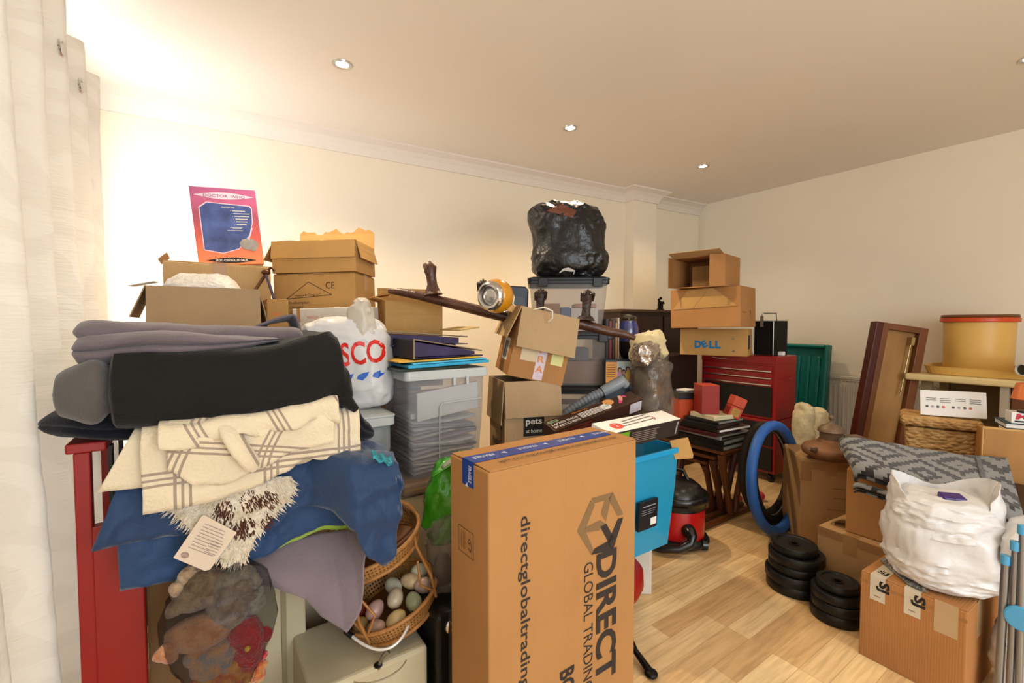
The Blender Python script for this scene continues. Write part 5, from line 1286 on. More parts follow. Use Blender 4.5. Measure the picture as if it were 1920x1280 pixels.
ft.polys('foot_picture', [[(.365, W * .5), (.378, W * .45), (.392, W * .72), (.395, W * .95), (.38, W * .95)]], mat('print_skin', 'DCA688', .4, var=0), sx, .0017)
ffr.rect('white_side_panel', L - .07, L - .004, .008, .054, mat('print_lavender', 'C9C4CE', .4, var=.05), sx)
ffr.lines('side_print', [(.03, .18, .02 + .012 * k, .005) for k in range(3)], mat('print_dullred', '7A2A22', .4, var=.3), sx)
a, b = at(1147, 813, 1.50), at(1277, 785, 1.76); c = at(1106, 794, 1.56)
px_, L, W, ft, ffr, fe = tilted_box('pole_set_box', 'white and black printed box with a green patch lying on the blue bin', a, b, c, .066, WHITE)
ffr.rect('dark_side', .0, L, .0, .066, mat('print_graphite', '2E2A28', .35, var=.1), px_, .0005)
ffr.rect('green_patch', .015, .10, .0, .060, mat('print_leaf', '6FA02E', .35, var=.25, scale=25), px_, .0009)
ffr.polys('patch_pale_shape', [[(.04, .02), (.06, .016), (.075, .036), (.06, .05)]], mat('print_mist', 'B9C4BC', .4, var=.2, scale=60), px_, .0014)  # pale shape on the green patch
random.seed(4)
ffr.lines('small_print', [(.115, .115 + random.uniform(.14, .19), .012 + .0075 * k, .0022) for k in range(6)], mat('print_taupe', '8A7A70', .5, var=0), px_, .001)
ffr.rot(L - .014, .008, 90).text('vertical_lettering', 'MINERVA', 0, 0, .011, PAPER, px_, w=.05, e=.0012)
ft.disc('red_roundel', .075, W * .46, .030, W * .24, mat('print_coral', 'D24A3C', .4, var=0), px_)
ft.text('number_lettering', '2', .066, W * .34, W * .24, WHITE, px_, e=.0016)
for k in range(3):
    y0 = W * (.34 + .18 * k); stroke(ft, 'pole_picture', [(.10 + .015 * k, y0), (.30, y0 + .012 + .004 * k)], .004, mat('print_steelgrey', '5A5450', .3, .5, var=.1), px_)
stroke(ft, 'pole_picture_end', [(.29, W * .36), (.305, W * .5), (.30, W * .62)], .005, mat('print_coral', 'D24A3C'), px_, .0014)
# blue bin
CYAN = mat('cyan_plastic', '2694BE', .22, var=.03, clear=.10, spec=.5); CYANR = mat('cyan_rim', '1E92C6', .22, var=.02, spec=.5)
NBb = at(1279, 836, 1.82); wB, dB = .43, .34
tb_ = tote('blue_storage_bin', 'translucent cyan storage bin with a black product label beside the tall carton', (NBb.x - wB, NBb.y, .262), 0, wB, dB, NBb.z - .262, .03, CYAN, CYANR, rim=.010, rimh=.022)
fbn = Face((0, .0, 0), (1, 0, 0), (0, .0, 1))
lt = Face((.0, .016, .0), (1, 0, 0), (0, -.055, 1))
lt.rect('product_label', .17, .275, .115, .225, mat('label_black', '16181C', .4, var=.05), tb_, .012)
lt.rect('label_barcode', .235, .268, .128, .155, PAPER, tb_, .0135)
lt.lines('label_print', [(.185, .26, .205, .004), (.18, .262, .192, .0015), (.18, .255, .184, .0015), (.18, .25, .176, .0015)], mat('print_silver', '8C949C', .4, var=0), tb_, .0138)
o = dropped(blob(.16, .12, .13, 30, 20, .6, .6, .01, 8, seed=3)).build('packed_bundle', mat('teal_bundle', '3C8EA4', .7, var=.2), None, smooth=True, loc=(NBb.x - .22, NBb.y + .17, .268)); tag(o, 'bundle packed inside the cyan storage bin', 'bundle')
MB().box(0, .06, 0, .04, 0, .0).build('x', K6, None) if False else None
KF = at(1256, 824, 1.74)
o = MB().rings([[at(1256, 826, 1.80), at(1290, 820, 1.80), at(1300, 852, 1.80), at(1299, 859, 1.80), at(1266, 861, 1.80)], [p + Vector((.002, .004, 0)) for p in (at(1256, 826, 1.80), at(1290, 820, 1.80), at(1300, 852, 1.80), at(1299, 859, 1.80), at(1266, 861, 1.80))]]).build('loose_card', K6, None); tag(o, 'loose tan card flap hanging over the rim of the cyan bin', 'card')
# stool under the bin
stl = thing('scroll_leg_stool', 'red topped stool on black iron scroll legs under the cyan bin', 'stool', (1.215, 1.205, 0))
RDV = mat('red_vinyl', '8E1512', .4, var=.1); IRON = mat('black_iron', '120F0E', .4, .5, var=.2, bump=.3, bscale=80)
MB().lathe([(.10, .15), (.15, .155), (.165, .19), (.163, .235), (.14, .258), (.001, .261)], 40).build('seat', RDV, stl, smooth=True)
for k, a in enumerate((math.radians(263), math.radians(20), math.radians(120))):
    c_, s_ = math.cos(a), math.sin(a)
    R_ = [(.13, .17), (.165, .13), (.15, .09), (.17, .05), (.215, .02), (.25, .012)] if k else [(.12, .17), (.15, .15), (.155, .12), (.16, .08), (.20, .04), (.275, .012)]
    MB().tube([(r * c_, r * s_, z) for r, z in R_], [.020, .022, .015, .010, .010, .013], 12).build('leg', IRON, stl, smooth=True)
    MB().ball((R_[-1][0] * c_, R_[-1][0] * s_, .012), .017, 14, 8, 1.3, 1.3, .7).build('foot', IRON, stl, smooth=True)
o = MB().slab((1.45, 1.30, 0.0), (.10, -.075, 0), (.0, .0, .255), (.02, .03, 0)).warp(lambda v: v + Vector((.006, .006, 0)) * fbm(v, 18)).build('white_bag', mat('white_paper_bag', 'C9C0B2', .6, var=.06), None, bevel=.004); tag(o, 'white paper bag standing on the floor under the cyan bin', 'bag')
# green bag, clear bag behind the tall carton
GRN = mat('green_film', '3F9A1E', .22, var=.12, scale=8, bump=.8, bscale=18, spec=.6)
gbp = at(848, 905, 1.46)
g_ = thing('green_carrier_bag', 'bright green glossy carrier bag squeezed behind the tall carton', 'bag', (gbp.x + .02, gbp.y + .0, .46), math.radians(-20))
blob(.085, .055, .125, 56, 40, .7, .6, .016, 9, .016, 12, seed=12, shape=lambda P: (P.x + .12 * P.z, P.y, P.z)).build('bag_body', GRN, g_, smooth=True)
MB().grid(16, 8, lambda u, v: (-.055 + .13 * u, -.075 + .11 * v, .25 + .02 * math.sin(u * 5) - .02 * v)).build('grey_contents', mat('grey_card', '9A968E', .6, var=.1), g_, smooth=True, solid=.004)
MB().tube([(-.08, -.05, .22), (-.03, -.085, .262), (.04, -.08, .268), (.085, -.03, .255)], .008, 8, False, .4).build('bag_rim', GRN, g_, smooth=True)
MB().box(.03, .06, -.08, -.075, .245, .275).build('paper_slip', PAPER, g_)
cb2 = at(832, 1040, 1.36)
o = dropped(blob(.035, .04, .10, 30, 26, .8, .7, .008, 14, .014, 24, seed=33)).build('clear_bag', FILM, None, smooth=True, loc=(cb2.x, cb2.y, .36)); tag(o, 'small crinkled clear bag on the black case beside the tall carton', 'bag')
o = dropped(blob(.028, .032, .05, 24, 18, .8, .8, .006, 20, seed=34)).build('dark_contents', mat('dark_berry', '3A2024', .6, var=.3), None, smooth=True, loc=(cb2.x, cb2.y, .362)); tag(o, 'dark contents inside the small crinkled clear bag', 'bundle')
# ================================================================= the tall shipping carton
NA = at(916, 884, 1.0)
fit = Fit(NA, math.radians(1.5), 0.0, pxr=1193.5, pxl=844)
t = thing('shipping_carton', 'tall narrow brown shipping carton standing in front, printed with a hexagon logo', 'box', fit.o, fit.yaw)
w, d, h = fit.w, fit.d, fit.h
KB = board('kraft_main', 'A87A4A', .06)
MB().box(0, w, 0, d, 0, h - .003).build('carton_body', KB, t, bevel=.005, seg=3)
MB().slab((0.004, .001, h - .003), (w - .008, 0, 0), (0, d / 2 - .004, .003), (0, 0, .003)).build('lid_flap', KB, t, bevel=.001)
MB().slab((0.004, d / 2 + .002, h), (w - .008, 0, 0), (0, d / 2 - .004, -.003), (0, 0, .003)).build('lid_flap', KB, t, bevel=.001)
BTAPE = mat('blue_tape', '24408E', .3, var=.06); TWH = mat('tape_white', 'C4CCE0', .4, var=0)
MB().box(-.001, w * .93, d / 2 - .026, d / 2 + .026, h + .003, h + .0042).box(-.0012, .0, d / 2 - .026, d / 2 + .026, h - .058, h + .0042).build('fragile_tape', BTAPE, t)
top = Face((0, 0, h + .0044), (-1, 0, 0), (0, -1, 0))
for k in range(4):
    x = -.075 - k * .135
    top.text('tape_lettering', 'FRAGILE', x - .0, -d / 2 - .010, .014, TWH, t, w=.06, bold=.02, e=.0004)
    top.polys('tape_arrow', [[(x - .035, -d / 2 - .010), (x - .02, -d / 2 - .002), (x - .035, -d / 2 + .008)]], TWH, t, .0005)
lf_ = Face((0, d, 0), (0, -1, 0), (0, 0, 1))
lf_.rot(d / 2 + .008, h - .012, -90).text('tape_lettering', 'FRAGILE', -.004, -.004, .014, TWH, t, w=.040, bold=.02, e=.002)
lf_.poly('tape_tab', [(d / 2 - .012, h - .060), (d / 2 + .0, h - .060), (d / 2 - .002, h - .050)], TWH, t, .0018)
top2 = Face((0, 0, h + .001), (-1, 0, 0), (0, -1, 0))
top2.text('top_lettering', 'directglobaltradingboxes.co.uk', -.455, -.040, .0145, INK, t, w=.405, e=.0032)
# handling marks on the narrow side
bx0, by0 = d * .44, h - .228
stroke(lf_, 'handling_box', [(bx0 - .035, by0), (bx0 + .035, by0), (bx0 + .035, by0 + .062), (bx0 - .035, by0 + .062), (bx0 - .035, by0)], .0012, BRINK, t)
for k in range(4): stroke(lf_, 'handling_mark', [(bx0 - .028 + .008 * k, by0 + .012), (bx0 - .028 + .008 * k, by0 + .052)], .0012, BRINK, t)
stroke(lf_, 'handling_mark', [(bx0 + .012, by0 + .02), (bx0 + .022, by0 + .014), (bx0 + .028, by0 + .03), (bx0 + .018, by0 + .045), (bx0 + .010, by0 + .035), (bx0 + .022, by0 + .03)], .002, BRINK, t)
# front prints: pixel-measured positions on the front panel
u3 = Vector((math.cos(fit.yaw), math.sin(fit.yaw), 0)); n3 = Vector((math.sin(fit.yaw), -math.cos(fit.yaw), 0))
def onfront(px, py):
    r = ray(px, py); k = (fit.o - _C).dot(n3) / r.dot(n3); q = _C + r * k - fit.o; return (q.dot(u3), q.z)
ffm = Face((0, 0, 0), (1, 0, 0), (0, 0, 1))
KGREY = mat('print_khaki', '7A5E3C', .7, var=0); KINK = mat('print_charcoal', '2E2622', .7, var=.05)
def P4(*pp): return [onfront(820 + x / 2.56, 780 + y / 2.56) for x, y in pp]
ffm.polys('hexagon_logo', [P4((738, 394), (842, 364), (828, 396), (752, 418)), P4((842, 364), (892, 470), (864, 478), (820, 396)), P4((804, 400), (832, 402), (808, 504), (784, 468)),
                          P4((736, 402), (756, 424), (708, 546), (670, 552)), P4((670, 552), (708, 546), (748, 638), (738, 664)), P4((706, 536), (780, 498), (808, 516), (776, 548), (712, 558))], KGREY, t, .0009)
ffm.polys('hexagon_logo_dark', [P4((866, 492), (892, 484), (842, 642), (814, 612)), P4((738, 665), (754, 634), (822, 596), (842, 642)), P4((780, 530), (810, 514), (848, 586), (822, 606))], KINK, t, .0010)
def vtext(nm, s, x_left_px, x_right_px, py0, py1, m, bold=0.0, w_chars=None):
    """lettering running downwards, tops of the letters to the right; returns nothing"""
    (xa, za) = onfront(x_left_px, py0); (xb, zb2) = onfront(x_right_px, py0); (_, z1) = onfront(x_left_px, py1)
    hgt = abs(xb - xa); f = Face(ffm.p(xa, za), (0, 0, -1), (1, 0, 0))
    f.text(nm, s, 0, 0, hgt, m, t, w=za - z1, bold=bold, e=.0009)
def Q(x, y): return 820 + x / 2.56, 780 + y / 2.56
vtext('web_lettering', 'directglobaltradingboxes', Q(402, 0)[0], Q(446, 0)[0], Q(0, 484)[1], Q(0, 484)[1] + (Q(0, 1280)[1] - Q(0, 484)[1]) * 24 / 17.6, KINK, .012)
vtext('company_lettering', 'DIRECT', Q(768, 0)[0], Q(858, 0)[0], Q(0, 664)[1], Q(0, 1285)[1], KINK, .035)
vtext('company_lettering', 'GLOBAL TRADING', Q(704, 0)[0], Q(748, 0)[0], Q(0, 710)[1], Q(0, 710)[1] + (Q(0, 1280)[1] - Q(0, 710)[1]) * 14 / 12.9, KINK)
vtext('size_lettering', 'BOX', Q(590, 0)[0], Q(655, 0)[0], Q(0, 1228)[1], Q(0, 1420)[1], KINK, .03)
ffm.lines('crease', [], KINK, t) if False else None
for xx in (.235, .36): ffm.rect('crease_line', xx, xx + .001, .0, h - .02, mat('kraft_crease', 'B0834F', .7, var=0), t, .0003)
# ================================================================= RIGHT SIDE
Y90 = -PI / 2
# red tool chest on its roll cabinet (drawers face the room)
TRED = mat('toolbox_red', '8E0C10', .32, var=.04, spec=.5); TBLK = mat('toolbox_black', '121212', .4, var=.05)
CX, CY0, CY1 = 3.37, 1.60, 2.19
ch = thing('tool_chest', 'red metal tool chest with slim drawers carrying the computer carton', 'tool chest', (CX, CY1, .455), Y90)
wC = CY1 - CY0
MB().box(0, wC, 0, .29, 0, .46).build('chest_body', TRED, ch, bevel=.006)
MB().box(-.002, wC + .002, -.004, .292, .40, .462).build('chest_lid', TRED, ch, bevel=.006)
for k, z in enumerate((.345, .295, .245)):
    d_ = MB().box(.03, wC - .03, -.012, 0, z, z + .045).build('drawer', TRED, ch, bevel=.002)
    MB().box(.03, wC - .03, -.022, -.010, z + .002, z + .011).build('drawer_pull', STEEL, d_, bevel=.002)
d_ = MB().box(.03, wC - .03, -.012, 0, .02, .235).build('front_panel', TBLK, ch, bevel=.003)
MB().box(.05, .16, -.015, -.012, .205, .209).box(.05, .16, -.015, -.012, .19, .194).build('panel_trim', STEEL, d_)
MB().tube([(.10, -.012, .43), (.16, -.03, .425), (.22, -.012, .43)], .004, 8).build('lid_catch', STEEL, ch, smooth=True)
MB().tube([(wC + .001, .10, .30), (wC + .014, .11, .30), (wC + .014, .19, .30), (wC + .001, .20, .30)], .005, 8).build('side_handle', TRED, ch, smooth=True)
rc = thing('roll_cabinet', 'red and black roller cabinet under the red tool chest', 'tool cabinet', (CX - .02, CY1 + .01, 0), Y90)
wR = wC + .02
MB().box(0, wR, 0, .33, .07, .454).build('cabinet_body', TRED, rc, bevel=.005)
for k in range(2): q = MB().box(.02, wR - .02, -.012, 0, .09 + .18 * k, .255 + .18 * k).build('drawer', TBLK, rc, bevel=.003); MB().box(.02, wR - .02, -.02, -.011, .24 + .18 * k, .25 + .18 * k).build('drawer_pull', TBLK, q)
for X in (.05, wR - .05):
    for Y in (.05, .28): MB().cyl(.032, -.012, .012, 18, Matrix.Translation((X, Y, .033)) @ Matrix.Rotation(PI / 2, 4, 'Y')).box(X - .015, X + .015, Y - .015, Y + .015, .03, .07).build('caster', BLACKP, rc)
# support beside the chest for the overhanging cartons
sc = thing('dark_cupboard', 'dark brown cupboard in shadow beside the red tool chest', 'cupboard', (2.98, 2.50, 0), Y90)
MB().box(0, .28, 0, .36, 0, .905).build('cupboard_body', DWOOD, sc, bevel=.003); MB().box(.01, .27, -.012, 0, .03, .89).build('door', DWOOD, sc)
# cartons on top
TOPZ = .917
DN = at(1275, 672, 3.08); DL = Vector((DN.x, DN.y, TOPZ + .002))
dy = math.radians(-68)
def towards(px, py, z):  # point on a level plane
    return on_z(px, py, z)
dA = at(1275, 645, 3.45)
dt = thing('computer_carton', 'long tan carton with blue computer-maker lettering on the red tool chest', 'box', (dA.x, dA.y, .918), dy)
dw, dd, dh = .46, .26, .195
MB().box(0, dw, 0, dd, 0, dh).build('carton_body', K6, dt, bevel=.004)
fD = Face((0, 0, 0), (1, 0, 0), (0, 0, 1)); DBL = mat('print_cyanblue', '1F6FA4', .5, var=0)
for s_, x_, r_ in (('D', .105, 0), ('E', .166, 28), ('L', .206, 0), ('L', .247, 0)):
    f0 = fD.rot(x_, .056 - (.002 if r_ else 0), r_); f0.text('maker_lettering', s_, 0, 0, .05 if not r_ else .046, DBL, dt, w=.048 if s_ == 'D' else .038, bold=.06)
fD.lines('small_marks', [(.355, .375, .135, .004), (.355, .375, .12, .008), (.36, .38, .03, .012)], mat('print_greybrown', '7A6A54', .6, var=0), dt)
Face((dw, 0, 0), (0, 1, 0), (0, 0, 1)).rect('side_label', .02, .12, .05, .15, mat('print_inkblue', '32405A', .5, var=.3, scale=80), dt)
cA = at(1258, 580, 3.36)
ct2 = thing('taped_moving_carton', 'large tan carton with trapezoid flaps above the computer carton', 'box', (cA.x, cA.y, 1.118), rot=(0, math.radians(-1.2), math.radians(-78)))
cw, cd, chh = .485, .33, .280
MB().box(0, cw, 0, cd, 0, chh).build('carton_body', K2, ct2, bevel=.006)
MB().slab((0.025, -.003, .125), (cw - .05, 0, 0), (.05, -.0, chh - .13), (0, .002, 0)) if False else None
f2 = Face((0, 0, 0), (1, 0, 0), (0, 0, 1))
f2.poly('front_flap', [(.02, .135), (cw - .02, .145), (.31, chh - .004), (.13, chh - .01)], K6, ct2, .006)
stroke(f2, 'flap_crease', [(.17, .14), (.27, chh - .02)], .003, K5, ct2, .0065)
Face((cw, 0, 0), (0, 1, 0), (0, 0, 1)).lines('side_mark', [(.03, .12, .10, .003), (.20, .21, .09, .03)], mat('print_brown'  , '4A3324'), ct2)
oA = at(1262, 510, 3.28)
ot = thing('top_open_carton', 'open carton lying on its side at the top of the stack by the corner', 'box', (oA.x, oA.y, 1.405), math.radians(-78))
ow, od, oh, k = .36, .30, .215, .005
MB().box(0, ow, 0, od, 0, k).box(0, ow, 0, od, oh - k, oh).box(0, k, 0, od, k, oh - k).box(ow - k, ow, 0, od, k, oh - k).box(0, ow, od - k, od, k, oh - k).build('carton_body', K2, ot)
flap_mesh((0, 0, oh), (ow * .98, 0, 0), (0, -.085, .028)).build('carton_flap', K3, ot)
flap_mesh((0, 0, 0), (0, 0, oh), (-.01, -.06, 0)).build('carton_flap', K5, ot)
flap_mesh((ow, 0, 0), (0, 0, oh), (-.085, -.05, 0)).build('carton_flap', K2, ot)
MB().slab((.10, .10, .006), (.16, .0, 0), (0, 0, .15), (0, .004, 0)).build('inner_divider', KIN, ot)
# projector / slide case
pA = on_x(1412, 668, 3.42); pc = thing('projector_case', 'black portable case with a silver edge and handle on the red tool chest', 'case', (pA.x, pA.y, .918), math.radians(-90))
MB().box(0, .15, 0, .20, 0, .255).build('case_body', mat('black_leathercloth', '0C0B0B', .6, var=.15, spec=.2), pc, bevel=.005)
mb = MB().tube([(.004, -.003, .004), (.146, -.003, .004), (.146, -.003, .251), (.004, -.003, .251)], .004, 8, True); mb.build('silver_edging', mat('satin_silver', 'A8A49C', .35, .8, var=.05), pc, smooth=True)
MB().tube([(.06, .005, .23), (.06, .0, .30), (.065, .01, .312), (.08, .17, .312), (.08, .18, .25)], .005, 8).box(.05, .072, -.006, .0, .21, .29).build('carry_handle', mat('satin_silver', 'A8A49C'), pc, smooth=False)
WB = at(1488, 660, 3.2); o = MB().box(-.015, .02, -.02, .02, 0, .03).build('white_block', WHITE, None, bevel=.006, loc=(3.49, 1.63, .918)); tag(o, 'tiny white block on the far end of the red tool chest', 'block')
# teal tray leaning at the wall
TEA = mat('teal_plastic', '0E6F66', .4, var=.06, spec=.4)
tA = on_x(1553, 652, 4.20)
tt = thing('teal_tray', 'teal green plastic tray standing on end against the wall behind the red tool chest', 'tray', (4.12, tA.y, .02), rot=(0, math.radians(7), 0))
tw, th_ = .46, .965
mb = MB()
ro = [(0, 0), (tw, 0), (tw, th_), (0, th_)]
MB().box(.03, .045, 0, tw, 0, th_).build('tray_floor', TEA, tt, bevel=.01)
MB().box(-.03, .045, 0, .03, 0, th_).box(-.03, .045, tw - .03, tw, 0, th_).box(-.03, .045, .03, tw - .03, th_ - .03, th_).box(-.03, .045, .03, tw - .03, 0, .03).build('tray_rim', TEA, tt, bevel=.012)
for k in range(5): MB().box(.015, .032, .07 + k * .075, .10 + k * .075, .08, th_ - .10).build('tray_rib', TEA, tt, bevel=.008)
# radiator
RADM = mat('radiator_white', 'CDC6B8', .4, var=.02)
rd = thing('wall_radiator', 'white panel radiator on the right wall behind the tall wooden panel', 'radiator', (XR, 1.74, .14), Y90)
MB().box(0, 1.1, -.085, -.07, 0, .56).build('front_panel', RADM, rd, bevel=.006)
mb = MB()
for k in range(32): mb.box(.02 + k * .033, .036 + k * .033, -.093, -.084, .04, .52)
mb.build('panel_flutes', RADM, rd, bevel=.004)
MB().box(0, 1.1, -.088, -.02, .56, .585).build('top_grille', RADM, rd, bevel=.004)
mb = MB()
for k in range(40): mb.box(.03 + k * .026, .045 + k * .026, -.0892, -.087, .545, .552)
mb.build('grille_slots', mat('slot_grey', '9A9488', .6, var=0), rd)
MB().box(0, .01, -.085, -.02, 0, .57).box(1.09, 1.1, -.085, -.02, 0, .57).build('side_panel', RADM, rd, bevel=.003)
for X in (.15, .95): MB().box(X, X + .03, -.03, 0, .1, .5).build('wall_bracket', RADM, rd)
# mahogany panel leaning against the table
MAH = mat('mahogany', '4A1A10', .35, var=.2, scale=8, stretch=(1, 1, .2)); VEN = mat('panel_veneer', 'B08650', .45, var=.22, scale=7, stretch=(1, 1, .35), c2='94683A')
pA, pB, pC_ = on_x(1664, 604, 3.64), on_x(1742, 597, 3.80), on_x(1600, 960, 3.58)
# leaning board: lower edge on the floor, upper edge towards the wall
low0 = Vector((3.52, 1.20, .012)); wv = Vector((.25, -.22, 0)); up = (pA - low0)
mp_ = thing('framed_board', 'tall framed wooden panel with a mahogany edge leaning beside the cream table', 'panel', low0)
upn = up.normalized(); LH = up.length; wn_ = (wv - upn * wv.dot(upn)).normalized(); WL = .27; nn = wn_.cross(upn)
M = Matrix((wn_, nn, upn)).transposed().to_4x4(); M.translation = low0; mp_.rotation_euler = M.to_euler()
MB().box(0, WL, .012, .03, 0, LH).build('panel_board', VEN, mp_, bevel=.002)
MB().box(-.045, 0, -.03, .035, 0, LH).build('panel_edge', MAH, mp_, bevel=.006)
MB().box(0, .035, -.028, .012, 0, LH).box(WL - .05, WL, -.028, .012, 0, LH).box(.035, WL - .05, -.028, .012, LH - .04, LH).box(.035, WL - .05, -.028, .012, 0, .04).build('panel_frame', mat('panel_walnut', '6E4020', .4, var=.2, scale=8), mp_, bevel=.003)
MB().box(WL - .09, WL - .07, -.03, .012, LH - .12, LH - .07).tube([(WL - .085, -.02, LH - .1), (WL - .09, -.02, LH - .45)], .004, 8).build('panel_latch', mat('latch_brass', 'A89468', .35, .8, var=.1), mp_)
# cream table with tray and tub
CRT = mat('cream_melamine', 'D8C088', .4, var=.03); YEL = mat('maize_plastic', 'D8AC5C', .4, var=.03, spec=.4); ORR = mat('orange_rim', 'C84A20', .4, var=.04)
tx0, ty1, ty0, tz = 3.72, .985, -.25, .835
tbl = thing('cream_table', 'cream topped table along the right wall carrying the yellow tub', 'table', (tx0, ty1, 0), Y90)
Lt, Wt = ty1 - ty0, XR - .01 - tx0
MB().box(0, Lt, 0, Wt, tz - .042, tz).build('table_top', CRT, tbl, bevel=.014, seg=4)
TLG = mat('table_panel', '8A7858', .55, var=.08)
for X in (.06, Lt - .12): MB().box(X, X + .05, .10, .15, 0, tz - .042).build('leg', TLG, tbl, bevel=.003); MB().box(X, X + .05, Wt - .15, Wt - .10, 0, tz - .042).build('leg', TLG, tbl, bevel=.003)
MB().box(.05, Lt - .05, Wt - .10, Wt - .085, .30, tz - .042).build('modesty_panel', TLG, tbl)
MB().box(.42, .455, .04, Wt - .12, 0, tz - .042).build('side_panel', mat('pale_panel', 'A89A84', .5, var=.05), tbl)
MB().box(.46, .9, .08, Wt - .14, .05, tz - .044).build('inner_unit', mat('umber_panel', '6A3E1E', .5, var=.15), tbl)
tray = thing('yellow_tray', 'shallow maize yellow tray under the yellow tub', 'tray', (tx0 + .02, ty1 - .03, tz + .001), Y90)
mb = MB().rings([[(x * s_ + cx_, y * s2 + cy_, z) for x, y in [(.31 * sgn(math.cos(2 * PI * k / 40), .5), .24 * sgn(math.sin(2 * PI * k / 40), .5)) for k in range(40)]] for s_, s2, z, cx_, cy_ in ((.95, .95, 0, .33, .27), (1, 1, .045, .33, .27), (1.02, 1.02, .05, .33, .27), (.99, .99, .05, .33, .27), (.94, .94, .006, .33, .27))], True, True)
mb.build('tray_body', YEL, tray, smooth=False, bevel=.002)
tc0 = at(1834, 690, 2.95)
tub = thing('yellow_tub', 'large round maize yellow tub with an orange lid rim on the cream table', 'tub', (4.06, .715, tz + .008))
MB().lathe([(.150, 0), (.158, .01), (.162, .16), (.166, .318)], 56).build('tub_body', YEL, tub, smooth=True)
MB().lathe([(.178, .318), (.181, .322), (.181, .342), (.176, .346), (.170, .346), (.170, .318)], 56, cap=False).build('tub_rim', ORR, tub, smooth=False)
MB().lathe([(.001, .346), (.174, .346), (.178, .352), (.174, .364), (.001, .366)], 56).build('tub_lid', mat('umber_plastic', '6A4224', .4, var=.05), tub, smooth=False)
# rolled paper on the tray's right end
pr = thing('paper_roll', 'roll of white paper with its dark open end on the right of the yellow tray', 'paper roll', (3.66, .475, tz + .066), rot=(PI / 2, 0, math.radians(55)))
MB().lathe([(.028, 0), (.032, 0), (.032, .40), (.028, .40), (.028, 0)], 28, cap=False).build('roll_body', PAPER, pr, smooth=False)
MB().cyl(.0275, .01, .38, 24).build('roll_hollow_shade', mat('roll_inside', '3A382E', .8, var=.1), pr)  # dark plug painted as the shade inside the open roll
# wicker basket with lid + white box
def weave(name, c, c2):
    m = mat(name, c, .6, var=.2, scale=20, c2=c2, bump=0)
    nt = m.node_tree; N = nt.nodes; L = nt.links; p = N['Principled BSDF']; tc = N.new('ShaderNodeTexCoord')
    v = N.new('ShaderNodeTexVoronoi'); v.inputs['Scale'].default_value = 42; mp = N.new('ShaderNodeMapping'); mp.inputs['Scale'].default_value = (1, 1, 1.6); L.new(tc.outputs['Object'], mp.inputs[0]); L.new(mp.outputs[0], v.inputs['Vector'])
    b = N.new('ShaderNodeBump'); b.inputs['Strength'].default_value = .9; b.inputs['Distance'].default_value = .012; b.invert = True; L.new(v.outputs['Distance'], b.inputs['Height']); L.new(b.outputs['Normal'], p.inputs['Normal']); return m
HYA = weave('hyacinth_weave', 'A0703A', 'C29A60')
wA = on_z(1692, 776, .69); wyaw = math.radians(-74)
wk = thing('hyacinth_basket', 'woven water hyacinth basket with a lid under the cream table edge', 'basket', (wA.x, wA.y, .42), wyaw)
WK = .285
mb = MB().rings([[(WK / 2 + (x - .5) * WK * s_, .11 + (y - .5) * .22 * s_, z) for x, y in ((0, 0), (1, 0), (1, 1), (0, 1))] for s_, z in ((.84, 0), (.92, .21))]); mb.build('basket_body', HYA, wk, bevel=.012)
MB().box(-.008, WK + .008, -.008, .228, .215, .268).build('basket_lid', HYA, wk, bevel=.018, seg=3)
stp = thing('wooden_chest', 'low wooden chest under the woven basket', 'chest', (wA.x, wA.y, 0), wyaw); MB().box(0, WK, 0, .24, 0, .418).build('chest_body', DWOOD, stp, bevel=.003)
wb2 = thing('white_printed_box', 'white printed box tilted on the lid of the woven basket', 'box', Vector((wA.x, wA.y, .692)) + Vector((math.cos(wyaw), math.sin(wyaw), 0)) * .07 + Vector((-math.sin(wyaw), math.cos(wyaw), 0)) * .03, rot=(math.radians(-12), math.radians(-2), wyaw))
MB().box(0, .235, 0, .04, 0, .125).build('box_body', WHITE, wb2, bevel=.002)
f_ = Face((0, 0, 0), (1, 0, 0), (0, 0, 1)); random.seed(9); GR_ = mat('print_grey2', '6A6A6A', .5, var=0)
f_.lines('small_print', [(.022 + .052 * k, .060 + .052 * k, .085 - .009 * q, .003) for k in range(4) for q in range(2 + (k % 2))], GR_, wb2)
for k in range(8): f_.disc('printed_symbol', .025 + .02 * k + (.015 if k > 3 else 0), .045, .006, .006, mat('sym_%s' % ('grey', 'pale', 'grey', 'red')[k % 4], ('5A5A5A', 'A89898', '7A7A7A', 'C46A5A')[k % 4], .5, var=.1), wb2)
# copper kettle pot
COPP = mat('old_copper', '6A5440', .5, .25, var=.35, scale=14, bump=.15, bscale=40); COPB = mat('old_copper_bright', '7A5438', .5, .25, var=.35, scale=14)
kA = on_z(1556, 862, .47)
kt = thing('copper_urn', 'old copper and pewter urn with a domed lid and finial on the left floor carton', 'urn', (kA.x + .06, kA.y + .02, .458))
MB().lathe([(.06, 0), (.09, .008), (.125, .03), (.13, .05), (.118, .07), (.085, .085), (.06, .093), (.055, .105)], 40).build('urn_body', COPB, kt, smooth=True)
MB().lathe([(.050, .105), (.050, .135), (.054, .14)], 36, cap=False).build('urn_neck', COPP, kt, smooth=True)
MB().lathe([(.054, .14), (.06, .145), (.057, .158), (.042, .174), (.015, .184), (.006, .196), (.007, .202), (.013, .21), (.012, .22), (.004, .229), (.001, .23)], 36).build('urn_lid', COPP, kt, smooth=True)
MB().tube([(.04, -.045, .115), (.065, -.085, .125), (.085, -.115, .118), (.095, -.132, .10), (.096, -.135, .075)], [.016, .013, .009, .007, .006], 12).build('urn_handle', COPP, kt, smooth=True)
MB().tube([(-.11, .02, .06), (-.14, .03, .065), (-.16, .035, .075)], [.014, .011, .009], 12).build('urn_spout', COPP, kt, smooth=True)
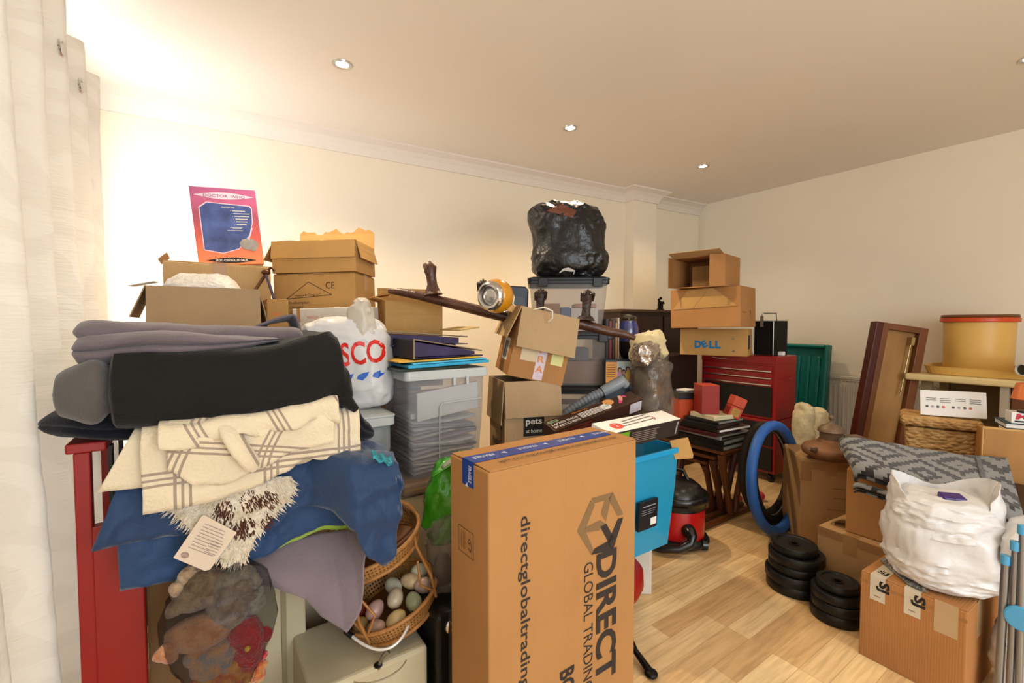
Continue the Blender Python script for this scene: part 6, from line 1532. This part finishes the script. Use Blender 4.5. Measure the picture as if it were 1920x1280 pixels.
# knobbly cream cloth by the chest
hA = at(1520, 842, 2.95)
cz_ = thing('cream_cloth_bundle', 'cream cloth bundle with orange stitching hanging beside the red tool chest', 'cloth', (3.33, 1.40, .30))
CRC = mat('cream_canvas', 'B8A67E', .9, var=.15, scale=14, bump=.4, bscale=60, c2='CDBD98')
blob(.055, .06, .155, 36, 34, .85, .6, .012, 14, .010, 22, seed=41, shape=lambda P: (P.x, P.y, P.z)).build('bundle_body', CRC, cz_, smooth=True)
blob(.05, .045, .13, 30, 26, .85, .6, .010, 14, .008, 22, seed=42).build('bundle_side', CRC, cz_, smooth=True, loc=(.04, -.075, .03))
MB().tube([(.0, -.035, .305), (.01, -.05, .27), (.01, -.062, .20)], .006, 8).build('orange_stitching', mat('orange_thread', 'B8562E', .8, var=.1), cz_, smooth=True)
bsk = thing('cloth_stand', 'dark box under the cream cloth bundle', 'box', (3.26, 1.28, 0)); MB().box(0, .15, 0, .20, 0, .299).build('box_body', BLACKP, bsk, bevel=.003)
# floor cartons on the right --------------------------------------
FA = on_z(1498, 1021, 0)
fitA = Ax(0, .27, 0, .30, 0, .455)
fitA.o = Vector((FA.x, FA.y, 0)); fitA.yaw = math.radians(-50)
t, fc = closed_carton('floor_carton', 'tan floor carton with a brown tape corner carrying the copper urn', fitA, K1, tape=TAPE)
fc['front'].rect('tape_strip', 0, .27, .40, .44, mat('tape_tan', '9A7248', .4, var=.05), t); fc['front'].rect('tape_strip', 0.0, .05, .34, .40, mat('tape_tan', '9A7248'), t, .0009)
fc['front'].lines('printed_lines', [(.14, .24, .31, .002), (.15, .25, .26, .002), (.12, .2, .20, .002)], mat('print_brown', '4A3324'), t)
LA, LB_ = on_z(1533, 984, .262), on_z(1662, 1030, .262)
fl_ = Ax(0, (LB_ - LA).length, 0, .32, 0, .262); fl_.o = Vector((LA.x, LA.y, 0)); fl_.yaw = math.atan2(LB_.y - LA.y, LB_.x - LA.x)
t, fc = closed_carton('floor_carton', 'low tan floor carton behind the weight plates with brown paper on top', fl_, K1, tape=TAPE)
fc['front'].rect('tape_strip', .0, fl_.w, .225, .258, mat('tape_tan', '9A7248'), t)
o = MB().grid(14, 6, lambda u, v: (LA.x + .05 + .06 * v + .02 * u, LA.y - .03 - .20 * u, .266 + .045 * math.sin(PI * u) * (1 - v * .5) + .01 * math.sin(u * 9 + v * 5))).build('crumpled_paper', mat('brown_wrap2', '9A7A52', .8, var=.15), None, smooth=True, solid=.003); tag(o, 'crumpled brown paper on the low floor carton', 'paper')
rb = on_z(1576, 950, .31); o = MB().ball((0, 0, 0), .014, 14, 10).build('red_bobble', mat('red_gloss', 'D2301E', .3, var=0), None, smooth=True, loc=(LA.x + .085, LA.y - .10, .318)); tag(o, 'little red bobble poking from the crumpled brown paper', 'bobble')
JA, JB = on_z(1588, 869, .555), on_z(1748, 903, .555)
fj = Ax(0, (JB - JA).length, 0, .34, 0, .540 - .2635); fj.o = Vector((JA.x, JA.y, .2635)); fj.yaw = math.atan2(JB.y - JA.y, JB.x - JA.x)
t, fc = closed_carton('courier_carton', 'orange-tan carton with a printed courier tape under the zigzag blanket', fj, K2)
def courier_tape(f, x0, y0, y1, parent, w_=.05, flip=False):
    f.rect('printed_tape', x0, x0 + w_, y0, y1, PTAPE, parent, .0008)
    f.rot(x0 + w_ * .5 + .014, y1 - .012, -90).text('tape_lettering', 'SJ', 0, -.008, .026, INK, parent, w=.036, bold=.04, e=.0014)
    f.lines('tape_print', [(x0 + .012, x0 + w_ - .012, y1 - .07 - .008 * k, .003) for k in range(max(1, int((y1 - y0 - .09) / .009)))], mat('print_greybrown', '7A6A54'), parent, .0013)
courier_tape(fc['front'], fj.w * .50, fj.h - .215, fj.h, t)
GA, GB = on_z(1614, 1068, .297), on_z(1815, 1146, .297)
gv = (GB - GA); gy = math.atan2(gv.y, gv.x)
fg_ = Ax(0, gv.length, 0, .36, 0, .297); fg_.o = Vector((GA.x, GA.y, 0)); fg_.yaw = gy
K7 = board('kraft_front', 'A87444', .12)
t, fc = closed_carton('courier_carton', 'battered brown carton with printed courier tapes in the front corner under the white sack', fg_, K7)
gw = gv.length; gh = .297
for x0, y0, y1 in ((.028, gh - .085, gh), (.120, gh - .085, gh)): courier_tape(fc['front'], x0, y0, y1, t, .042)
fc['top'].rect('printed_tape', .028, .07, .0, .11, PTAPE, t, .0006); fc['top'].rot(.05, .03, 0).text('tape_lettering', 'SJ', -.014, .0, .022, INK, t, w=.03, bold=.03)
fc['top'].rect('printed_tape', .120, .162, 0, .08, PTAPE, t, .0006)
CT = mat('clear_tape', 'B99A74', .2, var=.05)
fc['front'].rect('clear_tape', gw - .075, gw - .02, gh - .10, gh, CT, t, .0006)
Face((gw, 0, 0), (0, 1, 0), (0, 0, 1)).rect('clear_tape', .10, .15, gh - .12, gh, CT, t, .0006)
fc['front'].rect('tape_strip', 0, gw, gh - .038, gh - .028, mat('kraft_crease2', '9A6A3C', .7, var=0), t, .0004)
# zebra film under the sack
zq = [(1650, 1050), (1672, 1042), (1712, 1084), (1740, 1112), (1700, 1094)]
zp = [on_z(x, y, .303) for x, y in zq]
o = MB().rings([zp, [p + Vector((0, 0, .004)) for p in zp]]).build('striped_film', mat('striped_film', '1A1A1C', .25, var=.9, scale=60, c2='A8A49C', stretch=(1, 4, 1)), None); tag(o, 'black and white striped plastic film under the white sack', 'film')
# white sack
WS = mat('white_polythene', 'D9D6D4', .3, var=.02, bump=.5, bscale=16, trans=.12, spec=.5)
wc = on_z(1775, 1110, .3); 
ws = thing('white_sack', 'bulging white plastic sack with a folded-over mouth on the battered carton', 'sack', (wc.x + .065, wc.y + .03, .3075), math.radians(-55))
def sshape(P):
    t = (P.z + .14) / .28
    return (P.x * (.86 + .22 * math.sin(PI * min(1, .15 + t * .8))), P.y * (.9 + .12 * math.sin(PI * min(1, t * .9))), P.z)
sb_ = blob(.118, .105, .14, 160, 110, .72, .42, .010, 7, .010, 8, seed=51, shape=sshape)
def pleat(v):
    if v.xy.length < .02: return v
    n = Vector((v.x, v.y, 0)).normalized(); q = Vector((v.x * .7, v.y * .7, v.z * 2.2))
    return v + n * (.009 * ridge(q + Vector((5, 2, 1)), 9, 2) + .005 * ridge(q + Vector((1, 7, 3)), 24, 2))
sb_.warp(pleat)
for v in sb_.bm.verts: v.co.z = max(0, v.co.z)
sb_.build('sack_body', WS, ws, smooth=True)
def collar(u, v):
    a = 2 * PI * u
    rx, ry = .122 + .008 * math.sin(3 * a + 1), .108 + .008 * math.sin(2 * a)
    pk = .075 * max(0, math.cos(a - .15)) ** 2 + .065 * max(0, math.cos(a - 2.6)) ** 2 - .05 * max(0, math.cos(a - 4.5)) ** 2
    top = .268 + pk
    if v < .55:
        q = v / .55; r = 1.10 - .16 * q * q; z = .17 + (top - .17) * q
    else:
        q = (v - .55) / .45; r = .94 - .20 * q; z = top - .10 * q * (1 + pk * 4)
    p = Vector((rx * r * math.cos(a), ry * r * math.sin(a), z))
    n = .010 * ridge(p + Vector((3, 1, 2)), 9, 2) + .004 * ridge(p, 26, 2)
    return p + Vector((math.cos(a), math.sin(a), .3)) * n
MB().grid(150, 30, collar).build('sack_mouth', WS, ws, smooth=True, solid=.0015)
MB().lathe([(.001, .225), (.06, .23), (.10, .21)], 30, sy=.85).build('sack_lining', WS, ws, smooth=True)
o = MB().box(-.03, .03, -.02, .02, 0, .05).build('purple_packet', mat('purple_foil', '3A1F66', .3, var=.25, scale=30), None, bevel=.004); o.matrix_world = Matrix.Translation((ws.location.x - .015, ws.location.y - .02, .3075 + .245)) @ Matrix.Rotation(math.radians(-50), 4, 'Z') @ Matrix.Rotation(.2, 4, 'X')
tag(o, 'purple foil packet showing in the mouth of the white sack', 'packet')
# zigzag blanket
def zig_mat():
    m = mat('zigzag_weave', '8A8A88', .92, var=.05, bump=.4, bscale=140, sheen=.2)
    nt = m.node_tree; N = nt.nodes; L = nt.links; p = N['Principled BSDF']
    a = N.new('ShaderNodeAttribute'); a.attribute_name = 'uvw'
    def mth(op, x, y=None, c=None):
        n = N.new('ShaderNodeMath'); n.operation = op
        if hasattr(x, 'links'): L.new(x, n.inputs[0])
        else: n.inputs[0].default_value = x
        if y is not None:
            if hasattr(y, 'links'): L.new(y, n.inputs[1])
            else: n.inputs[1].default_value = y
        return n.outputs[0]
    s = N.new('ShaderNodeSeparateXYZ'); L.new(a.outputs['Vector'], s.inputs[0])
    sx_ = mth('SNAP', s.outputs[0], .25); sy_ = mth('SNAP', s.outputs[1], .22)
    px = mth('PINGPONG', sx_, 2.0); py = mth('PINGPONG', mth('ADD', sy_, 40.0), 2.2)
    d = mth('PINGPONG', mth('ADD', px, py), .62)
    g = mth('GREATER_THAN', d, .33)
    mc = N.new('ShaderNodeMix'); mc.data_type = 'RGBA'; mc.inputs[6].default_value = lin('787876'); mc.inputs[7].default_value = lin('242021')
    L.new(g, mc.inputs[0]); L.new(mc.outputs[2], p.inputs['Base Color']); return m
ZIG = zig_mat(); ZB = cloth('zigzag_back', '2A2828')
ZG = cloth('zigzag_binding', '3E3C3A')
Q00, Q10, Q11, Q01 = on_z(1596, 868, .60), on_z(1905, 925, .565), on_z(1800, 836, .625), on_z(1580, 828, .605)
Q10 = Vector((2.27, .27, .545)); Q11 = Vector((2.86, .40, .575)); Q01 = Vector((2.50, .90, .605)); Q00 = Vector((2.16, .72, .585))
bz_ = thing('zigzag_blanket', 'black and grey zigzag patterned blanket folded over the courier carton', 'blanket', (0, 0, 0))
def zsurf(dz, front=0.0):
    def fn(u, v):
        p = Q00.lerp(Q10, u).lerp(Q01.lerp(Q11, u), v)
        e = min(1, v / .14); rnd = math.sqrt(max(0, 1 - (1 - e) ** 2)); le = min(1, u / .06); rl = math.sqrt(max(0, 1 - (1 - le) ** 2))
        z = p.z + dz - .030 * (1 - rnd) - .02 * (1 - rl) + .010 * math.sin(u * 5 + 1) * v + .006 * fbm((u * 3, v * 2, dz), 2)
        z -= .05 * max(0, u - .78) / .22 * (1 - v)
        return (p.x + front * (1 - v), p.y, z)
    return fn
for k, (dz, nm) in enumerate(((-.021, 'lower_fold'), (0.0, 'upper_fold'))):
    o = MB().grid(80, 40, zsurf(dz, -.012 * k)).build(nm, ZIG if k else ZIG, bz_, smooth=True, solid=.016)
    a = o.data.attributes.new('uvw', 'FLOAT_VECTOR', 'POINT')
    i = 0
    for j in range(41):
        for ii in range(81):
            a.data[j * 81 + ii].vector = (ii / 80 * 8.6, j / 40 * 5.2 + 3 * k, 0)
MB().grid(40, 3, lambda u, v: tuple(Vector(zsurf(.0015)(.80 + .03 * v + .02 * u, .02 + .96 * u)))).build('dark_binding', ZG, bz_, smooth=True, solid=-.002)
for k in range(3):
    o = MB().grid(90, 10, lambda u, v, k=k: tuple(Vector(zsurf(-.012 - .014 * k)(u * .97 + .015, .0)) + Vector((-.010 + .006 * k + .016 * (1 - (2 * v - 1) ** 2) * -1 + .006 * math.sin(u * 9 + k), .004 * math.sin(u * 14 + k), -.032 - .012 * v)))).build('front_fold', ZB if k == 1 else ZIG, bz_, smooth=True, solid=.004)
    uvw(o, lambda c: (c.y * 14, c.z * 30, 0))
# chest that carries the right end of the blanket
bch = thing('low_chest', 'low chest under the right end of the zigzag blanket', 'chest', (2.36, .10, 0)); MB().box(0, .50, 0, .30, 0, .47).build('chest_body', DWOOD, bch, bevel=.003)
sq = on_z(1800, 915, .52); o = MB().box(-.02, .02, -.03, .03, 0, .03).build('striped_packet', mat('striped_packet', 'C8B8A0', .5, var=.4, scale=60, c2='6A3A3A'), None, loc=(2.17, .40, .556)); tag(o, 'small printed packet peeping out under the front edge of the zigzag blanket', 'packet')
# oak drawer standing on end, books, game box, orange lampshade
OAK = mat('oak_veneer', 'A8763C', .5, var=.14, scale=9, stretch=(1, 1, .15)); OAKE = mat('oak_edge', 'C89A58', .5, var=.1)
dA_ = at(1845, 803, 2.02)
dr = thing('oak_drawer', 'light oak drawer standing on the chest beside the zigzag blanket', 'drawer', (dA_.x, dA_.y, .44), math.radians(-68))
DH = dA_.z - .44
MB().box(0, .30, 0, .018, 0, DH).build('drawer_front', OAK, dr, bevel=.002)
MB().box(0, .30, 0.0, .018, DH, DH + .008).box(-.004, 0, 0, .018, 0, DH + .008).build('edge_band', OAKE, dr)
MB().box(.01, .022, .018, .26, .01, DH - .01).box(.28, .29, .018, .26, .01, DH - .01).box(.022, .28, .018, .26, .01, .02).build('drawer_sides', OAK, dr)
o = MB().box(.03, .27, .03, .2, DH + .0, DH + .0).build('q', OAK, None) if False else None
dst = thing('side_cupboard', 'dark cupboard under the light oak drawer', 'cupboard', (dA_.x, dA_.y - .0, 0), math.radians(-68)); MB().box(.0, .30, .0, .27, .0, .438).build('cupboard_body', DWOOD, dst, bevel=.003)
tbk = thing('teal_book', 'dark teal hardback book lying on the light oak drawer', 'book', (dA_.x + .03, dA_.y - .06, dA_.z + .009), math.radians(-68)); mtb = mat('teal_cloth', '1E3A44', .6, var=.1)
MB().box(0, .22, 0, .16, 0, .003).box(0, .22, 0, .16, .020, .023).box(0, .22, .157, .16, 0, .023).build('book_cover', mtb, tbk); MB().box(.004, .216, .003, .157, .003, .020).build('pages', PAPER, tbk)
gm = thing('game_box', 'small white box with a red letter on the dark teal book', 'box', (dA_.x + .045, dA_.y - .075, dA_.z + .0325), math.radians(-68)); MB().box(0, .14, 0, .08, 0, .048).build('box_body', WHITE, gm, bevel=.002)
fm = Face((0, 0, 0), (1, 0, 0), (0, 0, 1)); fm.text('red_letter', 'M', .012, .019, .024, mat('print_crimson', 'C2203A', .4, var=0), gm, w=.04, bold=.04, shear=.1); fm.lines('small_print', [(.01, .09, .006, .007)], INK, gm)
oz = thing('table_lamp', 'small orange lampshade at the picture edge beside the cream table', 'lamp', (dA_.x + .075, dA_.y - .115, dA_.z + .081)); MB().cyl(.03, 0, .008, 20).build('lamp_base', BLACKP, oz); MB().cyl(.006, .008, .07, 12).build('lamp_stem', BLACKP, oz); MB().lathe([(.052, .06), (.050, .062), (.036, .125), (.034, .128)], 28, cap=False).build('lamp_shade', mat('orange_glass', 'D2703A', .3, var=.1), oz, smooth=True, solid=.002)
# right edge: white bags and the airer
for k, (px, py, zb_, r, lb) in enumerate([(1885, 1000, .26, (.075, .065, .15), 'crumpled white plastic bag behind the folding airer, upper of two'), (1880, 1200, .0, (.08, .07, .13), 'white plastic bag on the floor behind the folding airer')]):
    q = on_x(px, py, 1.98)
    o = dropped(blob(r[0], r[1], r[2], 48, 36, .7, .6, .012, 10, .012, 14, seed=61 + k)).build('white_bag', WS, None, smooth=True, loc=(2.02, .215, zb_)); tag(o, lb, 'bag')
ALU = mat('brushed_tube', '8E9094', .3, .85, var=.05); SKY = mat('sky_plastic', '4E9CC8', .35, var=.03)
ai = thing('folding_airer', 'folded silver clothes airer with light blue plastic joints at the picture edge', 'airer', (0, 0, 0))
tops = [on_x(1886, 1056, 1.62), on_x(1904, 1030, 1.62), on_x(1918, 1000, 1.62)]
for k, (pt, lowpx) in enumerate(((tops[0], 1872), (tops[1], 1893), (tops[2], 1910))):
    lo = on_x(lowpx, 1290, 1.60); dirv = (lo - pt).normalized(); L_ = (pt.z - .012) / -dirv.z
    fo = pt + dirv * L_
    MB().tube([fo, pt], .0085 if k == 0 else .007, 12).build('tube', ALU, ai, smooth=True)
    MB().tube([pt - dirv * .02, pt + dirv * .002], .010, 12).build('end_cap', SKY, ai, smooth=True)
    MB().tube([fo - dirv * .02, fo + dirv * .008], .011, 12).build('foot', SKY, ai, smooth=True)
jt = on_x(1916, 1158, 1.612)
MB().cyl(.030, -.012, .012, 24, Matrix.Translation(jt) @ Matrix.Rotation(PI / 2, 4, 'Y')).build('joint_disc', SKY, ai, bevel=.004)
MB().tube([on_x(1893, 1215, 1.615), on_x(1925, 1190, 1.615)], .006, 10).build('cross_tube', ALU, ai, smooth=True)
# weight plates -----------------------------------------------------
RUB = mat('rubber_black', '131313', .42, var=.15, scale=30, bump=.08, bscale=120)
def plate_mesh(R, H):
    return MB().lathe([(.014, H * .25), (.014, H * .75), (.03, H * .8), (R * .74, H * .86), (R * .78, H), (R * .96, H), (R, H * .88), (R, H * .12), (R * .96, 0), (R * .78, 0), (R * .74, H * .14), (.03, H * .2), (.014, H * .25)], 56, cap=False)
def plates(x, y, specs, labels):
    z = 0.001
    for (R, H, dx, dy_), lb in zip(specs, labels):
        t = thing('weight_plate', lb, 'weight plate', (x + dx, y + dy_, z), random.uniform(0, 3), 'black weight plates stacked on the floor')
        plate_mesh(R, H).build('plate_disc', RUB, t, smooth=True)
        MB().lathe([(.013, H * .15), (.021, H * .15), (.021, H * .85), (.013, H * .85), (.013, H * .15)], 24, cap=False).build('hub_ring', mat('hub_metal', '1E1E1E', .4, .6, var=.1), t, smooth=False)
        z += H + .0008
random.seed(6)
ord_ = ['lowest', 'second lowest', 'middle', 'second from the top', 'topmost']
pc1 = on_z(1503, 1100, 0); 
plates(2.112, .911, [(.108, .042, 0, 0), (.108, .040, -.004, .004), (.103, .036, .004, 0), (.107, .040, .008, -.002), (.088, .034, .006, .006)],
       ['black weight plate, %s of the taller stack on the floor' % n for n in ord_])
plates(2.035, .722, [(.090, .040, 0, 0), (.090, .038, .002, -.002), (.088, .034, .002, .002), (.072, .030, .006, .002)],
       ['black weight plate, %s of the shorter stack beside the battered carton' % n for n in ('lowest', 'second lowest', 'second from the top', 'topmost')])
# bicycle wheel parts --------------------------------------------------
BTY = mat('blue_rubber', '2458A0', .5, var=.08); BRB = mat('black_rubber', '141312', .6, var=.15, scale=30)
def wheel(name, label, c, R, r, lean, yaw, m, extra=None):
    t = thing(name, label, 'bicycle tyre', c, rot=(math.radians(-lean), 0, yaw))
    M = Matrix.Translation((0, 0, R + r)) @ Matrix.Rotation(PI / 2, 4, 'X')
    MB().torus(R, r, 96, 14, M, 1.15).build('tyre', m, t, smooth=True)
    if extra:
        MB().lathe([(R - r * 1.3, -r * .8), (R - r * .7, -r * .85), (R - r * .5, 0), (R - r * .7, r * .85), (R - r * 1.3, r * .8), (R - r * 1.5, 0), (R - r * 1.3, -r * .8)], 96, M, cap=False).build('wheel_rim', BRB, t, smooth=False)
        MB().torus(R - r * 1.45, .0035, 96, 8, M).build('bead_line', mat('pale_line', '9A9A9A', .4, .5, var=0), t, smooth=True)
    else:
        MB().torus(R - r * .75, r * .6, 96, 8, M, 1.4).build('tyre_bead', m, t, smooth=True)
    return t
w1 = wheel('bicycle_tyre', 'blue bicycle tyre standing upright in front of the black wheel', (2.585, 1.19, .001), .285, .023, 6, math.radians(4), BTY)
Face((-.29, -.024, .30), (-.18, -.0, .98), (-.98, 0, -.18)) if False else None
w2 = wheel('bicycle_tyre', 'black bicycle tyre with a pale rim line leaning behind the blue tyre', (2.715, 1.268, .001), .268, .022, 7, math.radians(6), BRB, True)
w3 = wheel('bicycle_tyre', 'dark brown bicycle tyre leaning behind the black wheel', (2.775, 1.338, .001), .262, .02, 6, math.radians(0), mat('brown_rubber', '2E2620', .7, var=.15))
fT = Face((2.585 - .30, 1.166, .25), (.05, 0, 1), (-1, 0, .05))
# vacuum cleaner ---------------------------------------------------------
VRED = mat('vacuum_red', 'B01414', .28, var=.02, spec=.5); VBLK = mat('vacuum_black', '121111', .25, var=.05, spec=.5)
vc = thing('vacuum_cleaner', 'round red vacuum cleaner with a black domed top beside the nest of tables', 'vacuum cleaner', (2.06, 1.47, 0), math.radians(-40))
MB().lathe([(.120, .045), (.135, .05), (.138, .19), (.135, .20)], 48).build('vacuum_body', VRED, vc, smooth=True)
MB().lathe([(.135, .195), (.142, .20), (.142, .225), (.150, .235), (.158, .245), (.158, .262), (.150, .270), (.135, .268)], 48, cap=False).build('bumper_rim', VBLK, vc, smooth=True)
MB().lathe([(.140, .255), (.132, .275), (.118, .30), (.09, .322), (.05, .336), (.001, .340)], 48, cap=False).build('domed_top', VBLK, vc, smooth=True)
MB().tube([(-.05, .06, .325), (-.03, .04, .375), (.03, .0, .375), (.05, -.02, .325)], .010, 10).build('carry_handle', VBLK, vc, smooth=True)
MB().lathe([(.158, .018), (.162, .03), (.150, .046), (.12, .05)], 48, cap=False).build('base_skirt', VBLK, vc, smooth=True)
MB().tube([(.02, -.12, .115), (.02, -.155, .115), (.03, -.175, .10), (.02, -.185, .07), (-.04, -.195, .045), (-.12, -.18, .035), (-.19, -.14, .035), (-.24, -.05, .032)], [.034, .034, .026, .022, .020, .020, .020, .020], 16).build('suction_hose', VBLK, vc, smooth=True)
for s_ in (-1, 1): MB().cyl(.028, -.012, .012, 18, Matrix.Translation((s_ * .11, -.10, .03)) @ Matrix.Rotation(PI / 2, 4, 'Y')).build('castor', VBLK, vc)
# nest of tables ---------------------------------------------------------
TEAK = mat('teak_wood', '5E3216', .38, var=.25, scale=8, stretch=(.3, 1, 1)); TEAKD = mat('teak_shade', '4A2410', .4, var=.25, scale=8)  # second is the same wood darkened for shade under the outer table
TX0, TY0 = 2.41, 1.43
for k, (lb, sc_) in enumerate((('outer teak table of the nest, carrying the pile of frames and albums', 1.0), ('middle teak table of the nest under the outer one', .86), ('smallest teak table tucked innermost in the nest', .72))):
    W_, D_2, Hh = .32 - .02 * k, .46 * sc_, .425 - .045 * k
    t = thing('nesting_table', lb, 'table', (TX0 + .01 * k, TY0 + .058 * k, 0), 0)
    MB().box(0, W_, 0, D_2, Hh - .018, Hh).build('table_top', TEAK, t, bevel=.004)
    for Y in (.026, D_2 - .026):
        mb = MB().tube([(-.13 + .01 * k, Y, .017), (W_ * .5, Y, .019), (W_ + .06, Y, .017)], .016, 10, False, 1.0)
        mb.tube([(W_ * .42, Y, .03), (W_ * .36, Y, .12), (W_ * .22, Y, .25), (W_ * .10, Y, Hh - .02)], [.019, .017, .019, .024], 10)
        mb.tube([(W_ * .58, Y, .03), (W_ * .64, Y, .12), (W_ * .78, Y, .25), (W_ * .90, Y, Hh - .02)], [.019, .017, .019, .024], 10)
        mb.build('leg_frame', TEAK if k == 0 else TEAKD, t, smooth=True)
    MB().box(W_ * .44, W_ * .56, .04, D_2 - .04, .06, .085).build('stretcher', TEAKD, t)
# pile on the tables
def flat(name, label, cat, x, y, z, w_, d_, h_, yaw_deg, m, m2=None, edge=None):
    t = thing(name, label, cat, (x, y, z), math.radians(yaw_deg))
    MB().box(0, w_, 0, d_, 0, h_).build('body', m, t, bevel=.003)
    if m2: MB().box(.012, w_ + .0008, -.0008, d_ - .012, h_ * .2, h_ * .8).build(edge or 'page_edges', m2, t)
    return t
SILV = mat('frame_silver', '9C9C98', .35, .4, var=.35, scale=5); FBLK = mat('frame_black', '1A1817', .35, var=.1); MAR = mat('album_maroon', '3E1416', .4, var=.1); BRN = mat('album_brown', '3A2A20', .5, var=.2); CRM = mat('cream_tray', 'C9BE9C', .6, var=.05)
zz = .4255
items = [('picture_frame', 'silver and black picture frame at the bottom of the pile on the nest of tables', 'picture frame', .0, 0, .31, .40, .030, 0, FBLK, SILV),
         ('picture_frame', 'silver and black picture frame second from the bottom of the pile', 'picture frame', .005, .0, .30, .39, .030, 2, FBLK, SILV),
         ('picture_frame', 'pale silver picture frame under the maroon album', 'picture frame', .0, .012, .30, .38, .022, -3, SILV, FBLK),
         ('photo_album', 'dark maroon photo album in the pile on the nest of tables', 'album', -.035, .015, .28, .38, .020, 4, MAR, BRN),
         ('photo_album', 'brown photo album lying across the maroon album', 'album', -.02, .015, .29, .37, .018, -5, BRN, PAPER),
         ('photo_album', 'black photo album under the cream tray', 'album', -.03, .02, .26, .22, .026, 2, FBLK, BRN),
         ('picture_frame', 'glossy black frame directly below the cream tray', 'picture frame', -.02, .02, .24, .22, .018, -3, FBLK, SILV),
         ('cream_tray', 'cream card tray near the top of the pile under the red box', 'tray', -.02, .04, .18, .18, .026, -10, CRM, None)]
for nm, lb, ca, dx, dy_, w_, d_, h_, yd, m, m2 in items:
    flat(nm, lb, ca, TX0 + dx, TY0 + dy_, zz, w_, d_, h_, yd, m, m2, 'edge_strip'); zz += h_ + .001
rbx = thing('red_box', 'upright dull red box with a picture lid on the cream tray', 'box', (TX0 - .02, TY0 + .12, zz), math.radians(-34))
RB1 = mat('red_card', '8E2418', .5, var=.05); RB2 = mat('red_card_bright', 'B8402A', .5, var=.06)
MB().box(0, .105, 0, .12, 0, .165).build('box_body', RB1, rbx, bevel=.003); fbx_ = Face((.105, 0, 0), (0, 1, 0), (0, 0, 1)); fbx_.rect('picture_panel', .015, .105, .09, .155, mat('pict_mix', '8A7A54', .5, var=.6, scale=35, c2='2E4A3A'), rbx); MB().box(.0, .105, .0, .12, .165, .168).build('box_lid', RB2, rbx)
sbx = thing('red_gold_box', 'small red box with a gold label hanging open beside the upright red box', 'box', (TX0 + .10, TY0 + .03, zz - .004), rot=(0, math.radians(24), math.radians(-30)))
MB().box(0, .075, 0, .06, .0, .065).build('box_body', RB2, sbx, bevel=.002); MB().box(.0, .075, -.002, .062, .068, .125).build('box_lid', mat('red_card_light', 'B84A30', .5, var=.06), sbx, bevel=.002)
Face((0, 0, 0), (1, 0, 0), (0, 0, 1)).rect('gold_label', .012, .063, .01, .055, mat('gold_label', 'A8803A', .5, var=.25, scale=40), sbx)
oB = at(1262, 783, 2.62)
os_ = thing('orange_box', 'orange box with a black lid behind the upright red box', 'box', (TX0 - .02, TY0 + .27, .5505), math.radians(-30))
ORB = mat('orange_card', 'B8400E', .45, var=.04)
MB().box(0, .155, 0, .15, 0, .145).build('box_body', ORB, os_, bevel=.002); MB().box(-.004, .159, -.004, .154, .140, .180).build('box_lid', FBLK, os_, bevel=.002)
MB().box(.155, .162, .06, .09, .11, .16).build('clasp', FBLK, os_)
o = MB().box(0, .09, 0, .07, 0, .012).build('cream_booklet', PAPER, None, bevel=.002, loc=(TX0 + .03, TY0 + .26, .731)); tag(o, 'cream booklet lying on the orange box lid', 'booklet')
# small things under the tables
for k, (px, py, lb) in enumerate([(1425, 927, 'round pink plastic ball in the shade under the black wheel'), (1387, 925, 'small pink plastic ball under the nest of tables')]):
    q = on_z(px, py + 6, .16) if False else at(px, py, 2.95); o = MB().ball((0, 0, 0), .03 - .012 * k, 16, 12).build('pink_ball', mat('pink_plastic', 'C8404A', .3, var=0), None, smooth=True, loc=(q.x, q.y, .03 - .012 * k + .0005)); tag(o, lb, 'ball')
